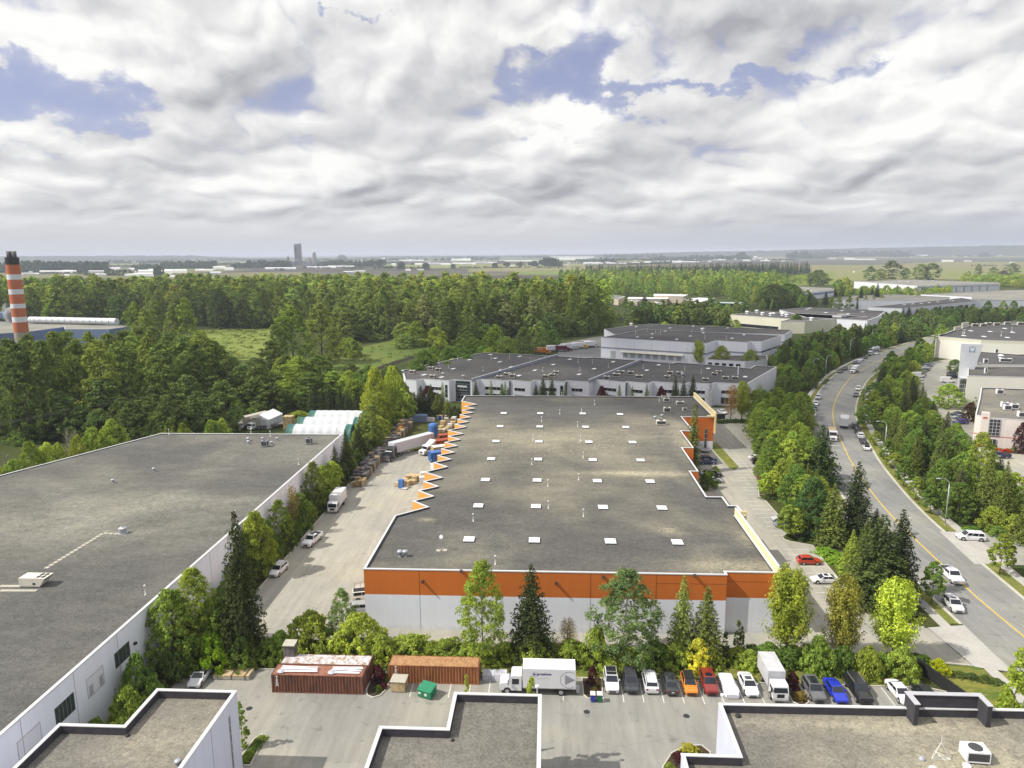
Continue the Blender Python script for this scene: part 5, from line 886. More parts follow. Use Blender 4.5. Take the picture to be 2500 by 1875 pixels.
def car(kind, label, P, rz, color, group=None, cat='car', name='parked_car', far=False, extra=None):
    M_, Wm, Fm = car_proto(kind)
    if far:
        o = link(name, Fm); o.location = (P[0], P[1], .012); o.rotation_euler = (0, 0, rz); o.color = (*color, 1); return tag(o, label, cat, group)
    t = thing(name, label, cat, (P[0], P[1], .01), rz, group)
    for k, (n, me, cp) in M_.items():
        o = link(n, me, t); o.color = (*color, 1)
    for wm, rm in Wm: w_ = link('wheel', wm, t); link('rim', rm, w_)
    H = CARS[kind][2]
    for e in (extra or []):
        if e == 'sunroof': b = MB(); b.box(-.42, .42, -.5, .25, H-.02, H+.01); b.build('sunroof', 'glass', t)
        if e == 'glassroof': b = MB(); b.box(-.55, .55, -1.35 if kind != 'sedan' else -.8, .3, H-.02, H+.012); b.build('glass_roof', 'glass', t)
        if e == 'blackroof': b = MB(); b.box(-.66, .66, -1.7 if kind != 'jeep' else -2.1, .32 if kind != 'jeep' else .5, H-.04, H+.015); b.build('black_roof', 'black', t)
        if e == 'rack': 
            b = MB(); b.box(-.75, .75, -.25, -.13, H+.1, H+.16); b.box(-.75, .75, -1.5, -1.38, H+.1, H+.16); b.build('roof_rack', 'rim', t)
        if e == 'rails':
            for s in (-1, 1): b = MB(); b.box(s*.68-.03, s*.68+.03, -1.9, .35, H-.02, H+.07); b.build('roof_rail', 'chrome', t)
        if e == 'decal': b = MB(); b.box(1.01, 1.022, -.1, .9, .72, .95); b.build('door_sign', 'plate', t); b = MB(); b.box(-1.022, -1.01, -.1, .9, .72, .95); b.build('door_sign', 'plate', t)
        if e == 'cage':
            b = MB()
            for s in (-1, 1): b.tube((s*.9, -.85, 1.3), (s*.85, -.95, 2.1), .035, n=6); b.tube((s*.9, -2.5, 1.3), (s*.85, -2.45, 1.95), .035, n=6); b.tube((s*.85, -.95, 2.1), (s*.85, -2.45, 1.95), .035, n=6)
            b.tube((-.85, -.95, 2.1), (.85, -.95, 2.1), .035, n=6); b.box(-.5, .5, -.7, -.55, 1.93, 2.03); b.box(-1.0, 1.0, 2.85, 3.05, .45, .95); b.build('rack_and_bull_bar', 'chrome', t)
    return t
def heading(A, B):    # front point A, rear point B -> rotation so that +y faces A
    return math.atan2(-(A[0]-B[0]), A[1]-B[1])
PI = math.pi
def stall_x(i): return 8.7+2.575*i
yd = [(0, 'suv', 'white suv with black roof and roof rack bars, first of the front row', WHITE, PI, ['blackroof', 'rack'], 87.0), (1, 'suv', 'dark grey suv between the two white suvs of the front row', (.045, .048, .058), PI, [], 87.0),
 (2, 'suv', 'small white suv showing its black rear window to the camera, front row', (.66, .66, .67), 0, ['rails'], 87.1), (3, 'sedan', 'charcoal sedan parked nose-in beside the orange car, front row', (.04, .043, .046), 0, ['sunroof'], 86.9),
 (4, 'hatch', 'bright orange hatchback with black glass roof in the front row', (.62, .20, .012), PI, ['blackroof'], 86.8), (5, 'suv', 'dark red suv with sunroof beside the covered car', (.22, .022, .016), PI, ['sunroof'], 87.1), (7, 'sedan', 'white sedan between the covered car and the box truck', WHITE, PI, ['sunroof'], 87.0)]
for i, k, l, c, rz, ex, y in yd: car(k, l, (stall_x(i)+random.uniform(-.05, .05), y), rz+random.uniform(-.02, .02), c, extra=ex)
for x, k, l, c, rz, ex in [(34.95, 'suv', 'grey suv with glass roof right of the box truck, beside a red shrub', (.12, .12, .125), PI, ['glassroof']), (37.75, 'sedan', 'electric blue sedan in the front row', (.012, .03, .42), PI, []), (40.7, 'bigsuv', 'long black suv with chrome roof rails beside the blue sedan', BLACK, PI, ['rails']), (45.9, 'sedan', 'white sedan with empty stall on its left, half behind the dark parapet box', WHITE, PI+.03, []), (49.0, 'sedan', 'black car mostly hidden behind the dark parapet box', BLACK, 0, ['blackroof'])]: car(k, l, (x, 86.3 if k == 'bigsuv' else 86.1), rz, c, extra=ex)
# covered car
t = thing('covered_car', 'car wrapped in a wrinkled pale grey cover, front row', 'car', (stall_x(6), 86.9, 0), PI)
L, W, H, st, gb, gr = CARS['sedan']; b = MB(); rg = []
rnd = random.Random(5)
for i in range(25):
    y = -L/2-.06+i*(L+.12)/24; f = L/2-y; z = .75
    if f < .1 or f > 4.75: z = .66
    elif f < 1.3: z = .78+.2*(f/1.3)
    elif f < 2.1: z = .98+(f-1.3)/.8*.46
    elif f < 3.4: z = 1.45
    elif f < 4.3: z = 1.45-(f-3.4)/.9*.42
    w = .93 if .2 < f < 4.6 else .74; wt = .66 if 1.6 < f < 4 else .8; j = lambda a=.03: rnd.uniform(-a, a)
    rg.append([(-w+j(), y, .1), (-w-.03+j(.05), y, .5), (-w+.04+j(), y, min(z, .9)+j(.02)), (-wt*.9+j(.05), y, z-.07+j(.02)), (-.3, y, z+j(.03)), (.3, y, z+j(.03)), (wt*.9+j(.05), y, z-.07+j(.02)), (w-.04+j(), y, min(z, .9)+j(.02)), (w+.03+j(.05), y, .5), (w+j(), y, .1)])
b.loft(rg); b.build('cover', 'carcover', t)
for s in (-1, 1):
    for y in (1.5, -1.45): b = MB(); b.tube((s*.72, y, .33), (s*.9, y, .33), .33, n=14); b.build('wheel', 'tyre', t)
# left lot
def px_car(kind, l, t_, f, r_, c, **k):
    A, B = Vector(G(t_, *f)), Vector(G(t_, *r_)); d = (A-B).normalized(); P = A-d*CARS[kind][0]/2; return car(kind, l, tuple(P), heading(A, B), c, **k)
px_car('pickup', 'white pickup with black bed parked along the left hedge', '6', (505, 1172), (612, 1082), WHITE, extra=['sunroof'])
px_car('suv', 'small white suv parked nearest the camera along the left hedge', '6', (225, 1425), (308, 1350), WHITE, extra=['rails'])
car('jeep', 'white boxy off-roader with black top at the orange corner', (-30.2, 109.4), -PI/2+.25, (.68, .68, .62), extra=['blackroof']); car('suv', 'silver suv mostly hidden by the corner of the orange warehouse', (-29.6, 105.3), -PI/2+.2, (.3, .32, .33))
px_car('sedan', 'white coupe with black roof behind the bottom left office', 'B1', (1625, 1005), (1735, 860), (.7, .7, .7), extra=['blackroof'])
# right lot beside the warehouse
car('hatch', 'red hatchback alone in the right-hand lot', (48.6, 126.4), -PI/2, (.42, .035, .012)); car('sedan', 'white sedan with sunroof below the red hatchback', (48.6, 118.7), PI/2, WHITE, extra=['sunroof'])
car('sedan', 'silver convertible under the light tree in the right lot', (50.6, 147.8), PI/2, (.4, .41, .42)); car('sedan', 'grey-blue sedan next to the silver convertible', (50.2, 144.6), PI/2, (.16, .19, .24), extra=['sunroof'])
rl = [((1450, 1480), 'hatch', DARK, 'dark blue hatchback on the right side of the warehouse lot'), ((1420, 1330), 'suv', BLACK, 'black suv behind the dark hatchback, right of warehouse lot'), ((1500, 1600), 'hatch', (.25, .05, .03), 'dark red hatchback under the light green tree'), ((1400, 960), 'sedan', WHITE, 'white car by the yellow-green tree, right of warehouse lot'), ((1370, 1260), 'sedan', (.6, .6, .6), 'pale car partly under trees, warehouse lot'), ((1530, 1560), 'suv', WHITE, 'white suv peeking out behind the dark red hatchback')]
for (x, y), k, c, l in rl: P = G('M3', x+70, y); car(k, l, P, -PI/2, c)
sh = [((610, 1330), 'sedan', (.015, .03, .1), 'dark blue sedan in the shade of the warehouse side'), ((620, 1290), 'suv', (.02, .035, .1), 'dark blue suv behind the blue sedan, warehouse shade'), ((640, 1530), 'sedan', (.3, .32, .36), 'silver sedan in the shade by the small bush'), ((700, 1540), 'suv', BLACK, 'black suv nose-out in the warehouse shade'), ((700, 1640), 'sedan', WHITE, 'white sedan nose-out beside the bushy conifer')]
for (x, y), k, c, l in sh: P = G('M3', x+30, y); car(k, l, (P[0]-.6, P[1]), -PI/2, c)
car('sedan', 'white sedan parked beyond the low dark wall of the warehouse', G('M3', 850, 480), PI+.3, WHITE)
P = G('M3', 1240, 330); car('suv', 'white suv half hidden by the bare trees past the warehouse', P, PI/2, WHITE, far=True)
# on the road
px_car('minivan', 'white minivan turning out of the side lane', '8', (1640, 1090), (1890, 1105), WHITE, name='minivan', cat='minivan')
px_car('suv', 'silver-white suv driving nearest the camera on the road', 'B4', (1665, 365), (1560, 250), (.6, .6, .6), extra=['sunroof', 'rails'], name='moving_car')
px_car('pickup', 'white lifted pickup with rack and chrome bull bar on the road', '8', (1665, 1490), (1545, 1380), WHITE, extra=['cage'], name='pickup_truck', cat='pickup truck')
px_car('pickup', 'dark blue pickup with white door sign by the pink office', 'R2', (1590, 810), (2010, 820), (.012, .016, .05), extra=['decal'], name='pickup_truck', cat='pickup truck')
pr = [('8', (890, 352), (862, 300), 'sedan', WHITE, 'white sedan nearest the camera in the kerb row, right of the road', ['blackroof']), ('8', (865, 300), (835, 255), 'sedan', BLACK, 'black sedan behind the white one, right kerb', ['sunroof']), ('8', (838, 250), (815, 205), 'suv', WHITE, 'white suv with rails in the kerb row right of the road', ['rails']), ('8', (815, 208), (795, 170), 'suv', BLACK, 'black suv in the right kerb row', []), ('8', (795, 170), (775, 120), 'bigsuv', (.014, .016, .02), 'long black suv at the far end of the right kerb row', [])]
for t_, f, r_, k, c, l, ex in pr:
    A, B = Vector(G(t_, *f)), Vector(G(t_, *r_)); d = (B-A).normalized(); P = A+d*2.4; car(k, l, tuple(P), heading(B, A), c, extra=ex)
pl = [('4', (432, 1585), 'suv', WHITE, 'white suv nearest the camera in the left kerb row'), ('4', (440, 1535), 'sedan', BLACK, 'black-roofed car second in the left kerb row'), ('4', (450, 1492), 'sedan', WHITE, 'white sedan third in the left kerb row'), ('4', (470, 1438), 'suv', (.5, .5, .53), 'silver suv at the back of the left kerb row')]
for t_, q, k, c, l in pl:
    P = Vector(G(t_, *q)); i = min(range(len(CS)-1), key=lambda i: (Vector(CS[i])-P).length); d = (Vector(CS[i+1])-Vector(CS[i])).normalized(); P = P+d*2.3; car(k, l, tuple(P), heading(Vector((0, 0)), d), c)
fr = [('S8', (610, 1050), 'sedan', BLACK, 'black car at the left kerb before the delivery van'), ('S8', (690, 1000), 'suv', BLACK, 'black suv at the left kerb beside the delivery van'), ('S8', (860, 895), 'sedan', BLACK, 'black car at the left kerb past the delivery van'), ('S8', (910, 880), 'sedan', (.45, .46, .5), 'silver car tucked behind the black one, left kerb'), ('S8', (960, 845), 'sedan', WHITE, 'white car at the left kerb past the delivery van'), ('S8', (1025, 810), 'suv', DARK, 'dark suv at the left kerb beyond the white car'), ('S8', (1130, 750), 'pickup', (.3, .3, .32), 'grey pickup near the tanker at the road bend'), ('S8', (1225, 735), 'sedan', WHITE, 'white car right of the grey pickup at the road bend'), ('S8', (1265, 690), 'sedan', (.4, .4, .42), 'silver car near the road bend'), ('S8', (1310, 655), 'sedan', BLACK, 'black car at the road bend'), ('S8', (1720, 500), 'suv', WHITE, 'white car far along the road past the lamp'), ('S8', (1770, 490), 'suv', (.3, .3, .35), 'grey car far along the road past the lamp'),
      ('S8', (925, 1345), 'suv', (.62, .6, .55), 'cream suv at the right kerb behind the road bend trees'), ('S8', (890, 1455), 'suv', GREY, 'grey suv at the right kerb below the cream one')]
for t_, q, k, c, l in fr:
    P = Vector(G(t_, *q)); i = min(range(len(CS)-1), key=lambda i: (Vector(CS[i])-P).length); d = (Vector(CS[i+1])-Vector(CS[i])).normalized(); P = P+d*2.3; car(k, l, tuple(P), heading(Vector((0, 0)), d), c, far=True)
# east lots
el_ = [('R1', (590, 800), 'suv', (.2, .22, .3), 'farthest'), ('R1', (560, 830), 'sedan', WHITE, 'second farthest, white'), ('R1', (540, 870), 'sedan', BLACK, 'third farthest, black'), ('R1', (490, 890), 'suv', (.4, .42, .5), 'fourth, pale blue'), ('R1', (470, 960), 'suv', BLACK, 'fifth, black suv'), ('R1', (430, 980), 'van', WHITE, 'sixth, white van'), ('R1', (420, 1030), 'sedan', WHITE, 'seventh, white sedan'), ('R1', (400, 1090), 'pickup', (.5, .5, .55), 'eighth, silver pickup'), ('R1', (330, 1140), 'sedan', BLACK, 'ninth, black sedan'), ('R1', (320, 1180), 'sedan', (.3, .35, .45), 'tenth, blue-grey'), ('R1', (310, 1230), 'suv', DARK, 'eleventh, dark suv'), ('R1', (300, 1300), 'sedan', (.6, .6, .6), 'nearest, pale')]
for t_, q, k, c, l in el_: car(k, 'car in the tree-side row of the east lot, '+l, G(t_, *q), -PI/2+.15, c, far=True)
for t_, q, k, c, l, rz in [('R1', (1000, 940), 'suv', DARK, 'dark suv nearest the round-topped tree in the east lot', -PI/2), ('R1', (1010, 990), 'bigsuv', (.012, .015, .04), 'dark blue suv behind the white van, east lot', -PI/2), ('R1', (1120, 870), 'sedan', WHITE, 'white car under the round-topped tree, east lot', -PI/2), ('R1', (950, 1130), 'hatch', (.5, .6, .55), 'pale green-and-white vehicle just below the white van', -PI/2), ('R2', (1090, 100), 'sedan', (.02, .03, .06), 'dark car farthest in the pink office row', PI/2), ('R2', (1110, 150), 'sedan', (.3, .32, .36), 'silver car in the pink office row', PI/2), ('R2', (1140, 240), 'suv', (.04, .02, .2), 'purple-blue suv by the dark red tree, pink office row', PI/2), ('R2', (900, 690), 'sedan', WHITE, 'white car glimpsed between conifers left of the pink office', PI/2), ('8', (2110, 820), 'sedan', (.45, .5, .6), 'silver car half behind the lime shrubs at the right edge', PI/2)]: car(k, l, G(t_, *q), rz+.1, c, far=k != 'bigsuv')
P = G('R1', 920, 1065); car('van', 'long white panel van parked across the east lot', P, -PI/2-.1, WHITE, name='panel_van', cat='van')
# ------------------------------------------------------------------ trucks
def wheels(t, ys, W=2.45, r=.5, dual=()):
    for s in (-1, 1):
        for y in ys:
            b = MB(); x1 = s*W/2; b.tube((x1-s*(.55 if y in dual else .28), y, r), (x1, y, r), r, n=18); w_ = b.build('wheel', 'tyre', t); b = MB(); b.tube((x1, y, r), (x1+s*.02, y, r), r*.6, n=14); b.build('rim', 'rim', w_)
def cab(t, kind, y0, W, m, H=2.6):       # y0 = front
    b = MB(); h = W/2
    if kind == 'over':      # cab-over
        pr = [(0, .55), (0, 1.35), (-.28, H-.15), (-.5, H), (-1.8, H), (-1.8, .55)]
        g = [(-.02, 1.45), (-.26, H-.3)]
    else:                   # bonnet
        pr = [(0, .55), (0, 1.25), (-.15, 1.5), (-1.15, 1.62), (-1.55, H-.12), (-1.75, H), (-2.9, H), (-2.9, .55)]; g = [(-1.19, 1.72), (-1.5, H-.25)]
    n = len(pr); hw = [h*.9 if (kind != 'over' and i < 4) else h*.97 for i in range(n)]
    vs = [(-hw[i], y0+y, z) for i, (y, z) in enumerate(pr)]+[(hw[i], y0+y, z) for i, (y, z) in enumerate(pr)]
    b.add(vs, [tuple(range(n)), tuple(range(n, 2*n))[::-1]]+[(i, n+i, n+(i+1) % n, (i+1) % n) for i in range(n)]); b.build('cab', m, t)
    (ya, za), (yb, zb) = g; b = MB(); b.hexa([(-h*.86, y0+ya-.05, za), (h*.86, y0+ya-.05, za), (h*.86, y0+ya+.03, za), (-h*.86, y0+ya+.03, za), (-h*.82, y0+yb-.05, zb), (h*.82, y0+yb-.05, zb), (h*.82, y0+yb+.04, zb), (-h*.82, y0+yb+.04, zb)]); b.build('windshield', 'glass', t)
    c = y0+(-1.0 if kind == 'over' else -2.1)
    for s in (-1, 1):
        b = MB(); b.box(min(s*h*.95, s*h*.985), max(s*h*.95, s*h*.985), c-.45, c+.45, 1.5, H-.4); b.build('side_window', 'glass', t)
        b = MB(); b.box(min(s*(h+.05), s*(h+.28)), max(s*(h+.05), s*(h+.28)), y0+(-.1 if kind == 'over' else -1.2), y0+(0 if kind == 'over' else -1.1), 1.5, 2.1); b.build('mirror', 'black', t)
        b = MB(); b.box(min(s*h*.55, s*h*.85), max(s*h*.55, s*h*.85), y0-.1, y0+.02, .8, 1.05); b.build('headlight', 'lamp', t)
    b = MB(); b.box(-h*.95, h*.95, y0-.2, y0+.08, .35, .6); b.build('bumper', 'chrome' if m in ('gunmetal', 'truckwhite') else 'black', t); b = MB(); b.box(-h*.45, h*.45, y0-.05, y0+.015, .75, 1.25); b.build('grille', 'black', t)
def box_truck(label, P, rz, Lb=6.0, Hb=2.5, W=2.5, kind='over', m='truckwhite', cm='truckwhite', roofm='truckroof', zb=1.05, cabH=2.45, name='box_truck', group=None):
    t = thing(name, label, 'truck', (*P, 0), rz, group); cl = 1.85 if kind == 'over' else 2.95; L = Lb+cl+.1; y0 = L/2
    cab(t, kind, y0, W*.92, cm, cabH); yb = y0-cl-.1
    b = MB(); b.box(-W/2, W/2, yb-Lb, yb, zb, zb+Hb); b.build('cargo_box', m, t); b = MB(); b.box(-W/2+.05, W/2-.05, yb-Lb+.05, yb-.05, zb+Hb, zb+Hb+.04)
    for i in range(1, int(Lb/1.0)): b.box(-W/2+.1, W/2-.1, yb-i-.02, yb-i+.02, zb+Hb+.04, zb+Hb+.055)
    b.build('box_roof', roofm, t); b = MB(); b.box(-.45, .45, -y0+.2, y0-.6, .55, zb-.02); b.build('chassis', 'black', t)
    b = MB()
    for s in (-1, 1): b.box(min(s*W/2, s*(W/2+.03)), max(s*W/2, s*(W/2+.03)), yb-Lb, yb, zb-.02, zb+.12)
    b.build('rail', 'chrome', t); wheels(t, (y0-(.95 if kind == 'over' else 1.0), -y0+1.9), W*.96, .48, dual=(-y0+1.9,)); b = MB(); b.box(-W/2+.1, W/2-.1, -y0-.12, -y0+.02, .4, .62); b.build('rear_bumper', 'gunmetal', t)
    t['_yb'] = yb; return t
def text_mesh(s, size, m, parent, loc, rot, align='LEFT', name='lettering', bold=.0):
    c = bpy.data.curves.new('t', 'FONT'); c.body = s; c.size = size; c.extrude = .004; c.offset = bold; c.align_x = align
    o = bpy.data.objects.new('t', c); col.objects.link(o); dg = bpy.context.evaluated_depsgraph_get(); me = bpy.data.meshes.new_from_object(o.evaluated_get(dg)); bpy.data.objects.remove(o)
    me.materials.clear(); me.materials.append(MATS[m]); q = link(name, me, parent); q.location = loc; q.rotation_euler = rot; return q
# white truck, side facing the camera (faces -X, so +y local -> -X world)
t = box_truck('white bonneted box truck with blue company name and grey play triangle', ((-6.35+4.0)/2, 85.45), PI/2, 6.9, 2.75, 2.5, 'bonnet', cabH=2.65)
yb = t['_yb']; Xs = -1.257       # local -x faces the camera side
def play(t, y, z, r, m, rm, ring_w, clip=None):
    b = MB(); b.flat = True; n = 40
    for i in range(n):
        a0, a1 = 6.2832*i/n, 6.2832*(i+1)/n
        q = [(r*math.cos(a0), r*math.sin(a0)), (r*math.cos(a1), r*math.sin(a1)), ((r-ring_w)*math.cos(a1), (r-ring_w)*math.sin(a1)), ((r-ring_w)*math.cos(a0), (r-ring_w)*math.sin(a0))]
        if clip and any(not (clip[0] < y-u < clip[1] and clip[2] < z+v < clip[3]) for u, v in q): continue
        b.add([(Xs-.004, y-u, z+v) for u, v in q], [(0, 1, 2, 3)])
    b.build('emblem_ring', rm, t); b = MB(); b.flat = True; s = r*.62; b.add([(Xs-.006, y+s*.72, z+s), (Xs-.006, y+s*.72, z-s), (Xs-.006, y-s*1.05, z)], [(0, 1, 2)]); b.build('emblem_triangle', m, t)
play(t, yb-1.55, 3.05, .34, 'textblue', 'textgrey', .04); play(t, yb-6.05, 2.35, 1.18, 'textgrey', 'textgrey', .07, (yb-6.88, yb, 1.1, 3.75))
text_mesh('proshow', .52, 'textblue', t, (Xs-.006, yb-1.88, 2.95), (PI/2, 0, -PI/2), bold=.012)
b = MB(); b.box(Xs-.006, Xs, yb-3.4, yb-1.9, 2.50, 2.52); b.build('pinstripe', 'textgrey', t)
b = MB()
for z in (.35, .7, 1.0): b.box(-.9, -.3, yb-7.4, yb-6.95, z, z+.04)
b.box(-.92, -.88, yb-7.4, yb-6.95, .3, 1.05); b.box(-1.1, 1.1, yb-7.05, yb-6.92, .9, 1.3); b.build('tail_lift', 'galv', t)
t = box_truck('white cab-over box truck in the front row between a white sedan and a red shrub', (30.0, 87.2), PI, 4.7, 2.2, 2.35, 'over', cabH=2.3, roofm='dirtywhite', m='dirtywhite'); t.scale = (.95, 1, 1)
t = box_truck('white cab-over box truck parked along the left hedge', (-47.95, 152.7), PI+.02, 6.0, 2.5, 2.4, 'over', cabH=2.5)
P = Vector(G('S8', 835, 1050)); d = Vector((.62, .78)); t = box_truck('white boxy delivery van driving at the road bend', tuple(P+d*3.2), heading(Vector((0, 0)), d), 4.4, 2.2, 2.3, 'bonnet', cabH=2.4, name='delivery_van')
P = Vector((96.4, 229.9)); d = Vector((.38, .92)).normalized(); t = box_truck('white box truck seen from behind driving away on the road', tuple(P+d*4.2), heading(d, Vector((0, 0))), 6, 2.5, 2.5, 'over', m='dirtywhite', roofm='dirtywhite')
P = Vector((86.8, 213.9)); d = Vector((.30, .95)).normalized(); t = thing('dump_truck', 'white bonneted dump truck with brown open body on the road', 'truck', (*tuple(P+d*4.4), 0), heading(Vector((0, 0)), d)); cab(t, 'bonnet', 4.4, 2.4, 'truckwhite', 2.9); wheels(t, (3.3, -2.0, -3.3), 2.45, .5)
b = MB(); b.hexa([(-1.15, -4.2, 1.1), (1.15, -4.2, 1.1), (1.15, 1.3, 1.1), (-1.15, 1.3, 1.1), (-1.25, -4.5, 2.6), (1.25, -4.5, 2.6), (1.25, 1.4, 2.6), (-1.25, 1.4, 2.6)]); b.build('dump_body', 'gunmetal', t); b = MB(); b.box(-1.1, 1.1, -4.3, 1.2, 2.61, 2.72); b.build('load', 'wood', t); b = MB(); b.box(-.4, .4, -4, 2, .6, 1.1); b.build('chassis', 'black', t)
P = Vector(G('S8', 1200, 700)); t = thing('tanker_truck', 'grey tanker with rounded drum parked at the road bend', 'truck', (*P, 0), heading(Vector((0, 0)), Vector((.75, .66)))); cab(t, 'bonnet', 5, 2.4, 'galv', 2.8); wheels(t, (4, -2.5, -3.7), 2.4, .5); b = MB(); b.tube((0, -4.6, 2.3), (0, 1.6, 2.3), 1.35, n=16); b.build('drum', 'galv', t, True); b = MB(); b.box(-.5, .5, -4.6, 2, .7, 1.2); b.build('chassis', 'black', t)
# semi with long white trailer
def trailer(label, A, B, m, roofm, H=2.85, W=2.6, zb=1.2, name='semi_trailer', wheelsat=None, group=None, corr=False):
    A, B = Vector(A), Vector(B); L = (A-B).length; c = (A+B)/2; t = thing(name, label, 'trailer', (c.x, c.y, 0), heading(A, B), group)
    if corr: b = corr_box(L, W, H, 0)[0]; q = MB(); q.merge(b, off=(0, 0, zb)); q.build('container_shell', m, t)
    else: b = MB(); b.box(-W/2, W/2, -L/2, L/2, zb, zb+H); b.build('trailer_box', m, t)
    b = MB(); b.box(-W/2+.04, W/2-.04, -L/2+.04, L/2-.04, zb+H, zb+H+.03); b.build('trailer_roof', roofm, t)
    b = MB(); b.box(-.5, .5, -L/2+.1, L/2-.3, .9, zb); b.box(-1.0, -.85, L/2-3.2, L/2-3.0, .05, 1.0); b.box(.85, 1.0, L/2-3.2, L/2-3.0, .05, 1.0); b.build('landing_frame', 'black', t)
    wheels(t, (-L/2+1.3, -L/2+2.6), 2.5, .5, dual=(-L/2+1.3, -L/2+2.6)); return t
def corr_box(L, W, H, m=0):       # corrugated container, long axis y, base z=0
    b = MB(); p = .40; n = int(L/p); d = .11
    def wall(a, c, out):          # a->c line on ground
        a, c = Vector(a), Vector(c); D = c-a; Ln = D.length; D /= Ln; o = Vector(out); n = max(2, int(Ln/p)); q = []
        for i in range(n):
            s = i*Ln/n; w = Ln/n
            for u, v in ((0, 0), (.25, 0), (.5, 1), (.75, 1)): q.append(a+D*(s+u*w)-o*(d*v))
        q.append(c); k = len(q); b.add([(x, y, .12) for x, y in q]+[(x, y, H-.1) for x, y in q], [(i, i+1, k+i+1, k+i) for i in range(k-1)], m)
    w, l = W/2-.01, L/2-.01
    wall((-w, -l+.12), (-w, l-.12), (-1, 0)); wall((w, -l+.12), (w, l-.12), (1, 0)); wall((-w+.12, l), (w-.12, l), (0, 1)); wall((-w+.12, -l), (w-.12, -l), (0, -1))
    fr = MB()
    for sx in (-1, 1):
        for sy in (-1, 1): fr.box(min(sx*(w+.015), sx*(w-.13)), max(sx*(w+.015), sx*(w-.13)), min(sy*(l+.015), sy*(l-.13)), max(sy*(l+.015), sy*(l-.13)), 0, H)
    for z0, z1 in ((0, .13), (H-.11, H-.005)):
        for s in (-1, 1): fr.box(min(s*(w+.012), s*(w-.08)), max(s*(w+.012), s*(w-.08)), -l+.13, l-.13, z0, z1); fr.box(-w+.13, w-.13, min(s*(l+.012), s*(l-.08)), max(s*(l+.012), s*(l-.08)), z0, z1)
    rf = MB(); n = int((L-.3)/.21); q = []
    for i in range(n):
        y = -l+.13+i*(2*l-.26)/n; wd = (2*l-.26)/n
        for u, v in ((0, 0), (.3, 0), (.5, 1), (.8, 1)): q.append((y+u*wd, H-.035+.03*v))
    q.append((l-.13, H-.035)); k = len(q); rf.add([(-w+.05, y, z) for y, z in q]+[(w-.05, y, z) for y, z in q], [(i, i+1, k+i+1, k+i) for i in range(k-1)])
    return b, fr, rf
def container(label, c, rz, L, m, rm, H=2.6, W=2.44, z=0, letters=None, name='shipping_container', group=None):
    t = thing(name, label, 'container', (c[0], c[1], z), rz, group); b, fr, rf = corr_box(L, W, H); b.flat = True; rf.flat = True; b.build('side_panels', m, t); fr.build('frame', m, t); rf.build('container_roof', rm, t)
    b = MB(); b.box(-.04, .04, L/2+.0, L/2+.02, .15, H-.15)
    for x in (-.9, -.35, .35, .9): b.tube((x, L/2+.04, .15), (x, L/2+.04, H-.15), .022, n=6)
    b.build('door_bars', 'galv', t)
    if letters:
        s_, yy, z0, size = letters
        for i, ch in enumerate(s_): text_mesh(ch, size, 'lettering', t, (-W/2-.012, yy, z0-i*size*.83), (PI/2, 0, -PI/2), 'CENTER', bold=.02)
    return t
A = Vector((-44.4, 194.0)); B = Vector((-34.9, 206.3)); trailer('long white semi trailer behind the dark truck across the left lot', A, B, 'trailer', 'palesteel', 2.9)
d = (Vector(G('C7', 570, 888))-Vector(G('C7', 735, 790))).normalized(); fpt = Vector(G('C7', 570, 888))
t = thing('semi_truck', 'black and chrome bonneted semi truck with bull bar, left lot', 'truck', (*(fpt-d*3.6), 0), heading(fpt, fpt-d)); cab(t, 'bonnet', 3.6, 2.4, 'gunmetal', 2.7); b = MB(); b.hexa([(-1.2, -.9, .9), (1.2, -.9, .9), (1.2, .9, .9), (-1.2, .9, .9), (-1.2, -.9, 3.5), (1.2, -.9, 3.5), (1.15, .9, 3.0), (-1.15, .9, 3.0)]); b.build('sleeper_cab', 'gunmetal', t)
b = MB(); b.box(-1.2, 1.2, 3.6, 3.85, .35, 1.0); b.box(-.9, .9, 3.7, 3.8, 1.0, 1.75); b.build('bull_bar', 'chrome', t); b = MB(); b.box(-1.0, 1.0, 1.7, 2.2, 2.62, 2.72); b.build('sun_visor', 'truckwhite', t); wheels(t, (2.4, -1.9, -3.1), 2.4, .52); b = MB(); b.box(-.45, .45, -3.7, 3, .6, 1.1); b.build('chassis', 'black', t)
for s in (-1, 1): b = MB(); b.tube((s*1.15, .95, 1), (s*1.15, .95, 3.6), .08, n=8); b.build('exhaust_stack', 'chrome', t)
fpt = Vector(G('C7', 1165, 778)); d = Vector((-.62, -.78)); t = thing('semi_truck', 'white aerodynamic semi tractor standing between trailers, left lot', 'truck', (*(fpt-d*3.5), 0), heading(fpt, fpt-d)); cab(t, 'bonnet', 3.5, 2.4, 'truckwhite', 2.7); b = MB(); b.hexa([(-1.2, -1.2, .9), (1.2, -1.2, .9), (1.2, 1.2, .9), (-1.2, 1.2, .9), (-1.2, -1.2, 3.9), (1.2, -1.2, 3.9), (1.05, 1.0, 2.7), (-1.05, 1.0, 2.7)]); b.build('sleeper_cab', 'truckwhite', t); wheels(t, (2.4, -1.8, -3.0), 2.4, .52); b = MB(); b.box(-.45, .45, -3.7, 3, .6, 1.1); b.build('chassis', 'black', t)
dk = Vector((8.6, 5.0)).normalized()
def docked(label, A, L, m, rm, H=2.6, z=1.2, name='semi_trailer', corr=True): A = Vector(A); return trailer(label, A, A+dk*L, m, rm, H, 2.5, z, name, corr=corr)
docked('blue corrugated container on a trailer backed to the orange dock', (-32.0, 185.6), 7.0, 'bluebox', 'bluebox'); docked('cream-roofed yellow container trailer behind the blue one', (-32.2, 191.3), 7.0, 'wood', 'creamwall')
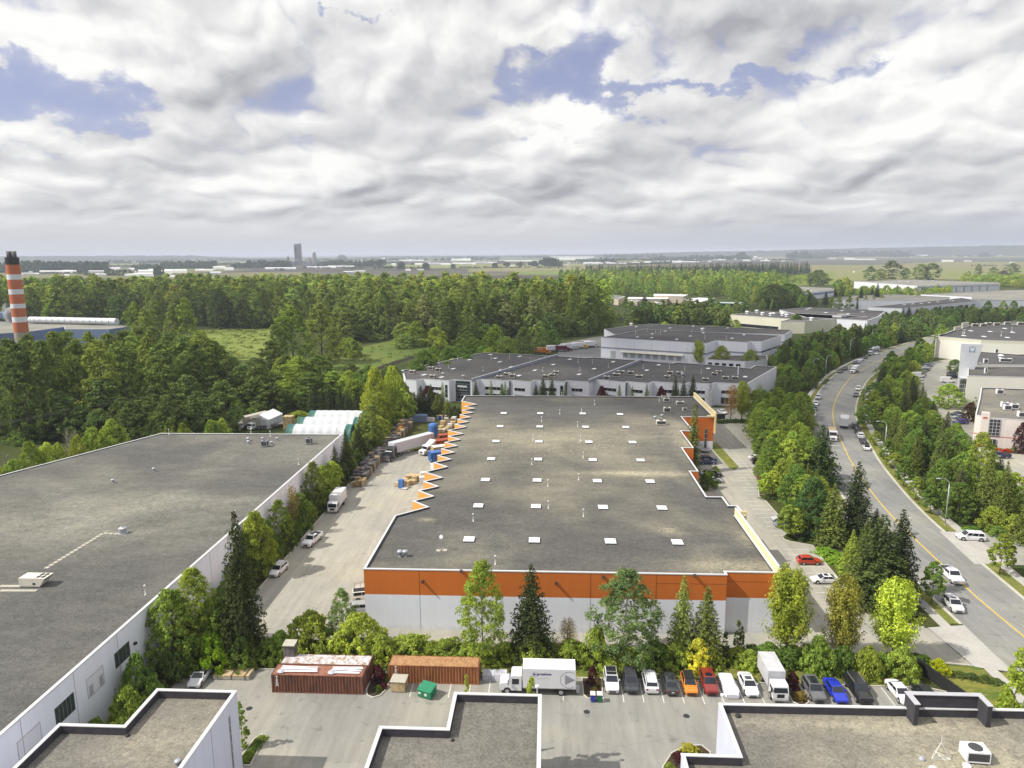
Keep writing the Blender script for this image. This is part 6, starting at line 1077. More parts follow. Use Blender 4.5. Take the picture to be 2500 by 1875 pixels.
docked('rust red container backed to the dock behind the white tractor', (-32.4, 198.2), 7.4, 'redbox', 'redbox'); docked('orange-red container farthest back at the dock', (-32.4, 204.4), 7.4, 'redbox', 'redbox'); docked('low white van box just showing beside the sixth dock tooth', (-30.2, 178.8), 4.6, 'truckwhite', 'truckroof', 1.6, .9, corr=False)
# yard containers
container('front rust-red shipping container carrying white bundles, bottom left', (-30.15, 84.65), PI/2, 12.19, 'rustred', 'rustroof', letters=('TEX', 5.35, 2.0, .62))
container('rear shipping container with peeling white roof beside a timber box', (-29.95, 87.25), PI/2, 12.19, 'rustred', 'whitetin')
container('orange-brown shipping container behind the tan and green bins', (-15.15, 87.45), PI/2, 12.19, 'rustorange', 'tanroof', letters=('TEXC', 5.1, 2.1, .55))
t = thing('timber_box', 'tall weathered plank box with pale lid on the rear container', 'box', (-35.35, 88.3, 2.62)); b = MB(); b.box(-.75, .75, -.6, .6, 0, 1.6)
for i in range(6): b.box(-.78, .78, -.63, .63, .08+i*.26, .22+i*.26)
b.build('crate', 'woodgrey', t); b = MB(); b.hexa([(-.85, -.75, 1.6), (.85, -.75, 1.6), (.85, .7, 1.75), (-.85, .7, 1.75), (-.85, -.75, 1.68), (.85, -.75, 1.68), (.85, .7, 1.83), (-.85, .7, 1.83)]); b.build('lid', 'paver', t)
rnd = random.Random(3)
for l, x0, x1, n in (('long white wrapped tube bundle on the left of the rust-red container', -35.6, -30.2, 8), ('loose white poles fanned out on the right of the rust-red container', -28.6, -24.3, 9)):
    b = MB()
    for i in range(n): y = 84.0+.16*i; a = rnd.uniform(-.03, .03) if n == 8 else rnd.uniform(-.25, .25); b.tube((x0+rnd.uniform(0, .4), y, 2.72+.11*(i % 2)), (x1-rnd.uniform(0, .3), y+a*2, 2.74+.12*(i % 3 == 0)), .075, n=6)
    o = b.build('pole_bundle', 'white_paint'); tag(o, l, 'poles')
    b = MB(); b.lathe((0, 0, 0), [(.5, 0), (.55, .15), (.3, .3), (.02, .33)], 9); o = b.build('plastic_wrap', 'sheet', loc=(x0+.5 if n == 8 else x0+.3, 84.1, 2.63)); tag(o, 'crumpled clear plastic at the end of the '+('tube bundle' if n == 8 else 'fanned poles'), 'plastic sheet')
# stack of timber, bins, boat cover
t = thing('lumber_stack', 'flat stack of wrapped timber packs on the pavement, bottom left', 'timber', (-42.9, 86.9, 0)); 
for i in range(3): b = MB(); b.box(-2.55+.05*i, 2.5-.04*i, -.95, .95, .08+i*.2, .26+i*.2); b.build('timber_layer', 'wood' if i == 2 else 'paver', t)
b = MB()
for x in (-1.9, 0, 1.9): b.box(x-.06, x+.06, -1, 1, 0, .75)
b.build('strap', 'woodgrey', t)
t = thing('plywood_bin', 'tan plywood bin with split lid in front of the orange container', 'bin', (-19.55, 84.95, 0), R(-3)); b = MB(); b.box(-.95, .95, -.85, .85, .12, 1.5); b.build('bin_body', 'wood', t); b = MB(); b.box(-1.05, -.01, -.95, .95, 1.5, 1.56); b.build('lid', 'paver', t); b = MB(); b.box(.01, 1.05, -.95, .95, 1.5, 1.56); b.build('lid', 'paver', t)
t = thing('dumpster', 'dark green steel dumpster with sloping lid', 'dumpster', (-15.6, 83.6, 0), R(-22)); b = MB(); b.hexa([(-.95, -.75, .12), (.95, -.75, .12), (.95, .75, .12), (-.95, .75, .12), (-1, -.85, 1.1), (1, -.85, 1.1), (1, .8, 1.45), (-1, .8, 1.45)]); b.build('bin_body', 'dumpgreen', t); b = MB(); b.hexa([(-1.03, -.9, 1.1), (1.03, -.9, 1.1), (1.03, .85, 1.46), (-1.03, .85, 1.46), (-1.03, -.9, 1.16), (1.03, -.9, 1.16), (1.03, .85, 1.52), (-1.03, .85, 1.52)]); b.build('lid', 'dumpgreen', t)
b = MB(); b.box(-.85, -.45, -.86, -.84, .6, .85); b.box(.1, .45, -.86, -.84, .5, .85); b.build('sticker', 'plate', t); b = MB(); b.box(.98, 1.12, -.4, .4, .6, .8); b.box(-1.12, -.98, -.4, .4, .6, .8); b.build('fork_pocket', 'dumpgreen', t)
for x, m_, l in ((6.0, 'bluebin', 'blue wheeled bin beside the green one at the planter'), (6.85, 'greenbin', 'green wheeled bin with white lid at the planter')):
    t = thing('wheeled_bin', l, 'bin', (x, 83.3, 0)); b = MB(); b.hexa([(-.25, -.3, .1), (.25, -.3, .1), (.25, .3, .1), (-.25, .3, .1), (-.33, -.36, 1.1), (.33, -.36, 1.1), (.33, .36, 1.1), (-.33, .36, 1.1)]); b.build('bin_body', m_, t); b = MB(); b.hexa([(-.35, -.4, 1.1), (.35, -.4, 1.1), (.35, .38, 1.14), (-.35, .38, 1.14), (-.3, -.35, 1.2), (.3, -.35, 1.2), (.3, .38, 1.22), (-.3, .38, 1.22)]); b.build('lid', 'plate' if 'green' in l else m_, t)
    for s in (-1, 1): b = MB(); b.tube((s*.22, .32, .12), (s*.3, .32, .12), .12, n=10); b.build('wheel', 'tyre', t)
b = MB(); rg = []
for i in range(9): 
    y = -1.3+i*.33; rg.append([(-.75+rnd.uniform(-.12, .12), y, 0), (-.6+rnd.uniform(-.1, .1), y, .7+rnd.uniform(-.15, .1)), (0, y, 1.15+rnd.uniform(-.25, .1)), (.6+rnd.uniform(-.1, .1), y, .75+rnd.uniform(-.15, .1)), (.75+rnd.uniform(-.12, .12), y, 0)])
b.loft(rg); o = b.build('covered_load', 'sheet', loc=(-7.0, 88.1, 0)); o.rotation_euler = (0, 0, PI/2); o.scale = (1.2, 1.25, 1); tag(o, 'bulky load under a grey tarpaulin left of the white bonneted truck', 'covered load')
b = MB(); b.tube((0, 0, 0), (0, 0, .75), .16, .03, 10); b.box(-.2, .2, -.2, .2, 0, .04); o = b.build('traffic_cone', 'dirtywhite', loc=(-4.0, 89.3, 0)); tag(o, 'pale cone on the grass behind the white truck cab', 'cone')
# far truck yard
sx = [('S7', 300, 305, 'box', 'orangetruck', 'orange removal truck with white lettering in the far yard'), ('S7', 500, 262, 'box', 'truckwhite', 'white box truck next to the orange removal truck'), ('S7', 640, 258, 'box', 'maroon', 'dark red cab truck in the far yard'), ('S7', 715, 232, 'over', 'truckwhite', 'first of two close white trucks in the far yard'), ('S7', 775, 225, 'over', 'truckwhite', 'second of two close white trucks in the far yard'), ('S7', 920, 210, 'box', 'truckwhite', 'white box truck with yellow cab in the far yard'), ('S7', 1035, 182, 'over', 'maroon', 'maroon trailer truck near the striped warehouse'), ('S7', 1115, 190, 'box', 'truckwhite', 'white truck right against the striped warehouse')]
for t_, x, y, k, m_, l in sx:
    P = Vector(G(t_, x, y)); rz = -PI/2+.28 if m_ != 'orangetruck' else -PI/2; dd = Vector((math.cos(rz+PI/2), math.sin(rz+PI/2)))
    t = box_truck(l, tuple(P-dd*4.5), rz, 6.8, 2.7, 2.5, 'bonnet' if k == 'box' else 'over', m=m_, cm='yellowpaint' if 'yellow' in l else m_, roofm='truckroof' if m_ != 'orangetruck' else 'woodorange')
    if m_ == 'orangetruck': text_mesh('Allied', 1.35, 'plate', t, (1.262, 3.7-7.2, 2.55), (PI/2, 0, PI/2), bold=.03)
# trucks behind the left warehouse
for l, f, L in (('white cab truck with long brown curtain body behind the left warehouse', (835, 345), 11), ('shorter white cab truck with brown body behind the left warehouse', (950, 348), 6.5)):
    P = Vector(G('L5', *f)); d = Vector((-.45, -.89)); t = box_truck(l, tuple(P-d*(L+2)/2), heading(Vector((0, 0)), -d), L, 2.9, 2.5, 'over', m='stackbase', roofm='paver')
t = thing('frame_tent', 'white peaked tent behind the brown trucks', 'tent', (*G('L5', 1115, 300), 0), R(-8)); b = MB(); b.prism([(-3.4, -4.6), (3.4, -4.6), (3.4, 4.6), (-3.4, 4.6)], 0, 3.2, cap=False); b.build('tent_walls', 'tarp', t); b = MB(); b.add([(-3.5, -4.7, 3.2), (3.5, -4.7, 3.2), (3.5, 4.7, 3.2), (-3.5, 4.7, 3.2), (0, -4.7, 4.8), (0, 4.7, 4.8)], [(0, 4, 5, 3), (1, 2, 5, 4), (0, 1, 4), (3, 5, 2)]); b.build('tent_roof', 'white_paint', t)
t = thing('flatbed_trailer', 'empty dark flatbed trailer by the tent', 'trailer', (*G('L5', 1180, 318), 0), R(-62)); b = MB(); b.box(-1.25, 1.25, -6, 6, 1.0, 1.25); b.build('deck', 'woodgrey', t); wheels(t, (-5, -3.8, -2.6), 2.4, .48); b = MB(); b.box(-1, 1, 5, 5.2, 0, 1); b.build('support', 'black', t)
for l, x0, x1, yb, z in (('tall stack of pale timber pallets by the greenhouse', 1265, 1350, 336, 4.4), ('low row of pale pallets at the roof edge behind the left warehouse', 700, 860, 352, 1.8)):
    A = Vector(G('L5', x0, yb)); B = Vector(G('L5', x1, yb)); w = (B-A).length; b = MB()
    n = int(z/.16)
    for i in range(n): b.box(-w/2, w/2, -1.3, 1.3, i*.16+.03, i*.16+.12)
    for k in range(int(w/1.2)+1): b.box(-w/2+k*1.2, -w/2+k*1.2+.12, -1.25, 1.25, 0, n*.16)
    P = (A+B)/2; o = b.build('pallet_stack', 'wood', loc=(P.x, P.y+1.3, 0)); tag(o, l, 'pallets')
# greenhouses
for i, (x0, x1, yt, yb, l) in enumerate([(1590, 2020, 152, 212, 'farthest of three white tunnel greenhouses with green ends'), (1490, 1945, 212, 278, 'middle of three white tunnel greenhouses with green ends'), (1395, 1870, 278, 352, 'nearest of three white tunnel greenhouses with green ends')]):
    z = 4.6; A = Vector(G('L5', x0, yt, z)); B = Vector(G('L5', x1, yt, z)); P = (A+B)/2; hw = 4.2; Lx = (B-A).length; t = thing('tunnel_greenhouse', l, 'greenhouse', (P.x, P.y-1.5, 0))
    def arch(x0_, x1_, m_, nm, rr=1.0):
        b = MB(); n = 14; nb = max(1, int((x1_-x0_)/2.4)); q = []
        for k in range(nb*2+1):
            x = x0_+(x1_-x0_)*k/(nb*2); s = rr*(1.0 if k % 2 == 0 else .972); q.append([(x, -hw*s*math.cos(PI*j/n), max(.0, z*s*math.sin(PI*j/n)**.8)) for j in range(n+1)])
        for k in range(len(q)-1):
            b.add(q[k]+q[k+1], [(j, j+1, n+2+j, n+1+j) for j in range(n)])
        if m_ == 'tarpgreen': b.add(q[0], [tuple(range(n+1))]); b.add(q[-1], [tuple(range(n+1))])
        b.build(nm, m_, t)
    arch(-Lx/2, Lx/2, 'tarp', 'cover'); arch(-Lx/2-2.2, -Lx/2, 'tarpgreen', 'end_cover', 1.0); arch(Lx/2, Lx/2+2.0, 'tarpgreen', 'end_cover', 1.0)
# pallet wall along the left lot
rnd = random.Random(11)
k = 0; PAL = {}
def pallets(h, m):
    if (h, m) in PAL: return PAL[(h, m)]
    b = MB()
    for i in range(h):
        z = i*.15
        for j in range(5): b.box(-.6, .6, -.5+j*.22, -.5+j*.22+.12, z+.11, z+.13)
        for x in (-.6, -.06, .48): b.box(x, x+.12, -.5, .5, z, z+.11)
    PAL[(h, m)] = b.mesh('pallet_stack', [m]); return PAL[(h, m)]
y = 167.6
while y < 233:
    for j in range(3):
        if y < 170 and j: continue
        h = rnd.choice([12, 14, 15, 16, 17]); m_ = 'wood' if (y < 172 and j < 2) or rnd.random() < .10 else ('woodorange' if 213 < y < 224 and j == 1 else 'woodgrey')
        if y < 172: h = rnd.choice([7, 9, 11])
        o = link('pallet_stack', pallets(h, m_)); o.location = (-46.6-j*1.25+rnd.uniform(-.08, .08)+(.8 if y > 200 else 0), y+rnd.uniform(-.06, .06), .01); o.rotation_euler = (0, 0, rnd.uniform(-.06, .06))
        tag(o, {'wood': 'fresh tan pallet stack in the long pallet row, left lot', 'woodgrey': 'weathered grey pallet stack in the long pallet row, left lot', 'woodorange': 'orange pallet stack in the middle of the long pallet row'}[m_], 'pallets', {'wood': 'tan pallet stacks of the left lot row', 'woodgrey': 'grey pallet stacks of the left lot row', 'woodorange': 'orange pallet stacks of the left lot row'}[m_])
    y += 1.22
o = link('pallet_stack', pallets(9, 'wood')); o.location = (-48.6, 167.2, 0.6); o.rotation_euler = (0, R(72), .1); tag(o, 'leaning tan pallet at the near end of the pallet row', 'pallets')
# goods beside the docks
def boxes(label, t_, pts, m_, sz=1.2, h=.9, name='crate'):
    for i, q in enumerate(pts):
        P = G(t_, *q[:2]); b = MB(); hh = h*(q[2] if len(q) > 2 else 1); b.box(-sz/2, sz/2, -sz/2, sz/2, .1, hh); b.box(-sz/2-.03, sz/2+.03, -sz/2-.03, sz/2+.03, hh, hh+.05); b.box(-sz/2, sz/2, -sz/2+.1, -sz/2+.2, 0, .1); b.box(-sz/2, sz/2, sz/2-.2, sz/2-.1, 0, .1)
        o = b.build(name, m_, loc=(*P, 0)); o.rotation_euler = (0, 0, rnd.uniform(-.3, .3)); tag(o, label, name.replace('_', ' '), label+' group')
boxes('tan timber crate in the cluster between the dock lines', 'C7', [(780, 1290), (860, 1270, 1.3), (930, 1270, 1.2), (1010, 1250), (960, 1200, 1.6), (1060, 1210, 1.6), (1120, 1200, 1.7), (900, 1220), (1160, 1170, 1.5), (1020, 1170, 1.4)], 'wood', 1.5, .9)
boxes('blue plastic crate stack at the tip of the crate cluster', 'C7', [(830, 1320, 2.3)], 'bluebox', 1.15, .9, 'plastic_crate'); boxes('single pale blue tray on the ground by the blue crates', 'C7', [(885, 1340, .25)], 'dirtywhite', 1.3, .9, 'plastic_tray')
boxes('small blue and white goods near the fifth dock', 'C7', [(1130, 1110), (1180, 1100), (1150, 1130)], 'bluebox', .7, .6, 'goods_box'); boxes('white boxed goods against the dock wall', 'C7', [(1190, 1240, 1.4), (1210, 1180, 1.6)], 'truckwhite', 1.6, 1.2, 'goods_box')
boxes('tan crate in the far pile beside the last docks', 'C7', [(1500, 330), (1530, 300, 2.2), (1620, 330), (1590, 360), (1480, 380), (1690, 300, 2)], 'wood', 1.5, 1, 'crate'); boxes('dark timber crate at the back of the far pile', 'C7', [(1610, 270, 2.6), (1680, 270, 2.6)], 'stackbase', 2.2, 1, 'crate')
boxes('white wrapped bale in the far pile', 'C7', [(1650, 320, 1.8), (1720, 210, 2), (1530, 375)], 'truckwhite', 1.4, .9, 'bale')
for x, m_, l in ((1440, 'galv', 'grey drum'), (1487, 'bluebin', 'blue and yellow drum'), (1525, 'galv', 'second grey drum'), (1545, 'gunmetal', 'dark drum'), (1570, 'paver', 'tan drum')):
    P = G('C7', x, 165); t = thing('drum', l+' in the row at the far end of the left lot', 'drum', (*P, 0)); b = MB(); b.tube((0, 0, 0), (0, 0, 1.4), .55, n=12); b.build('barrel', m_, t); b = MB(); b.tube((0, 0, 1.4), (0, 0, 1.5), .5, n=12); b.build('lid', 'yellowpaint' if 'yellow' in l else m_, t)
A = Vector(G('C7', 1020, 195)); B = Vector(G('C7', 1265, 195)); P = (A+B)/2; b = MB(); b.box(-(B-A).length/2, (B-A).length/2, -1.2, 1.2, 0, 2.3)
for i in range(1, 8): x = -(B-A).length/2+i*(B-A).length/8; b.box(x-.05, x+.05, -1.25, 1.25, 0, 2.33)
o = b.build('roll_off_bin', 'bluewall', loc=(*P, 0)); tag(o, 'long dark blue open bin at the far end of the left lot', 'skip')
b = MB(); rg = [[(-2, -1, 0), (-1.8, -.8, 1.2), (1.8, -.8, 1.3), (2, -1, 0)], [(-2, 1, 0), (-1.8, .8, 1.3), (1.8, .8, 1.1), (2, 1, 0)]]; b.loft(rg); o = b.build('covered_load', 'dirtywhite', loc=(*G('C7', 1300, 190), 0)); tag(o, 'pale covered heap right of the long blue bin', 'covered load')
P = G('Z7', 1830, 790); t = thing('tank_drum', 'bright blue round tank top behind the trailer', 'tank', (*P, 0)); b = MB(); b.lathe((0, 0, 0), [(1.5, 0), (1.5, 3.6), (1.2, 4.2), (.1, 4.5)], 14); b.build('tank', 'bluebox', t)
# stair rail at the front left corner
t = thing('loading_ramp', 'short concrete ramp with rusty railing at the orange corner', 'ramp', (-29.9, 113.5, 0)); b = MB(); b.hexa([(-3.4, -.8, 0), (1.9, -.8, 0), (1.9, .9, 0), (-3.4, .9, 0), (-3.4, -.8, .05), (1.9, -.8, 1.3), (1.9, .9, 1.3), (-3.4, .9, .05)]); b.build('ramp', 'concrete', t); b = MB()
for i in range(6): x = -3.2+i; z = .05+(x+3.4)*.236; b.tube((x, -.75, z), (x, -.75, z+1.05), .03, n=6)
b.tube((-3.2, -.75, 1.15), (1.8, -.75, 2.33), .03, n=6); b.tube((-3.2, -.75, .65), (1.8, -.75, 1.85), .02, n=6); b.build('railing', 'rustorange', t)
# street lamps
def lamp(P, rz, label, H=9.2, arm=2.3):
    t = thing('street_lamp', label, 'street lamp', (*P, 0), rz, 'grey curved-arm street lamps along the road'); b = MB(); pts = [(0, 0, 0), (0, 0, H*.86)]+[(arm*(1-math.cos(a))*.8, 0, H*.86+H*.13*math.sin(a)) for a in (.4, .8, 1.2, 1.57)]+[(arm, 0, H*.985)]
    for i in range(len(pts)-1): b.tube(pts[i], pts[i+1], .10-.01*i, .09-.01*i, 8)
    b.build('pole', 'galv', t, True); b = MB(); b.hexa([(arm-.1, -.15, H*.985-.06), (arm+.65, -.13, H*.985-.06), (arm+.65, .13, H*.985-.06), (arm-.1, .15, H*.985-.06), (arm-.1, -.1, H*.985+.08), (arm+.6, -.08, H*.985+.06), (arm+.6, .08, H*.985+.06), (arm-.1, .1, H*.985+.08)]); b.build('lamp_head', 'dirtywhite', t)
    b = MB(); b.tube((0, 0, 0), (0, 0, .25), .22, n=8); b.build('base', 'concrete', t)
for (t_, x, y), rz, l in [(('8', 1545, 975), PI+.1, 'street lamp nearest the camera on the right verge'), (('8', 1030, 400), PI, 'second street lamp up the right verge'), (('4', 860, 1500), PI, 'third street lamp on the right verge at the bend'), (('S8', 375, 1150), .3, 'street lamp by the side lane on the left of the bend'), (('4', 420, 1300), .3, 'street lamp just below the side lane, left of the bend'), (('S8', 790, 790), .4, 'street lamp left of the parked cars past the bend'), (('S8', 1152, 610), .4, 'street lamp above the tanker truck'), (('S8', 1600, 490), .5, 'street lamp far along the road on the left'), (('S8', 1965, 340), .5, 'farthest clear street lamp above the right-hand trees')]: lamp(G(t_, x, y), rz, l, 10.5 if t_ == '8' else 11)
for x, y, l in ((1340, 880, 'post lamp at the end of the planted island, warehouse lot'), (1360, 640, 'post lamp behind the low hedge past the warehouse')):
    P = G('M3', x, y); t = thing('post_lamp', l, 'lamp post', (*P, 0)); b = MB(); b.tube((0, 0, 0), (0, 0, 5.6), .09, n=8); b.build('pole', 'galv', t); b = MB(); b.box(-.35, .35, -.35, .35, 5.6, 5.8); b.build('lamp_head', 'dirtywhite', t)
# utility pole with wires
PP = Vector((-131.5, 233.5)); t = thing('utility_pole', 'tall timber power pole with crossarms and transformers, left of the lots', 'power pole', (*PP, 0)); zt = ztop('1', 1380, 1362, PP); b = MB(); b.tube((0, 0, 0), (0, 0, zt), .24, .15, 8); b.build('pole', 'woodgrey', t)
b = MB(); b.box(-1.6, 1.6, -.08, .08, zt-.5, zt-.35); b.build('crossarm', 'woodgrey', t)
for s in (-1, 1): b = MB(); b.tube((s*.65, 0, zt-5), (s*.65, 0, zt-3.6), .3, n=10); b.build('transformer', 'galv', t)
P2_ = Vector((-190, 150))
for i, s in enumerate((-1.5, -.5, .6, 1.5)):
    b = MB(); N = 14; dn = Vector((.55, -.83))
    q = [(*(PP.lerp(P2_, k/N)+dn*s), zt-.3-1.2*4*(k/N)*(1-k/N)-(k/N)*1.5) for k in range(N+1)]
    for k in range(N): b.tube(q[k], q[k+1], .02, n=4, caps=False)
    o = b.build('power_line', 'woodgrey'); tag(o, 'thin sagging power line running left from the timber power pole', 'power line', 'power lines from the timber pole')
# black fence by the lawn
A, B = Vector((50.7, 93.5)), Vector((53.3, 84.2)); t = thing('metal_fence', 'dark metal fence between the front row and the lawn', 'fence', (*A, 0)); b = MB(); n = 34; d = (B-A)
for i in range(n+1): p = d*i/n; b.box(p.x-.02, p.x+.02, p.y-.02, p.y+.02, 0, 1.9)
b.build('pickets', 'fenceblack', t)
for z in (.2, 1.0, 1.85): b = MB(); b.hexa([(-.03, 0, z), (.03, 0, z), (d.x+.03, d.y, z), (d.x-.03, d.y, z), (-.03, 0, z+.06), (.03, 0, z+.06), (d.x+.03, d.y, z+.06), (d.x-.03, d.y, z+.06)]); b.build('rail', 'fenceblack', t)
b = MB(); b.box(-.1, .1, -.1, .1, 0, 2.1); b.build('post', 'galv', t); b = MB(); b.hexa([(-.012, 0, 0), (.012, 0, 0), (d.x+.012, d.y, 0), (d.x-.012, d.y, 0), (-.012, 0, 1.8), (.012, 0, 1.8), (d.x+.012, d.y, 1.8), (d.x-.012, d.y, 1.8)]); b.build('privacy_slats', 'fenceblack', t)
# low wall past the warehouse
A, B = Vector(G('M3', 690, 575)), Vector(G('M3', 915, 590)); wbt = thing('low_wall', 'low dark retaining wall with pale cap past the warehouse corner', 'wall', (*A, 0)); b = MB(); b.box(0, (B-A).x, 0, .3, 0, 1.9); b.build('wall', 'gunmetal', wbt); b = MB(); b.box(-.05, (B-A).x+.05, -.05, .35, 1.9, 2.0); b.build('cap', 'coping', wbt)
# patio set
t = thing('picnic_set', 'grey table with seats under the warehouse wall', 'picnic table', (*G('M3', 560, 1130), 0)); b = MB(); b.lathe((0, 0, .7), [(1.6, 0), (1.6, .08)], 14); b.build('table_top', 'galv', t); b = MB(); b.tube((0, 0, 0), (0, 0, .7), .15, n=8); b.build('leg', 'galv', t)
for a in range(4): b = MB(); b.box(2*math.cos(a*1.57+.5)-.25, 2*math.cos(a*1.57+.5)+.25, 2*math.sin(a*1.57+.5)-.25, 2*math.sin(a*1.57+.5)+.25, 0, .45); b.build('seat', 'galv', t)
# ------------------------------------------------------------------ vegetation
rng = np.random.default_rng(7); RN = random.Random(21)
def leaf_mesh(name, P, N, s, mat_='leaf', asp=.62):
    n = len(P); N = N/np.linalg.norm(N, axis=1, keepdims=True); q = rng.normal(size=(n, 3)); T = np.cross(N, q); T /= np.linalg.norm(T, axis=1, keepdims=True); B = np.cross(N, T)
    s = (s*rng.uniform(.6, 1.35, n))[:, None]; V = np.stack([P+T*s, P+B*s*asp, P-T*s, P-B*s*asp], 1).reshape(-1, 3).astype('f4')
    return V
def mesh_np(name, V, mats, extra=None, colr=None):
    n = len(V)//4; me = bpy.data.meshes.new(name); ev = ef = None; nv = len(V); k = 0
    if extra is not None: ev = np.array(extra.v, 'f4'); k = len(extra.f)
    me.vertices.add(nv+(len(ev) if ev is not None else 0)); me.vertices.foreach_set('co', (np.concatenate([V, ev]) if ev is not None else V).ravel())
    loops = np.arange(nv, dtype='i4'); st = np.arange(n, dtype='i4')*4; tot = np.full(n, 4, 'i4'); mi_ = np.zeros(n+k, 'i4')
    if k:
        el_ = np.array([i+nv for f in extra.f for i in f], 'i4'); et = np.array([len(f) for f in extra.f], 'i4'); es = nv+np.concatenate([[0], np.cumsum(et)[:-1]]).astype('i4')
        loops = np.concatenate([loops, el_]); st = np.concatenate([st, es]); tot = np.concatenate([tot, et]); mi_[n:] = 1
    me.loops.add(len(loops)); me.loops.foreach_set('vertex_index', loops); me.polygons.add(n+k); me.polygons.foreach_set('loop_start', st)
    try: me.polygons.foreach_set('loop_total', tot)
    except Exception: pass
    for q in mats: me.materials.append(MATS[q])
    me.polygons.foreach_set('material_index', mi_); me.update(calc_edges=True); me.validate()
    if colr is not None: at = me.color_attributes.new('tcol', 'FLOAT_COLOR', 'POINT'); at.data.foreach_set('color', np.concatenate([colr, np.ones((len(colr), 1))], 1).astype('f4').ravel())
    return me
def nrm(a): return a/np.maximum(np.linalg.norm(a, axis=-1, keepdims=True), 1e-6)
def clumps(C, rc, nl, ls, out=None, up=.45):
    """leaf quads scattered over small spheres around the branch tips C"""
    m = len(C); d = nrm(rng.normal(size=(m, nl, 3))+ (out[:, None, :]*.75 if out is not None else 0)+np.array([0, 0, up])); r = (rc*rng.uniform(.7, 1.3, m))[:, None, None]*rng.uniform(.45, 1.05, (m, nl, 1))
    P = (C[:, None, :]+d*r*np.array([1, 1, .8])).reshape(-1, 3); N = (d+rng.normal(size=d.shape)*.45).reshape(-1, 3); return leaf_mesh('', P, N, ls)
def trunk_mb(H, r, top=.8, limbs=5, z0=.3, R_=2.0, seed=0):
    b = MB(); rd = random.Random(seed); pts = [Vector((rd.uniform(-.02, .02)*H*k/4, rd.uniform(-.02, .02)*H*k/4, H*top*k/5)) for k in range(6)]; pts[0] = Vector((0, 0, -.2))
    for k in range(5): b.tube(pts[k], pts[k+1], r*(1-.17*k), r*(1-.17*(k+1)), 7, caps=False)
    for i in range(limbs):
        t = z0+(top-z0)*i/max(1, limbs-1)*.85; a = rd.uniform(0, 6.28); p = Vector((0, 0, H*t)); q = p+Vector((math.cos(a)*R_*.6, math.sin(a)*R_*.6, H*.10)); b.tube(p, q, r*.38, r*.12, 5, caps=False)
    return b
def broad(H, R_, zb, nc, rc, nl, ls, pw=.7, seed=0, lob=.22, hollow=.5):
    global rng; rng = np.random.default_rng(seed); t = rng.uniform(0, 1, nc)**.85; th = rng.uniform(0, 6.283, nc); prof = np.clip(np.sin(np.pi*np.clip(t, .02, .98)**pw), .05, 1)**.62
    k1, k2 = rng.integers(2, 5), rng.integers(3, 7); ph = rng.uniform(0, 6.28, 3); L = 1+lob*np.sin(k1*th+ph[0]+3*t)+lob*.6*np.sin(k2*th+ph[1]-5*t)
    r = R_*prof*L*(hollow+(1-hollow)*np.sqrt(rng.uniform(0, 1, nc))); x, y = r*np.cos(th), r*np.sin(th); z = H*(zb+(1-zb)*t)-rc*.7; C = np.stack([x, y, z], 1); out = nrm(np.stack([x/R_, y/R_, (t-.35)*1.2], 1)); return clumps(C, rc, nl, ls, out)
def upright(H, R_, nb, nl, ls, seed=0, z0=.12):
    global rng; rng = np.random.default_rng(seed); P = []; N = []
    for i in range(nb):
        th = rng.uniform(0, 6.283); s = rng.uniform(z0, .72)*H; reach = R_*rng.uniform(.35, 1.0); rise = H*rng.uniform(.20, .42); e = min(H*1.0, s+rise); m = nl
        u = rng.uniform(.25, 1, m)**.7; rad = reach*u*(1-.35*(s/H)); z = s+(e-s)*u**1.35
        env = R_*np.clip(np.sin(np.pi*np.clip(z/H, .05, 1)**.8), .12, 1)**.6; rad = np.minimum(rad, env); j = rng.normal(size=(m, 3))*np.array([.17, .17, .25])*(R_/2.6); c = np.stack([rad*math.cos(th), rad*math.sin(th), z], 1)+j; P.append(c); N.append(j*2+np.stack([np.full(m, math.cos(th)), np.full(m, math.sin(th)), np.full(m, .5)], 1)+rng.normal(size=(m, 3))*.4)
    return leaf_mesh('', np.concatenate(P), np.concatenate(N), ls, asp=.55)
def conifer(H, R_, nlay, nb, npb, ls, seed=0, droop=.22, gap=.25, pw=.9, z0=.05):
    global rng; rng = np.random.default_rng(seed); P = []; N = []
    for i in range(nlay):
        t = (i+.5)/nlay; z = H*(z0+(1-z0)*t); Rl = R_*(1-t)**pw+.12; n = max(3, int(nb*(1-t)+3)); a0 = rng.uniform(0, 6.28)
        for k in range(n):
            th = a0+6.283*k/n+rng.uniform(-.25, .25); L = Rl*rng.uniform(1-gap*1.3, 1+gap*.45); m = max(4, int(npb*L/R_)+3); u = rng.uniform(.12, 1, m); w = (.22*L*(1-u*.75)); lat = rng.normal(size=m)*w*.8
            x = L*u; zz = z-droop*L*u**1.5+rng.normal(size=m)*.10*(R_/3)+.10*L*u; c, s = math.cos(th), math.sin(th); P.append(np.stack([x*c-lat*s, x*s+lat*c, zz], 1)); N.append(np.stack([c*.45+rng.normal(size=m)*.4, s*.45+rng.normal(size=m)*.4, .75+rng.normal(size=m)*.35], 1))
    return leaf_mesh('', np.concatenate(P), np.concatenate(N), ls, asp=.5)
KD = {}; KV = {}; QUEUE = []; BUILT = {}
def reg(k, H, R_, V, trunk, bark='bark', lm='leaf', lod=False):
    c = mesh_np('crown', V, [lm]); t = trunk.mesh('trunk', [bark]); j = mesh_np('tree', V, [lm, bark], trunk) if lod else None; KD.setdefault(k, []).append((H, R_, c, t, j)); KV.setdefault(k, []).append(V)
for s in range(3): reg('cotton', 30, 6.2, broad(30, 6.0, .06, 200, 1.45, 38, .38, .55, 10+s, .30), trunk_mb(30, .38, .85, 6, .3, 5, s), lod=True)
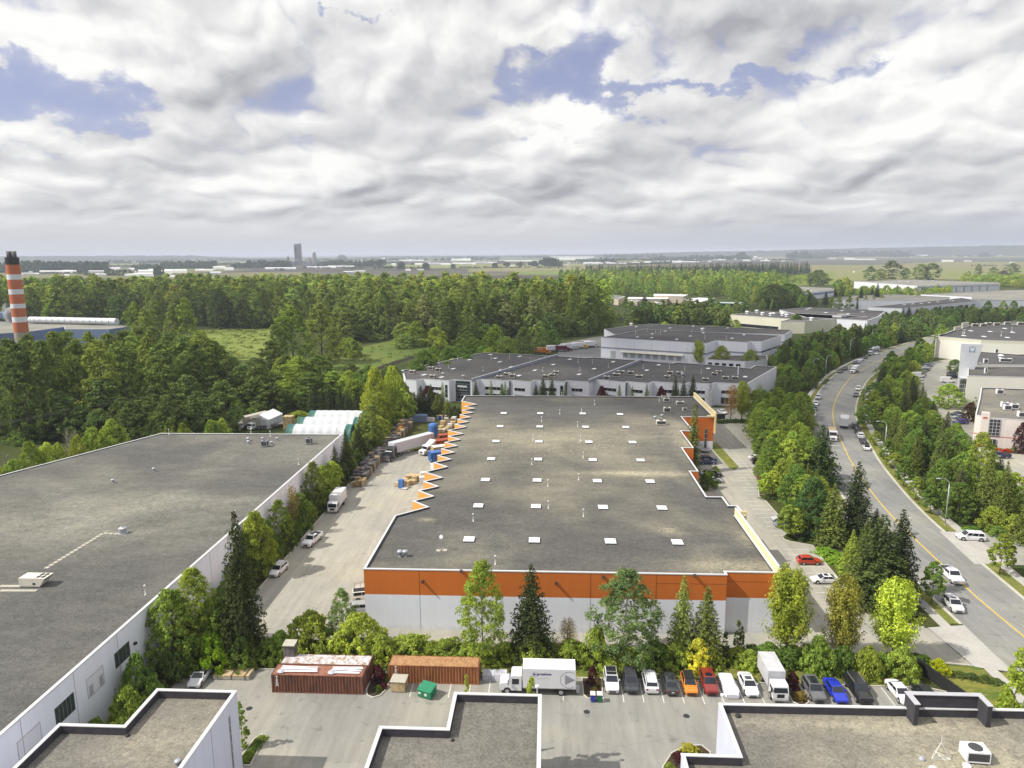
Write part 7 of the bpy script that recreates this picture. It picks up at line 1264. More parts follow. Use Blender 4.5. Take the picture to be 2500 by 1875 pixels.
for s in range(2): reg('cottonlow', 30, 6.2, broad(30, 6.0, .02, 120, 1.7, 24, .60, .75, 20+s, .25), trunk_mb(30, .4, .8, 3, .3, 5, s), lod=True)
for s in range(3): reg('birch', 12, 3.1, broad(12, 3.0, .03, 300, .52, 44, .125, .66, 30+s, .20, .35), trunk_mb(12, .16, .9, 7, .2, 2.2, s), 'birchbark')
for s in range(3): reg('round', 9, 3.4, broad(9, 3.3, .04, 190, .68, 46, .165, .62, 40+s, .18, .45), trunk_mb(9, .16, .75, 5, .2, 2.4, s), lod=True)
for s in range(2): reg('street', 7, 1.7, broad(7, 1.65, .27, 95, .42, 38, .15, .62, 50+s, .08, .5), trunk_mb(7, .09, .7, 3, .4, 1, s), lod=True)
for s in range(3): reg('bush', 3.2, 2.6, broad(3.2, 2.5, .0, 130, .48, 44, .135, .45, 60+s, .25, .5), trunk_mb(3.0, .07, .8, 6, .1, 1.8, s), lod=True)
for s in range(2): reg('upright', 10, 3.0, upright(10, 3.0, 170, 62, .15, 70+s, .04), trunk_mb(10, .16, .85, 9, .15, 2.2, s), lod=True)
for s in range(2): reg('sparse', 10, 2.8, upright(10, 2.8, 110, 26, .12, 75+s), trunk_mb(10, .15, .9, 14, .12, 2.4, s))
for s in range(3): reg('fir', 14, 3.8, conifer(14, 3.8, 38, 14, 38, .20, 80+s, .20, .22, .68), trunk_mb(14, .22, .95, 0, .3, 1, s), lm='needle', lod=True)
for s in range(3): reg('cedar', 12, 3.0, conifer(12, 3.0, 42, 13, 30, .17, 90+s, .05, .16, .78, .02), trunk_mb(12, .18, .9, 0, .3, 1, s), lm='needle', lod=True)
for s in range(2): reg('slim', 11, 1.5, conifer(11, 1.5, 40, 9, 14, .16, 95+s, .10, .25, .6, .02), trunk_mb(11, .14, .92, 0, .3, 1, s), lm='needle', lod=True)
for s in range(2): reg('column', 5, .62, broad(5, .6, .0, 60, .26, 34, .10, .42, 98+s, .06, .5), trunk_mb(4, .06, .8, 0, .3, 1, s), lod=True)
reg('poplar', 12, 1.6, broad(12, 1.5, .03, 90, .5, 30, .20, .45, 105, .1, .5), trunk_mb(11, .12, .9, 0, .3, 1, 1), lod=True)
bm_ = trunk_mb(9, .13, .95, 26, .12, 3.0, 5)
for i in range(60): a = RN.uniform(0, 6.28); z = RN.uniform(3, 8.4); r = (9.4-z)*.33; p = Vector((math.cos(a)*r*.3, math.sin(a)*r*.3, z-.9)); bm_.tube(p, p+Vector((math.cos(a)*r, math.sin(a)*r, 1.5)), .035, .012, 4, caps=False)
reg('bare', 9, 3.0, upright(9, 2.4, 40, 6, .07, 77), bm_, 'birchbark')
NM = {'cotton': 'cottonwood_tree', 'cottonlow': 'cottonwood_tree', 'birch': 'birch_tree', 'round': 'broadleaf_tree', 'street': 'street_tree', 'bush': 'shrub', 'upright': 'maple_tree', 'sparse': 'maple_tree', 'fir': 'fir_tree', 'cedar': 'cedar_tree', 'slim': 'conifer', 'column': 'columnar_shrub', 'poplar': 'poplar_tree', 'bare': 'bare_tree'}
LIME = (.185, .238, .042); BRI = (.225, .285, .045); YEL = (.32, .33, .045); GRN = (.100, .158, .034); MID = (.145, .205, .038); DK = (.040, .055, .022); CED = (.092, .118, .030); OLV = (.135, .175, .045); GRY = (.12, .165, .06); RED = (.075, .022, .028); BRN = (.16, .13, .04); FOR = (.130, .175, .044); FOD = (.082, .118, .036)
NT_ = [0]
def tree(kind, P, H, R_, c, label, group=None, lod=False, rz=None, cj=.10, now=False):
    if lod and not now:
        d = Vector((P[0], P[1], H*.6-CAMH)); zc = d.dot(FW)
        if zc < 5: return
        x = 1250+FPX*d.dot(RT2)/zc; m_ = 60+FPX*(R_+H*.8)/zc
        if -m_ < x < 2500+m_ and 937-FPX*d.dot(UP2)/zc < 1875+m_: QUEUE.append((R_*H/zc**2, (kind, P, H, R_, c, label, group, cj)))
        return
    BUILT[NM[kind]] = BUILT.get(NM[kind], 0)+1; v = KD[kind]; H0, R0, cr, tr, jm = v[NT_[0] % len(v)]; NT_[0] += 1; rz = RN.uniform(0, 6.28) if rz is None else rz; kk = 1+RN.uniform(-cj, cj); w_ = RN.uniform(-.05, .07); k = [kk*(1+w_), kk, kk*(1-w_)]; col_ = tuple(a*b for a, b in zip(c, k)); s = (R_/R0, R_/R0*RN.uniform(.92, 1.08), H/H0); cat = 'shrub' if kind in ('bush', 'column') else 'tree'
    if lod and jm: o = link(NM[kind], jm); o.location = (P[0], P[1], -.05); o.rotation_euler = (0, 0, rz); o.scale = s; o.color = (*col_, 1); return tag(o, label, cat, group)
    t = thing(NM[kind], label, cat, (P[0], P[1], -.02), rz, group); t.scale = s; o = link('crown', cr, t); o.color = (*col_, 1); o = link('trunk', tr, t); return t
def TB(kind, t_, xb, yb, yt, w, c, label, **k):         # by foot and tip as measured
    P = G(t_, xb, yb); s = TILES[t_][2]/2212; tree(kind, P, max(1, ztop(t_, xb, yt, P)), w/2*s*mpp(P), c, label, **k)
def on_line(t_, x, y, A, B):
    d = ray(t_, x, y); A, B = Vector(A), Vector(B); e = B-A; den = d.x*e.y-d.y*e.x; k = (A.x*e.y-A.y*e.x)/den; return (d.x*k, d.y*k), CAMH+d.z*k
def TL(kind, t_, x, y, A, B, R_, c, label, jit=0, **k):  # tip seen at a pixel, foot on a known line
    P, H = on_line(t_, x, y, A, B); P = (P[0]+RN.uniform(-jit, jit), P[1]+RN.uniform(-jit, jit)); tree(kind, P, max(1.2, H), R_, c, label, **k)
# hedge row between the yard and the lane
rows = [('birch', 'B2', 2000, 740, -90, 400, MID, 'tall light poplar-like tree at the left third of the orange front wall'), ('fir', 'B3', 335, 730, -60, 470, DK, 'dark spruce with drooping branches in front of the orange wall'), ('sparse', 'B3', 640, 730, 400, 240, BRN, 'thin brownish young tree in front of the wall door'), ('birch', 'B3', 1130, 770, -20, 560, GRY, 'big wide airy birch in front of the middle of the orange wall'), ('cedar', 'B3', 1600, 740, 25, 330, OLV, 'pale green cedar, left of the pair near the right wall corner'), ('cedar', 'B3', 1800, 760, 120, 380, CED, 'bright green cedar, right of the pair near the wall corner'),
 ('column', 'B3', 2070, 700, 405, 60, CED, 'taller slim columnar cypress near the recessed wall'), ('column', 'B3', 2105, 700, 455, 52, CED, 'shorter slim columnar cypress near the recessed wall'), ('column', 'B3', 1965, 790, 510, 75, DK, 'dark narrow cypress right of the cedar pair'), ('upright', 'B4', 200, 720, -45, 460, (.24, .285, .04), 'yellow-green maple just right of the warehouse corner'), ('upright', 'B4', 660, 730, 35, 370, (.25, .26, .055), 'golden upright maple, middle of the three by the entrance lane'), ('upright', 'B4', 1100, 745, 60, 470, (.28, .33, .045), 'brightest yellow-green maple by the entrance lane'), ('birch', 'B2', 830, 640, 140, 250, GRY, 'pale thin-leaved tree at the left corner of the orange wall')]
for r_ in rows: TB(*r_)
bl = [('B2', 560, 690, 345, 380, LIME), ('B2', 960, 705, 380, 460, LIME), ('B2', 1140, 745, 560, 280, LIME), ('B2', 1400, 700, 555, 340, LIME), ('B2', 1700, 705, 600, 300, MID), ('B2', 1900, 720, 620, 260, LIME), ('B3', 110, 740, 640, 260, LIME), ('B3', 350, 760, 545, 340, LIME), ('B3', 660, 760, 590, 280, LIME), ('B3', 880, 780, 480, 230, BRI), ('B3', 1080, 810, 640, 360, LIME), ('B3', 1370, 800, 600, 280, GRN), ('B3', 1560, 800, 610, 230, LIME), ('B3', 1740, 810, 590, 250, YEL), ('B3', 1900, 800, 700, 140, LIME), ('B3', 2060, 800, 760, 90, LIME), ('B4', 60, 760, 620, 260, GRN), ('B4', 250, 780, 640, 240, GRN), ('B4', 470, 850, 560, 240, MID), ('B4', 680, 860, 640, 220, GRN), ('B4', 890, 880, 640, 240, LIME), ('B4', 1180, 890, 650, 270, LIME), ('B4', 1350, 830, 715, 160, GRN), ('B4', 1490, 870, 755, 170, (.34, .38, .02)), ('B4', 1000, 860, 700, 200, MID), ('B4', 2070, 1150, 1000, 130, BRI), ('B2', 300, 720, 520, 260, MID), ('B3', 2180, 810, 680, 200, MID)]
OR = ['first', 'second', 'third', 'fourth', 'fifth', 'sixth', 'seventh', 'eighth', 'ninth', 'tenth', 'eleventh', 'twelfth', 'thirteenth', 'fourteenth', 'fifteenth', 'sixteenth', 'seventeenth', 'eighteenth', 'nineteenth', 'twentieth', 'twenty-first', 'twenty-second', 'twenty-third', 'twenty-fourth', 'twenty-fifth', 'twenty-sixth', 'twenty-seventh', 'twenty-eighth']
srt = sorted(bl, key=lambda q: G(q[0], q[1], q[2])[0])
for i, (t_, x, yb, yt, w, c) in enumerate(srt): TB('bush', t_, x, yb, yt-18, w*1.12, tuple(k*1.12 for k in c), ('yellow-flowering' if c == YEL else 'leafy green')+' shrub, '+OR[i]+' from the left in the hedge behind the yard', group='shrubs of the hedge behind the yard')
for i in range(26):
    x = -38+i*3.6+RN.uniform(-.8, .8); tree('bush', (x, 93.6+RN.uniform(-.7, .5)), RN.uniform(1.3, 2.4), RN.uniform(1.6, 2.3), RN.choice([GRN, MID, FOD, LIME]), 'low filler shrub under the trees of the yard hedge', 'low filler shrubs of the yard hedge', lod=True)
TL('poplar', 'B4', 2195, 650, (57, 78), (60, 78), 1.5, BRI, 'bright green columnar tree at the right photo edge by the lawn')
for x, y, h, r, c, l in [(-22.6, 86.3, 2.6, 1.0, RED, 'dark red shrub in the kerbed bed between the containers'), (-22.2, 84.3, .9, .6, GRN, 'small green shrub at the front of the container bed'), (-21.6, 85.0, .8, .5, RED, 'low red plant at the front of the container bed'), (-21.3, 86.8, 1.4, .5, MID, 'thin green shrub at the right of the container bed'), (6.2, 87.2, 2.6, .8, RED, 'red-leaved shrub in the bed behind the wheeled bins'), (6.3, 84.9, 1.1, .6, BRN, 'brown low shrub beside the wheeled bins'), (6.9, 86.6, 1.5, .5, BRN, 'small rusty shrub on the right of the bin bed'), (32.6, 87.3, 2.3, .9, RED, 'dark red shrub between the box truck and grey suv'), (32.9, 84.8, 1.2, .8, BRN, 'low yellow-brown shrub between the box truck and grey suv'), (16.6, 74.3, 1.0, 1.0, YEL, 'yellow-green low shrub in the curved bed by the bottom right office'), (15.2, 73.0, .7, .9, RED, 'low red planting in the curved bed by the bottom right office'), (13.8, 71.2, .9, .7, LIME, 'green low shrub at the near end of the curved bed'), (-33.2, 70.8, 0, 1.1, MID, 'narrow green tree against the shaded wall of the bottom left office'), (.2, 66.3, 3.6, .7, LIME, 'green climber at the right wall of the bottom centre office'), (-9.4, 71.2, 0, .35, BRI, ''), (.0, 70.8, 0, .8, BRI, '')]:
    if h: tree('bush' if h < 3 else 'street', (x, y), h, r, c, l)
TB('poplar', 'B1', 2050, 1490, 1090, 100, MID, 'narrow green tree against the shaded wall of the bottom left office'); [tree('bush', (-34.4+.1*i, 70.6+.7*i), .7, .7, RN.choice([LIME, YEL, GRN]), 'low groundcover shrub in the kerbed strip by the bottom left office', 'groundcover of the kerbed strip', lod=True) for i in range(6)]; P = (-1.7, 70.9); tree('poplar', P, 11.3, .9, BRI, 'bright tree top poking above the corner of the bottom centre parapet'); tree('poplar', (-8.9, 71.6), 10.9, .5, BRI, 'thin bright tree top above the left of the bottom centre parapet')
tree('column', (-46.8, 58.5), 7.6, 1.1, CED, 'taller dark cypress between the left warehouse and bottom left office'); tree('column', (-50.6, 55.5), 7.0, .95, CED, 'shorter dark cypress at the bottom left photo corner')
for x, y, h, r, c, l in [(-51.6, 70.5, 4.8, 2.4, GRN, 'green shrub against the white wall nearest the bottom left office'), (-50.2, 74.5, 6.2, 3.0, MID, 'wide arching shrub between the white wall and bottom left office'), (-48.3, 70.0, 5.5, 2.4, MID, 'shrub right behind the stepped parapet, bottom left'), (-51.9, 79.6, 7.5, 2.6, GRN, 'taller shrub with bare shoots beside the white wall window'), (-48.9, 77.6, 4.6, 2.3, GRN, 'low shrub left of the white coupe'), (-51.4, 85, 5, 2.2, FOD, 'dark shrub in the gap below the big roadside trees')]: tree('bush', (x, y), h, r, c, l)
tree('round', (-51.8, 88.2), 12.2, 3.6, MID, 'large green maple leaning over the left warehouse edge'); tree('birch', (-49.6, 90.6), 14.2, 3.4, LIME, 'tall green tree at the near end of the left hedge'); tree('round', (-47.2, 91.0), 9.5, 3.2, GRN, 'dense dark green tree above the lime bush, left'); P = (-43.1, 91.0); tree('fir', P, ztop('5', 2075, 850, P), 3.7, DK, 'tallest dark fir at the near corner of the left lot'); tree('fir', (-46.2, 94.5), 13.0, 3.0, DK, 'dark fir just behind the tallest corner fir'); tree('bush', (-46.5, 88.6), 5.6, 3.3, (.15, .25, .02), 'bright lime bush above the timber stack'); tree('bush', (-42.6, 89.2), 4.6, 2.4, GRN, 'green bush left of the timber box'); tree('bush', (-49.2, 88.2), 4.6, 2.4, GRN, 'dark green bush behind the white coupe'); tree('bush', (-39.3, 90.6), 3.6, 2.0, MID, 'mid green bush behind the timber box')
# left hedge row
LA, LB = (-52.2, 90), (-52.2, 200)
lr = [('round', '5', 2150, 860, 2.5, LIME), ('round', '6', 60, 860, 2.6, LIME), ('birch', '6', 160, 930, 2.3, GRN), ('birch', '6', 270, 760, 2.2, MID), ('sparse', '6', 385, 640, 1.9, BRN), ('birch', '6', 450, 700, 2.2, GRN), ('birch', '6', 560, 440, 2.2, OLV), ('round', '6', 640, 470, 2.3, MID), ('round', '6', 720, 430, 2.5, BRI), ('cedar', '6', 745, 300, 2.2, DK), ('cedar', '6', 835, 170, 2.3, DK), ('fir', '6', 880, 300, 2.3, FOD), ('cedar', '6', 950, 120, 2.4, DK), ('round', '6', 1040, 10, 3.6, OLV), ('round', 'C7', 230, 60, 3.4, OLV), ('round', 'C7', 420, 100, 3.4, LIME), ('cedar', 'C7', 60, 330, 2.4, DK)]
for i, (k, t_, x, y, r, c) in enumerate(lr): TL(k, t_, x, y, LA, LB, r*1.15, c, {'round': 'round-crowned', 'birch': 'slender airy', 'sparse': 'thin half-bare', 'cedar': 'dark pointed', 'fir': 'dark layered'}[k]+' tree, '+OR[i]+' along the left lot hedge counted from the camera', group='trees of the left lot hedge')
y = 93
while y < 206: tree('bush', (-51.9+RN.uniform(-1.2, .6), y), RN.uniform(2.6, 6.0), RN.uniform(1.7, 2.3), RN.choice([GRN, MID, FOD, FOD, LIME]), 'understorey shrub along the left lot kerb', 'understorey shrubs of the left lot hedge', lod=True); y += 2.6
# end of left lot
for i, (k, t_, x, y, Y, r, c) in enumerate([('round', '2', 1080, 1150, 232, 4.6, BRI), ('round', '2', 1230, 1150, 238, 4.6, BRI), ('round', '2', 1330, 1290, 242, 3.8, GRN), ('round', '2', 1120, 1370, 222, 4.8, LIME), ('round', '2', 1300, 1330, 236, 4.5, LIME), ('birch', '2', 1060, 1480, 214, 4.2, OLV), ('cedar', '2', 1420, 1370, 246, 3.4, DK), ('cedar', '2', 1475, 1315, 247, 3.6, DK), ('cedar', '2', 1560, 1305, 248, 3.6, DK), ('slim', '2', 1660, 1290, 250, 2.0, GRY), ('cedar', '2', 1620, 1370, 245, 3.5, CED), ('cedar', '2', 1700, 1430, 244, 3.4, CED), ('cedar', '2', 1760, 1480, 243, 3.0, DK), ('cedar', 'C6', 1100, 1180, 240, 2.6, DK), ('round', 'C6', 640, 870, 252, 3.2, RED)]):
    TL(k, t_, x, y, (-100, Y), (0, Y), r, c, {'round': 'leafy', 'birch': 'pale leafy', 'cedar': 'dark cedar', 'slim': 'thin conifer'}[k]+' tree, '+OR[i]+' in the screen at the far end of the left lot', group='trees at the far end of the left lot')
# trees before the stepped white warehouse
bw = [('cedar', '2', 1940, 1280, 2.6, DK), ('slim', 'C6', 1590, 790, 1.5, GRY), ('slim', 'C6', 1800, 810, 1.5, GRY), ('slim', 'C6', 1750, 830, 1.4, GRN), ('slim', '3', 90, 1300, 1.5, GRN), ('fir', '3', 435, 1240, 2.9, DK), ('fir', '3', 510, 1250, 2.7, DK), ('fir', '3', 375, 1310, 2.4, DK), ('slim', '3', 618, 1310, 1.5, GRN), ('bush', '3', 930, 1325, 2.6, RED), ('slim', '3', 1082, 1310, 1.5, GRN), ('slim', '3', 1190, 1325, 1.5, GRN), ('slim', '3', 1312, 1300, 1.7, GRN), ('bush', '3', 1432, 1325, 2.4, RED), ('fir', '3', 1555, 1240, 2.9, DK), ('fir', '3', 1625, 1265, 2.6, DK), ('fir', '3', 1705, 1225, 2.8, DK), ('slim', '3', 140, 1330, 1.4, DK)]
for i, (k, t_, x, y, r, c) in enumerate(sorted(bw, key=lambda q: px_ if False else TILES[q[1]][0]+q[2]*TILES[q[1]][2]/2212)): TL(k, t_, x, y, (-60, 256), (80, 256), r, c, {'cedar': 'dark cedar', 'slim': 'small thin conifer', 'fir': 'dark fir', 'bush': 'dark red small tree'}[k]+', '+OR[i]+' from the left before the stepped white warehouse', group='trees before the stepped white warehouse')
for k, x, yb, yt, w, c, l in [('bare', 640, 410, -60, 260, BRN, 'bare whitish tree beside the cream parapet fin'), ('sparse', 990, 640, 0, 360, (.20, .13, .04), 'russet half-leafed tree beyond the entrance court'), ('upright', 1175, 600, -60, 340, LIME, 'bright green upright tree beyond the entrance court'), ('sparse', 1290, 540, 20, 140, BRN, 'thin brown tree right of the bright upright one'), ('sparse', 1450, 560, -20, 240, OLV, 'olive half-bare tree beside the white wall end')]: TB(k, 'M3', x, yb, yt, w, c, l)
for i in range(14): x = 720+i*52; P = G('M3', x, 640-RN.uniform(0, 20)); tree('bush', P, 1.2, 1.5, FOD, 'low clipped dark hedge shrub beyond the entrance court', 'clipped hedge beyond the entrance court', lod=True)
for k, x, yb, yt, w, c, l in [('slim', 280, 1240, 300, 300, CED, 'tall slim conifer rising beside the stepped orange facade'), ('bush', 610, 1750, 1440, 330, (.09, .14, .02), 'bushy golden-green conifer in the notch of the warehouse side'), ('bush', 735, 1460, 1365, 150, LIME, 'round lime shrub between cars in the warehouse shade')]:
    P = G('M3', x, yb) if k != 'slim' else (39.0, 178.0)
    if k == 'slim': P = (38.2, 182); tree('slim', P, ztop('M3', 270, 300, P), 2.4, c, l)
    else: TB(k, 'M3', x, yb, yt, w, c, l)
P = (35.6, 146.5); 
# band between the warehouse lot and the road
bd = [('fir', '8', 1130, 1570, 830, 420, DK, 'dark fir with spreading boughs nearest the road, right band'), ('fir', '8', 960, 1650, 880, 620, (.042, .062, .022), 'biggest dark fir in the right band'), ('fir', '8', 1120, 1660, 1290, 200, DK, 'small fir in front of the biggest one'), ('fir', '8', 770, 1100, 430, 360, DK, 'dark fir standing over the yellow road line'), ('fir', '8', 480, 660, 130, 400, (.045, .07, .022), 'dark fir near the white dump truck'), ('cedar', '8', 580, 1130, 630, 330, CED, 'pointed cedar with light tips left of the fir'), ('cedar', '8', 745, 1400, 1010, 230, (.14, .18, .03), 'yellow-tipped cedar at the kerb of the right lot'), ('round', '8', 400, 1060, 555, 330, (.07, .13, .045), 'blue-green rounded tree in the right band'), ('round', '8', 220, 660, 240, 330, LIME, 'light green rounded tree in the right band'), ('street', '8', 215, 1090, 800, 170, LIME, 'left of two light young trees on the planted island'), ('street', '8', 280, 1090, 830, 150, LIME, 'right of two light young trees on the planted island'), ('street', '8', 25, 740, 530, 130, BRI, 'left of two bright young trees on the farther island'), ('street', '8', 88, 735, 510, 150, BRI, 'right of two bright young trees on the farther island'), ('street', '8', 1430, 1640, 1270, 160, GRN, 'dense oval dark green street tree beside the pickup'), ('fir', '8', 950, 1090, 830, 170, DK, 'smaller fir tip behind the biggest pair'), ('birch', '8', 60, 640, 230, 230, GRN, 'mid green tree left of the light rounded one'), ('cedar', '8', 870, 1260, 910, 200, CED, 'yellow-green cedar peeping between the firs')]
for q in bd: TB(*q)
for i, (x, y) in enumerate([(53.6, 131), (54.0, 127), (54.5, 123), (54.8, 119), (53.4, 114.5)]): tree('bush', (x, y), 1.2, 2.2, (.16, .27, .03), 'bright green ground shrub along the right lot kerb, '+OR[i]+' from the far end', 'ground shrubs along the right lot kerb')
for x, y in [(49, 138.2), (51, 137.6), (53, 138), (51.3, 161.8), (53.2, 162.3)]: tree('bush', (x, y), .9, 1.3, FOD, 'low clipped shrub on a planted island of the right lot', 'clipped shrubs on the planted islands', lod=True)
def inside(x, y, poly):
    c = False; n = len(poly)
    for i in range(n):
        (x0, y0), (x1, y1) = poly[i], poly[(i+1) % n]
        if (y0 > y) != (y1 > y) and x < (x1-x0)*(y-y0)/(y1-y0)+x0: c = not c
    return c
def scatter(poly, sp, mix, label, group, hmul=1.0, skip=(), jit=.42, cap=None):
    xs_ = [p[0] for p in poly]; ys_ = [p[1] for p in poly]; out = []; y = min(ys_); r = 0
    while y < max(ys_):
        x = min(xs_)+(sp/2 if r % 2 else 0)
        while x < max(xs_):
            a, b = x+RN.uniform(-jit, jit)*sp, y+RN.uniform(-jit, jit)*sp
            if inside(a, b, poly) and not any(inside(a, b, s) for s in skip): out.append((a, b))
            x += sp
        y += sp*.87; r += 1
    out.sort(key=lambda p: p[1]); rest = out[cap:] if cap else []
    for p in (out[:cap] if cap else out):
        k, c, h0, h1, r0, r1 = RN.choices([m[:6] for m in mix], [m[6] for m in mix])[0]; tree(k, p, RN.uniform(h0, h1)*hmul, RN.uniform(r0, r1), c, label.replace('TREE', {'cedar': 'pointed cedar', 'fir': 'dark fir', 'round': 'rounded broadleaf tree', 'birch': 'airy broadleaf tree', 'street': 'young oval tree', 'poplar': 'narrow poplar', 'bush': 'shrub', 'slim': 'thin conifer', 'cotton': 'tall cottonwood', 'cottonlow': 'tall cottonwood', 'sparse': 'half-bare tree', 'upright': 'upright tree'}[k]), group and {'bush': 'shrubs', 'cottonlow': 'cotton trees'}.get(k, k+' trees')+' '+group, lod=True)
    return rest
mixA = [('round', GRN, 8, 12, 3, 4.2, 3), ('round', MID, 7, 11, 3, 4, 4), ('fir', CED, 10, 13, 2.8, 3.6, 1), ('cedar', CED, 9, 13, 2.4, 3, 2), ('birch', MID, 9, 12, 2.8, 3.6, 2), ('round', LIME, 5, 9, 2.2, 3.2, 2)]
scatter([(52.3, 142), (60, 142), (68, 175), (73, 195), (80, 220), (91, 247), (88, 258), (72, 250), (66, 226), (61, 203), (55, 178), (51.5, 165), (53.2, 164), (53, 152)], 5.4, mixA, 'TREE in the planted band between the warehouse lot and the road', 'in the band between the lot and the road')
ra = offset(CF, 12.6); rb = offset(CF, -12.8)
bandL = [p for p in ra if 262 < p[1] < 520 and not 308 < p[1] < 324]; 
polyL = bandL+[(235, 500), (190, 470), (160, 440), (142, 405), (118, 372), (112, 345), (93, 285)]
mixD = [('round', GRN, 9, 13, 3.4, 4.6, 4), ('round', FOD, 10, 14, 3.4, 4.6, 3), ('fir', DK, 10, 15, 2.8, 3.6, 3), ('cedar', DK, 9, 13, 2.4, 3, 1), ('round', MID, 8, 11, 3, 4, 1)]
scatter(polyL, 7.2, mixD, 'TREE on the left of the road beyond the stepped white warehouse', 'left of the road past the bend', .88)
bandR = [p for p in rb if 148 < p[1] < 520]
ed = [G('4', 1500, 900), G('4', 1450, 1060), G('4', 1330, 1130), G('4', 1235, 1250), G('4', 1255, 1430), G('4', 1385, 1585), G('8', 1490, 255), (107, 172), (110, 152)]
scatter(bandR[:1]+bandR+[(262, 470), (240, 436)]+ed, 6.2, [('round', GRN, 8, 11, 3, 4.2, 3), ('round', MID, 7, 10, 3, 4, 3), ('fir', DK, 9, 13, 2.8, 3.6, 2), ('fir', (.05, .06, .03), 9, 12, 2.8, 3.4, 1), ('cedar', CED, 8, 12, 2.4, 3.2, 3), ('round', LIME, 6, 9, 2.4, 3.2, 1)], 'TREE between the road and the east lot', 'between the road and the east lot')
st = [('8', 860, 165, -10, 110, GRN), ('8', 1050, 470, 250, 110, GRN), ('8', 1120, 500, 360, 110, LIME), ('8', 1195, 655, 390, 130, GRN), ('8', 1295, 765, 560, 110, MID), ('8', 1415, 880, 640, 140, GRN), ('8', 2005, 1390, 1040, 170, LIME), ('4', 860, 1640, 1480, 110, GRN), ('8', 950, 300, 180, 90, LIME), ('4', 630, 1180, 1070, 50, LIME), ('4', 1195, 925, 845, 40, LIME), ('S8', 880, 760, 650, 80, LIME), ('4', 380, 1560, 1400, 80, LIME)]
for i, (t_, x, yb, yt, w, c) in enumerate(st): TB('street', t_, x, yb, yt, w*1.15, c, 'young oval street tree, '+['beside the big curve lamp', 'by the second lamp', 'light one past the second lamp', 'fourth from the side lane', 'third from the side lane', 'nearest the first lamp on the verge', 'right of the side lane by the photo edge', 'above the kerb row of parked cars', 'light one left of the second lamp', 'left verge by the bend lamp', 'by the far left lamp', 'beside the lamp above the delivery van', 'by the left kerb row'][i], group='street trees along the road')
cr = [('cedar', '8', 1700, 290, 96, 134, 4.3, (.10, .15, .028)), ('cedar', '8', 1880, 400, 99, 130, 4.0, (.10, .145, .03)), ('cedar', '8', 1640, 470, 95, 137, 3.4, CED), ('cedar', '8', 1960, 560, 102, 131, 3.0, CED), ('cedar', '8', 1430, 285, 94, 150, 3.4, CED), ('cedar', '8', 1330, 330, 93, 156, 3.2, (.10, .15, .03)), ('fir', '8', 1200, 130, 96, 172, 3.4, FOD), ('fir', '8', 1060, 60, 101, 190, 3.6, DK), ('birch', '8', 1440, 140, 101, 165, 4.2, LIME), ('round', '8', 1600, 760, 92, 144, 2.8, LIME), ('bush', '8', 1760, 820, 94.5, 141, 2.8, LIME), ('bush', '8', 1930, 770, 98, 139, 3.0, BRI), ('bush', '8', 2080, 830, 101.5, 137, 2.8, BRI), ('bush', '8', 1700, 930, 91.5, 141, 2.2, GRN), ('round', '8', 2190, 640, 107, 136, 3.4, BRI), ('birch', '8', 2150, 980, 97, 120, 4.6, MID), ('birch', '8', 2230, 1050, 93, 112, 4.4, LIME), ('bush', '8', 2160, 1290, 88.5, 117, 2.0, MID), ('fir', '8', 1500, 360, 95, 146, 2.8, CED)]
for i, (k, t_, x, y, X, Y, r, c) in enumerate(cr): tree(k, (X, Y), max(1.5, ztop(t_, x, y, (X, Y))), r, c, {'cedar': 'feathery cedar', 'fir': 'dark fir', 'birch': 'airy broadleaf tree', 'round': 'rounded tree', 'bush': 'lime shrub'}[k]+', '+OR[i]+' in the planting right of the road by the side lane', group='planting right of the road by the side lane')
for i, x in enumerate((1735, 1795, 1920)): P = G('8', x, 1030); tree('bush', P, 1.2, 1.1, (.10, .2, .03), 'clipped ball shrub behind the white minivan, '+['left', 'middle', 'right, largest'][i])
for k, t_, x, yb, yt, w, c, l in [('round', 'R1', 930, 1480, 1080, 520, MID, 'large rounded green tree before the east lot van'), ('round', 'R1', 1340, 1460, 1130, 240, GRN, 'green tree between the van tree and pink office'), ('round', 'R1', 1290, 1720, 1390, 230, (.06, .035, .02), 'dark brown-red leafed tree by the pink office'), ('round', 'R1', 1040, 880, 670, 260, GRN, 'small round-topped tree by the logo office entrance'), ('poplar', 'R1', 1380, 500, 235, 90, BRI, 'bright poplar tip behind the logo fin wall'), ('round', 'R2', 2150, 720, 200, 230, (.07, .03, .03), 'dark purple tree at the right edge before the pink office'), ('birch', 'R1', 540, 720, 380, 240, BRI, 'bright yellow-green tree at the top of the east lot'), ('birch', 'R1', 330, 900, 690, 330, LIME, 'lime tree leaning over the east lot cars'), ('street', 'R1', 1150, 1250, 900, 60, LIME, 'thin lime hedge tree along the logo office wall'), ('bush', 'R2', 1690, 690, 580, 160, GRN, 'round green shrub before the pink office window'), ('bush', 'R2', 1770, 710, 655, 160, (.4, .05, .02), 'red flowering shrub below the pink office'), ('bush', 'R2', 1430, 620, 530, 130, (.4, .05, .02), 'red flowering shrub at the pink office corner'), ('bush', 'R2', 1930, 710, 665, 150, (.4, .06, .02), 'second red flowering shrub below the pink office'), ('bush', 'R2', 2030, 700, 630, 110, LIME, 'lime shrub right of the red ones'), ('bush', 'R1', 660, 1500, 1410, 160, DK, 'dark rounded shrub at the mouth of the east lot')]: TB(k, t_, x, yb, yt, w, c, l)
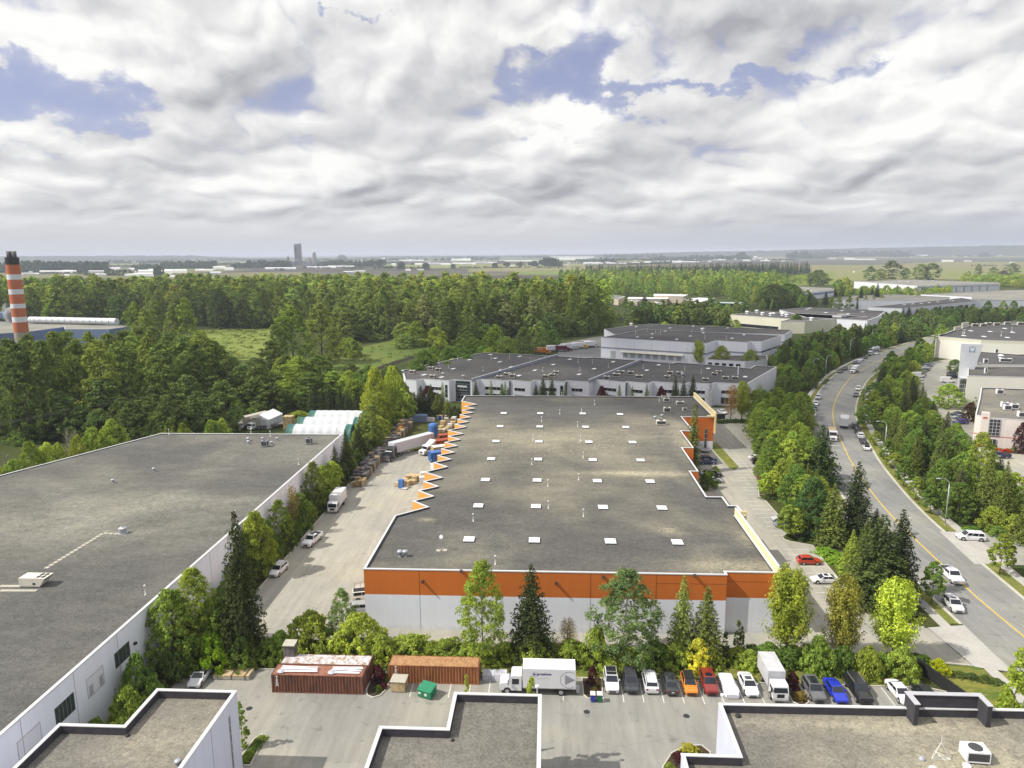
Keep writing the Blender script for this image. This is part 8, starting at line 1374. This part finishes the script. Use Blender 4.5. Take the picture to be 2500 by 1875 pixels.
# row behind the left warehouse and woods on the left
EA, EB = (-108, 186), (-172, 36)
for i, (t_, x, y, r, c) in enumerate([('5', 930, 80, 4.2, LIME), ('5', 770, 140, 3.8, MID), ('5', 640, 210, 3.0, LIME), ('5', 480, 280, 2.6, LIME), ('5', 385, 270, 3.0, LIME), ('5', 240, 265, 3.2, MID), ('5', 110, 420, 3.4, MID), ('5', 20, 480, 3.2, LIME), ('5', 810, 310, 2.6, BRI), ('5', 1010, 200, 3.0, GRN), ('5', -120, 470, 3.4, MID)]): TL('round', t_, x, y, EA, EB, r, c, 'light green small tree along the far edge of the left warehouse, '+OR[i], group='small trees behind the left warehouse')
for x, y in ((560, 140), (20, 340), (620, 150)): TL('bare', '5', x, y, (-116, 186), (-184, 36), 3.0, BRN, 'grey leafless tree among greenery behind the left warehouse', group='leafless trees behind the left warehouse')
for i, (t_, x, y, Y, r, c) in enumerate([('5', 1430, 75, 200, 3.6, LIME), ('5', 1540, 110, 200, 3.0, BRI), ('5', 1780, 75, 203, 3.2, MID), ('5', 1870, 80, 205, 3.2, LIME), ('2', 450, 1530, 243, 4.0, LIME), ('5', 1350, 190, 198, 2.6, LIME)]): TL('bush', t_, x, y, (-200, Y), (0, Y), r, c, 'bright shrub behind the far roof edge of the left warehouse, '+OR[i], group='shrubs behind the far roof edge')
tl = [('1', 60, 920, 225), ('1', 230, 880, 240), ('1', 440, 855, 250), ('1', 560, 850, 262), ('1', 730, 860, 262), ('1', 900, 870, 255), ('1', 1030, 850, 275), ('1', 1160, 815, 285), ('1', 1290, 820, 280), ('1', 1420, 870, 262), ('1', 1540, 890, 250), ('1', 1690, 860, 262), ('1', 1790, 930, 262), ('1', 330, 930, 225), ('1', 620, 930, 235), ('1', 1000, 940, 240), ('1', 1230, 900, 250), ('1', -80, 930, 232), ('1', 150, 960, 208), ('1', 820, 930, 228), ('1', 1350, 960, 238), ('1', 1640, 960, 245), ('1', 1100, 900, 262)]
for i, (t_, x, y, Y) in enumerate(tl): TL('cotton', t_, x, y, (-400, Y), (0, Y), RN.uniform(5.6, 7.5), RN.choice([FOR, FOR, (.10, .145, .04), FOD]), 'tall cottonwood in the dark row behind the left warehouse', group='cottonwoods in the row behind the left warehouse', lod=True, cj=.15)
scatter([(-330, 205), (-118, 205), (-112, 190), (-96, 250), (-112, 300), (-150, 330), (-300, 250)], 9.5, [('round', FOD, 7, 13, 4, 6, 3), ('bush', GRN, 4, 7, 4, 6, 2), ('cottonlow', FOD, 12, 20, 4.5, 6, 2)], 'TREE of the understorey under the dark cottonwood row', 'under the dark cottonwood row')
cl_ = [('1', 1120, 610, 400, 'cotton', 6.5), ('1', 1310, 600, 400, 'cotton', 6), ('1', 1550, 580, 380, 'cotton', 6.5), ('1', 1440, 640, 380, 'cotton', 5.5), ('1', 1210, 660, 385, 'cotton', 6), ('2', 370, 640, 345, 'cotton', 9), ('2', 620, 620, 370, 'cotton', 9.5), ('2', 250, 800, 335, 'birch', 6), ('2', 430, 1070, 268, 'cotton', 7.5), ('2', 620, 1060, 275, 'cotton', 8), ('2', 530, 1200, 262, 'cotton', 6.5), ('2', 120, 1290, 255, 'cotton', 6), ('2', 740, 1190, 270, 'cotton', 6), ('2', 860, 1190, 268, 'round', 5), ('2', 930, 1260, 262, 'round', 4.5), ('2', 210, 1330, 250, 'round', 5.5), ('2', 1890, 800, 400, 'cotton', 8), ('2', 2020, 800, 405, 'cotton', 8), ('2', 1800, 960, 350, 'round', 6), ('2', 1720, 980, 345, 'round', 5), ('2', 2180, 900, 360, 'round', 6), ('2', 1100, 880, 470, 'round', 6), ('2', 870, 910, 395, 'bush', 8), ('2', 1340, 880, 430, 'round', 7), ('2', 1440, 770, 440, 'round', 8), ('2', 1330, 780, 460, 'round', 8), ('2', 1600, 830, 440, 'bush', 9), ('3', 130, 900, 350, 'round', 6), ('3', 270, 820, 400, 'round', 6.5), ('3', 440, 850, 428, 'round', 6), ('3', 520, 840, 432, 'round', 5), ('3', 30, 800, 372, 'cotton', 7), ('2', 350, 1050, 300, 'bush', 7), ('2', 290, 1090, 292, 'bush', 6)]
for i, (t_, x, y, Y, k, r) in enumerate(cl_): TL(k, t_, x, y, (-500, Y), (300, Y), r, RN.choice([FOR, MID, (.11, .16, .04)]) if k != 'bush' else LIME, {'cotton': 'tall', 'birch': 'slim airy', 'round': 'rounded', 'bush': 'low bushy'}[k]+' tree standing at the edge of the open marsh meadow', group={'cotton': 'tall', 'birch': 'slim', 'round': 'rounded', 'bush': 'low bushy'}[k]+' trees at the edge of the marsh meadow', lod=True)
for i, (x, y) in enumerate([(560, 1330), (640, 1340), (720, 1370), (790, 1340), (700, 1310), (850, 1350), (930, 1380)]): TL('cedar', '2', x, y, (-200, 252), (0, 252), 3.2, DK, 'dark cedar in the row behind the tunnel greenhouses', group='cedars behind the tunnel greenhouses', lod=True)
scatter([(-118, 262), (-62, 262), (-60, 290), (-75, 330), (-120, 330), (-150, 300)], 10, [('bush', GRN, 3, 6, 4, 6, 3), ('round', FOD, 5, 9, 3.5, 5, 2)], 'TREE on the rough ground beyond the greenhouses', 'beyond the greenhouses')
scatter([(-60, 292), (-52, 292), (-26, 345), (-12, 342), (-14, 372), (-30, 395), (-60, 370)], 8.5, [('round', GRN, 8, 14, 4, 5.5, 3), ('round', LIME, 7, 11, 4, 5, 1), ('cedar', DK, 9, 13, 3, 3.6, 1), ('bush', MID, 3, 6, 3.5, 5, 2)], 'TREE behind the stepped white warehouse', 'behind the stepped white warehouse')
# main cottonwood forest
meadow_ = [G('2', *q) for q in [(600, 1130), (980, 990), (1300, 925), (1600, 890), (1680, 950), (1560, 1010), (1250, 1110), (960, 1240), (680, 1240), (300, 1280), (200, 1200)]]; bright_ = [G('2', *q) for q in [(-420, 850), (240, 835), (330, 1090), (-330, 1110)]]
polyF = [G('1', 250, 780), G('1', 1150, 790), G('1', 1750, 820), G('2', 0, 865), G('2', 200, 850), G('2', 720, 870), G('2', 780, 980), G('2', 1150, 940), G('2', 1500, 890), G('2', 1640, 900), G('2', 1750, 980), G('3', 0, 900), G('3', 350, 900), (28, 500), (55, 620), (30, 700), (-60, 800), (-250, 860), (-600, 800), (-680, 700), (-560, 560), (-430, 500)]
rest = scatter(polyF, 12.5, [('cotton', FOR, 22, 36, 5.8, 8.8, 5), ('cotton', (.15, .20, .05), 21, 34, 5.8, 9, 3), ('cottonlow', FOD, 22, 33, 6.5, 8.4, 2), ('cotton', (.16, .19, .08), 22, 30, 6, 8, 1), ('round', (.15, .2, .05), 13, 20, 6.5, 8.5, 1.2)], 'TREE in the great forest behind the marsh meadow', 'of the great forest', 1.0, (meadow_, bright_), cap=290)
mixE = [('round', FOD, 11, 16, 5, 7, 4), ('round', FOR, 10, 15, 5, 7, 3), ('fir', DK, 13, 18, 3.6, 4.4, 1), ('cottonlow', FOD, 14, 20, 5, 7, 2)]
scatter([G('3', 300, 880), G('3', 420, 935), G('3', 900, 885), G('3', 930, 850), G('3', 1300, 790), G('3', 2000, 820), G('C5', 880, 800), (175, 620), (90, 640), (60, 560), (28, 500)], 9.5, mixE, 'TREE in the belt behind the striped warehouse', 'in the belt behind the striped warehouse')
def lowpoly(n_cl, nl, ls, R_, H, cone=False, seed=0):
    if cone: return conifer(H, R_, 10, 5, 6, ls, seed, .1, .2)
    return broad(H, R_, .03, n_cl, R_*.30, nl, ls, .6, seed, .2)
def vcol(n, c, j=.28): return np.tile(np.array([c[0]*(k_ := 1+RN.uniform(-j, j))*(1+RN.uniform(-.12, .12)), c[1]*k_, c[2]*k_]), (n, 1))
def flush():
    QUEUE.sort(key=lambda q: -q[0]); mass = {}
    for _, (kind, P, H, R_, c, label, group, cj) in QUEUE:
        n = NM[kind]
        if BUILT.get(n, 0) < 290: tree(kind, P, H, R_, c, label, group, True, cj=cj, now=True)
        else: mass.setdefault(n, []).append((kind, P, H, R_, c, cj))
    for n, L in mass.items():
        out = []; cs = []
        for i, (kind, P, H, R_, c, cj) in enumerate(L):
            k = i % len(KV[kind]); H0, R0 = KD[kind][k][:2]; V = KV[kind][k].reshape(-1, 4, 3); m = min(len(V), 900); g_ = math.sqrt(len(V)/m)*.92; q = V[np.random.default_rng(i).permutation(len(V))[:m]]; ce = q.mean(1, keepdims=True); q = (ce+(q-ce)*g_).reshape(-1, 3)
            a = RN.uniform(0, 6.28); ca, sa = math.cos(a), math.sin(a); s = R_/R0; out.append(np.stack([(q[:, 0]*ca-q[:, 1]*sa)*s+P[0], (q[:, 0]*sa+q[:, 1]*ca)*s+P[1], q[:, 2]*H/H0], 1)); cs.append(vcol(len(q), c, .2))
        o = link('more_'+n+'s', mesh_np('mass', np.concatenate(out).astype('f4'), ['leaf_mass'], colr=np.concatenate(cs))); tag(o, 'smaller and hidden '+n.replace('_', ' ')+'s beyond the counted ones', None, None, 'stuff')
def wood(name, label, pts, protos, hr, m='leaf', c=FOR, kind='stuff', bands=None):
    out = []; cs = []
    for i, p in enumerate(pts):
        V, H0 = protos[i % len(protos)]; s = RN.uniform(*hr)/H0*RN.choice([.75, 1, 1, 1.12]); w_ = s*RN.uniform(.85, 1.25); a = RN.uniform(0, 6.28); q = V.copy(); x = q[:, 0]*math.cos(a)-q[:, 1]*math.sin(a); y = q[:, 0]*math.sin(a)+q[:, 1]*math.cos(a); q[:, 0] = x*w_+p[0]; q[:, 1] = y*w_+p[1]; q[:, 2] *= s; out.append(q); cs.append(vcol(len(q), RN.choice([c, c, tuple(k*.72 for k in c), (c[0]*1.35, c[1]*1.22, c[2])])))
    me = mesh_np(name, np.concatenate(out).astype('f4'), ['leaf_mass'], colr=np.concatenate(cs)); o = link(name, me); return tag(o, label, 'woodland' if False else None, None, kind)
LP = [(lowpoly(60, 14, 1.0, 7, 30, seed=200+s), 30) for s in range(4)]; LC = [(lowpoly(0, 0, .8, 3.5, 22, True, 210+s), 22) for s in range(3)]; LF = [(lowpoly(14, 6, 3.2, 9, 24, seed=220+s), 24) for s in range(3)]; LFF = [(lowpoly(6, 5, 6.5, 16, 24, seed=230+s), 24) for s in range(3)]
wood('forest', 'rear mass of the great cottonwood forest', rest, LP, (27, 35), c=FOR)
def area_pts(poly, sp):
    xs_ = [p[0] for p in poly]; ys_ = [p[1] for p in poly]; o = []; y = min(ys_)
    while y < max(ys_):
        x = min(xs_)
        while x < max(xs_):
            a, b = x+RN.uniform(-.45, .45)*sp, y+RN.uniform(-.45, .45)*sp
            if inside(a, b, poly): o.append((a, b))
            x += sp
        y += sp
    return o
def gpoly(*q): return [G(*p) for p in q]
blk_sk = [gp(8, *o_) for _, _, _, _, o_ in [(s[0], 0, 0, 0, s[4]) for s in sc]]
schp = gpoly(('Q7', 170, 490), ('Q7', 2250, 490), ('Q7', 2250, 320), ('Q7', 1500, 290), ('Q7', 150, 320))
pts = [p for p in area_pts(gpoly(('3', 620, 640), ('3', 2250, 640), ('4', 250, 600), ('4', 150, 440), ('3', 2000, 420), ('3', 1500, 400), ('3', 560, 420)), 14) if not inside(*p, schp)]
front = [p for p in pts if p[1] < 800]; back = [p for p in pts if p[1] >= 800]
wood('woodland', 'mixed broadleaf wood around the low complex', back+front, LP, (13, 24), c=(.14, .20, .05))
pts = area_pts(gpoly(('3', 780, 430), ('3', 2212, 420), ('4', 400, 385), ('4', 420, 360), ('3', 2212, 370), ('3', 800, 395)), 15); wood('conifer_belt', 'dark conifer belt on the skyline of the middle distance', pts, LC, (22, 32), 'needle', (.036, .055, .035))
# groups between far buildings
ind = [('4', 220, 640, 450, 300, 'round', GRN), ('4', 90, 660, 450, 280, 'round', FOD), ('4', 330, 660, 550, 90, 'round', LIME), ('4', 470, 470, 340, 180, 'round', FOD), ('4', 700, 540, 400, 130, 'round', LIME), ('4', 640, 560, 420, 120, 'round', GRN), ('4', 535, 640, 525, 70, 'fir', DK), ('4', 590, 670, 560, 60, 'poplar', LIME), ('4', 650, 675, 560, 60, 'poplar', MID), ('4', 735, 680, 555, 62, 'poplar', MID), ('4', 795, 675, 570, 52, 'poplar', MID), ('4', 830, 650, 480, 70, 'fir', DK), ('4', 870, 665, 555, 44, 'poplar', MID), ('4', 940, 660, 560, 40, 'poplar', LIME), ('4', 965, 640, 450, 90, 'fir', DK), ('4', 1010, 650, 545, 40, 'poplar', LIME),
 ('4', 1080, 625, 545, 36, 'poplar', BRI), ('4', 1153, 618, 550, 34, 'poplar', BRI), ('4', 1225, 615, 535, 40, 'poplar', BRI), ('4', 1293, 610, 530, 40, 'poplar', BRI), ('4', 1355, 608, 545, 38, 'poplar', BRI), ('4', 1420, 604, 540, 44, 'poplar', BRI), ('4', 1480, 600, 515, 40, 'poplar', BRI), ('4', 1548, 595, 515, 40, 'poplar', BRI), ('4', 1480, 535, 460, 70, 'fir', DK), ('4', 1392, 535, 485, 50, 'fir', FOD), ('4', 1262, 545, 490, 50, 'fir', FOD), ('4', 1050, 550, 470, 90, 'round', MID), ('4', 900, 545, 500, 110, 'round', LIME), ('4', 1130, 550, 490, 60, 'round', LIME), ('4', 1215, 545, 495, 50, 'round', LIME), ('4', 1440, 1, 1, 1, None, None),
 ('4', 910, 430, 310, 90, 'cottonlow', FOD), ('4', 1090, 420, 262, 170, 'cottonlow', FOD), ('4', 1000, 425, 330, 80, 'cottonlow', FOR), ('4', 1210, 415, 325, 80, 'cottonlow', FOD), ('4', 1330, 425, 290, 130, 'cottonlow', FOR), ('4', 1430, 425, 285, 150, 'cottonlow', FOD), ('4', 1822, 405, 290, 50, 'cottonlow', FOD), ('4', 1950, 390, 315, 75, 'cottonlow', FOD), ('4', 2110, 388, 280, 110, 'cottonlow', FOD), ('4', 2035, 388, 345, 60, 'round', (.05, .04, .035)), ('4', 1740, 400, 350, 40, 'cottonlow', FOR),
 ('4', 1530, 590, 490, 40, 'round', LIME), ('4', 445, 715, 675, 36, 'fir', DK), ('4', 502, 720, 668, 44, 'fir', DK), ('4', 330, 715, 665, 90, 'round', MID), ('4', 815, 730, 680, 80, 'round', MID), ('4', 285, 860, 715, 130, 'birch', GRN), ('4', 180, 850, 800, 22, 'cedar', DK), ('4', 155, 850, 805, 20, 'cedar', DK), ('4', 940, 830, 770, 36, 'fir', DK), ('4', 2030, 700, 600, 70, 'round', MID), ('4', 2120, 700, 600, 70, 'round', MID), ('4', 1900, 720, 600, 80, 'round', GRN), ('4', 1765, 760, 640, 110, 'round', GRN), ('4', 1640, 740, 650, 90, 'round', GRN), ('4', 1945, 590, 555, 50, 'round', LIME), ('4', 1840, 595, 560, 60, 'round', LIME), ('4', 2045, 590, 555, 50, 'round', GRN), ('4', 800, 700, 560, 30, 'fir', DK),
 ('3', 1460, 845, 778, 80, 'round', LIME), ('3', 2075, 870, 800, 80, 'round', LIME), ('3', 1745, 1140, 935, 140, 'upright', LIME), ('3', 1935, 1160, 975, 140, 'round', LIME), ('3', 2180, 1175, 1010, 140, 'round', LIME), ('3', 2060, 820, 760, 90, 'birch', LIME), ('C5', 1310, 980, 880, 120, 'fir', DK), ('C5', 1660, 1000, 930, 60, 'cedar', DK), ('C5', 1860, 1020, 790, 240, 'birch', GRN), ('4', 65, 1150, 1060, 80, 'round', MID), ('4', 1650, 1, 1, 1, None, None), ('3', 1290, 650, 560, 110, 'fir', DK), ('3', 1130, 650, 570, 90, 'fir', FOD), ('3', 1640, 640, 590, 110, 'fir', DK), ('3', 1750, 650, 600, 110, 'fir', DK)]
KN = {'round': 'rounded tree', 'fir': 'dark fir', 'poplar': 'narrow poplar', 'cottonlow': 'big dark field tree', 'birch': 'airy tree', 'cedar': 'thin dark cedar', 'upright': 'bright upright tree'}
for t_, x, yb, yt, w, k, c in ind:
    if k: TB(k, t_, x, yb, yt, w, c, KN[k]+' standing among the distant industrial blocks', group=KN[k]+'s among the distant blocks', lod=True)
scatter(gpoly(('4', 980, 830), ('4', 1440, 860), ('4', 1700, 790), ('4', 2300, 790), ('4', 2300, 720), ('4', 1650, 730), ('4', 1100, 740), ('4', 980, 790)), 10.5, mixD, 'TREE between the road end and the low dark-roofed block', 'between the road end and the dark-roofed block', .72)
scatter(gpoly(('4', 1700, 460), ('4', 2500, 520), ('4', 2500, 430), ('4', 1700, 420)), 15, [('round', LIME, 9, 14, 6, 8, 3), ('round', MID, 9, 14, 6, 8, 3)], 'TREE in the light green belt right of the white hall', 'right of the white hall')
scatter(gpoly(('4', 0, 700), ('4', 440, 650), ('4', 430, 600), ('4', 0, 560)), 13, mixD, 'TREE between the beige warehouse and the pale shed', 'between beige warehouse and pale shed')
scatter(gpoly(('4', 600, 570), ('4', 1600, 570), ('4', 1600, 530), ('4', 620, 540)), 20, [('round', LIME, 7, 12, 4, 6, 3), ('round', MID, 7, 12, 4, 6, 2), ('fir', DK, 9, 14, 3, 4, 1)], 'TREE in the strip before the white distribution hall', 'before the white distribution hall')
# distant tree lines: (tile, x0, x1, base y, top y, colour, density)
tls = [('F1', -900, 60, 560, 430, 1), ('F1', 270, 1400, 555, 412, 1.3), ('F1', 1350, 1700, 600, 520, .6), ('F1', 2010, 2080, 610, 480, 2), ('F1', 1700, 2212, 520, 445, .8), ('F1', 1400, 2212, 440, 395, .7), ('F2', 0, 650, 505, 410, 1.2), ('F2', 890, 1040, 500, 430, 1.2), ('F2', 1050, 1620, 500, 405, 1.2), ('F2', 1620, 2212, 470, 410, .8), ('F2', 0, 1600, 405, 378, .6), ('F2', 1350, 1550, 530, 500, .5), ('F3', 0, 760, 375, 290, 1), ('F3', 200, 1250, 405, 375, .5), ('F3', 925, 990, 410, 318, 3), ('F3', 1230, 1300, 410, 335, 2.5), ('F3', 1595, 1635, 400, 345, 3), ('F3', 2120, 2175, 385, 330, 2), ('F3', 720, 830, 400, 365, 1.5), ('F3', 400, 1700, 300, 262, .5), ('F3', 1840, 2212, 290, 255, .6), ('F3', 1700, 2212, 392, 380, .6),
 ('F4', 675, 760, 370, 265, 4), ('F4', 760, 850, 370, 272, 4), ('F4', 175, 220, 372, 318, 3), ('F4', 500, 580, 370, 300, 2), ('F4', 25, 70, 385, 325, 2), ('F4', 0, 2212, 395, 375, .35), ('F4', 320, 420, 372, 320, 1), ('F4', 1080, 1400, 310, 270, .9), ('F4', 1400, 1580, 325, 262, 1.2), ('F4', 1600, 2212, 300, 262, .9), ('F4', 400, 740, 265, 228, .8), ('F4', 1450, 2212, 262, 210, .8), ('F5', 0, 1000, 395, 350, .7), ('F5', 450, 1240, 385, 330, .9), ('F5', 1060, 1130, 385, 295, 2), ('F5', 0, 2212, 335, 300, .9), ('F5', 1720, 1800, 372, 290, 2.5), ('F5', 1860, 2000, 372, 285, 1.5), ('F5', 1700, 2212, 378, 340, .7), ('F5', 800, 1700, 440, 428, .4), ('F6', -200, 1000, 300, 235, 1), ('F6', 600, 1000, 290, 215, 1.3), ('F6', 740, 830, 290, 205, 2), ('F6', 900, 2300, 250, 195, 1.4), ('F6', 1750, 1825, 290, 250, 4), ('F6', 1870, 2300, 275, 225, .8), ('F6', 0, 700, 250, 220, .8), ('F6', 1000, 1900, 298, 282, .4), ('F6', 1400, 2300, 205, 180, 1), ('F6', 1600, 2400, 400, 395, .2)]
for i in range(64): t_ = RN.choice(['F1', 'F1', 'F2', 'F2', 'F3', 'F4', 'F5', 'F6']); lo = {'F1': (400, 600), 'F2': (390, 520), 'F3': (262, 370), 'F4': (235, 350), 'F5': (300, 400), 'F6': (200, 300)}[t_]; x = RN.uniform(-100, 2100); y = RN.uniform(*lo); tls.append((t_, x, x+RN.uniform(80, 700), y, y-RN.uniform(14, 30), RN.uniform(.4, 1.1)))
PF = []; PFF = []; acc = []; accf = []
for t_, x0, x1, yb, yt, dn in tls:
    for j in range(max(2, int((x1-x0)*dn/9))):
        x = RN.uniform(x0, x1); P = Vector(G(t_, x, yb)); D_ = P.length; k_ = 1+RN.uniform(0, .05); H = max(5, (ztop(t_, x, yt, P))*RN.uniform(.75, 1.05)); H = min(H, 60)
        V, H0 = (LF if D_ < 3000 else LFF)[j % 3]; q = V.copy(); s = H/H0; w_ = max(s*.8, .5 if D_ < 3000 else D_/7000)*RN.uniform(.8, 1.3); q[:, 0] = q[:, 0]*w_+P.x*k_; q[:, 1] = q[:, 1]*w_+P.y*k_; q[:, 2] *= s; acc.append(q); accf.append(vcol(len(q), (.042, .065, .035)))
me = mesh_np('distant_trees', np.concatenate(acc).astype('f4'), ['leaf_mass'], colr=np.concatenate(accf)); o = link('distant_trees', me); o.color = (.042, .065, .035, 1); tag(o, 'dark tree lines and groves scattered over the distant plain', None, None, 'stuff')
# rough scrub of the marsh meadow and bright fields
pts = [p for p in area_pts(meadow_, 7)+area_pts(bright_, 6)]; SB = [(lowpoly(10, 10, .30, 2.2, 1.0, seed=240+s), 1.0) for s in range(3)]; wood('marsh_scrub', 'low scrub and reeds over the marsh meadow', [p for p in pts if RN.random() < .5], SB, (.5, 1.3), c=(.10, .135, .03))
pts = area_pts(gpoly(('F5', 1250, 700), ('F5', 2212, 700), ('F5', 2100, 570), ('F5', 1400, 590)), 22); wood('field_scrub', 'bright scrub in the rough field left of the big trees', pts, SB, (2.5, 5), c=(.15, .22, .035))
for i in range(9): P = Vector((58+RN.uniform(-2, 2), 90.3+RN.uniform(-.6, .6))); 
for i, (x, y) in enumerate([(56.2, 90.8), (57.6, 90.4), (59.0, 89.9), (60.2, 89.2)]): tree('bush', (x, y), .8, 1.0, FOD, 'segment of the curved low hedge on the lawn, '+OR[i]+' from the left')
# hills on the horizon
prof = [(-900, 628), (-300, 627), (0, 625.5), (300, 624.5), (470, 624), (530, 627), (600, 630), (800, 629), (950, 625.5), (1100, 625), (1300, 623.5), (1450, 622), (1650, 616), (1900, 611), (2100, 606), (2300, 601.5), (2500, 598.5), (2900, 596), (3400, 600)]
def ridge(name, D, up, prof, c, step=18, rough=1.0):
    b = MB(); n = int((prof[-1][0]-prof[0][0])/step); cr_ = []; g0 = []; g1 = []
    for i in range(n+1):
        x = prof[0][0]+i*step
        for a, e in zip(prof[:-1], prof[1:]):
            if a[0] <= x <= e[0]: y = a[1]+(e[1]-a[1])*(x-a[0])/(e[0]-a[0]); break
        y -= up; y += RN.uniform(-1, 1)*rough; d = FW+RT2*((x-1250)/FPX)-UP2*((y-937.5)/FPX); k = D/math.hypot(d.x, d.y); q = Vector((0, 0, CAMH))+d*k; z = max(1, q.z); u = Vector((q.x, q.y)).normalized()
        cr_.append((q.x, q.y, z)); g0.append((q.x-u.x*D*.06, q.y-u.y*D*.06, -2)); g1.append((q.x+u.x*D*.08, q.y+u.y*D*.08, -2))
    m = n+1; b.add(g0+cr_+g1, [(i, i+1, m+i+1, m+i) for i in range(n)]+[(m+i, m+i+1, 2*m+i+1, 2*m+i) for i in range(n)]); o = b.build(name, c); return tag(o, kind='structure')
grass('ridgewood', (.03, .045, .03), (.055, .07, .045), .002)
ridge('hills', 9500, 0, prof, 'ridgewood', 10, .7)
# a passing cloud, high to the left, whose shade lies over the middle distance
m, t, b = newmat('cloud_white'); t.n.remove(b); dfs = t.new('ShaderNodeBsdfDiffuse'); dfs.inputs[0].default_value = (.9, .9, .9, 1); trp = t.new('ShaderNodeBsdfTransparent'); mx = t.new('ShaderNodeMixShader'); mx.inputs[0].default_value = .24; t.l.new(trp.outputs[0], mx.inputs[1]); t.l.new(dfs.outputs[0], mx.inputs[2]); t.l.new(mx.outputs[0], t.n['Material Output'].inputs[0])
CB = MB(); sh_ = -SUN_DIR*(900/math.sin(SUN_EL)); rc_ = random.Random(9)
for cx, cy, r in [(20, 300, 62), (70, 270, 60), (95, 330, 75), (30, 380, 75), (120, 400, 80), (60, 450, 70), (150, 340, 45), (110, 250, 36), (-20, 330, 45), (60, 232, 32), (170, 430, 60), (10, 250, 30), (-30, 420, 50), (320, 700, 130), (420, 620, 90), (-300, 620, 120), (-420, 560, 90), (230, 760, 90)]:
    pr_ = [(r*.3, -r*.22), (r*.8, -r*.2), (r, 0), (r*.85, r*.25), (r*.5, r*.42), (r*.05, r*.48)]; CB.lathe((cx+sh_.x, cy+sh_.y, 900), [(q*rc_.uniform(.9, 1.1), z) for q, z in pr_], 18)
tag(CB.build('cloud', 'cloud_white', smooth=True), kind='structure')
# kerbed planting beds
def bed(pts): 
    b = MB(); n = len(pts); O = inset(pts, -.15); 
    for i in range(n): j = (i+1) % n; b.hexa([(*O[i], -.01), (*O[j], -.01), (*pts[j], -.01), (*pts[i], -.01), (*O[i], .14), (*O[j], .14), (*pts[j], .14), (*pts[i], .14)])
    tag(b.build('kerb', 'kerb'), kind='structure'); sheet('planting_bed', pts, .06, 'soil')
bed([(-23.7, 88.2), (-23.8, 84.4), (-23.4, 83.3), (-22.6, 82.9), (-21.8, 83.4), (-21.4, 84.6), (-21.2, 88.2)]); bed([(4.9, 88.2), (4.95, 84.6), (5.4, 83.9), (6.6, 83.8), (7.3, 84.4), (7.4, 88.2)]); bed([(31.7, 87.9), (31.7, 84.2), (32.6, 83.3), (33.6, 84.2), (33.6, 87.9)]); bed([(12.6, 69), (13.2, 71.6), (14.6, 73.9), (16.4, 75.1), (18.2, 75.3), (18.9, 74.2), (18.3, 71.8), (15, 69)]); bed([(-35.2, 69.9), (-34.8, 74.2), (-34.3, 75.0), (-33.8, 74.4), (-33.6, 69.9)])
bed([(128.2, 203.5), (142, 198), (143, 203), (130, 207)]); 
flush()
# ------------------------------------------------------------------ haze
m, t, b = newmat('haze_air'); t.n.remove(b); v = t.new('ShaderNodeVolumePrincipled'); v.inputs['Color'].default_value = (.80, .87, 1.0, 1); v.inputs['Density'].default_value = .5/5200; v.inputs['Anisotropy'].default_value = 0.0
t.l.new(v.outputs[0], t.n['Material Output'].inputs['Volume']); b = MB(); b.box(-41000, 41000, -3100, 49000, -3.2, 125)
HZ = b.build('haze', 'haze_air'); tag(HZ, 'pale bluish haze over the plain', None, None, 'stuff')
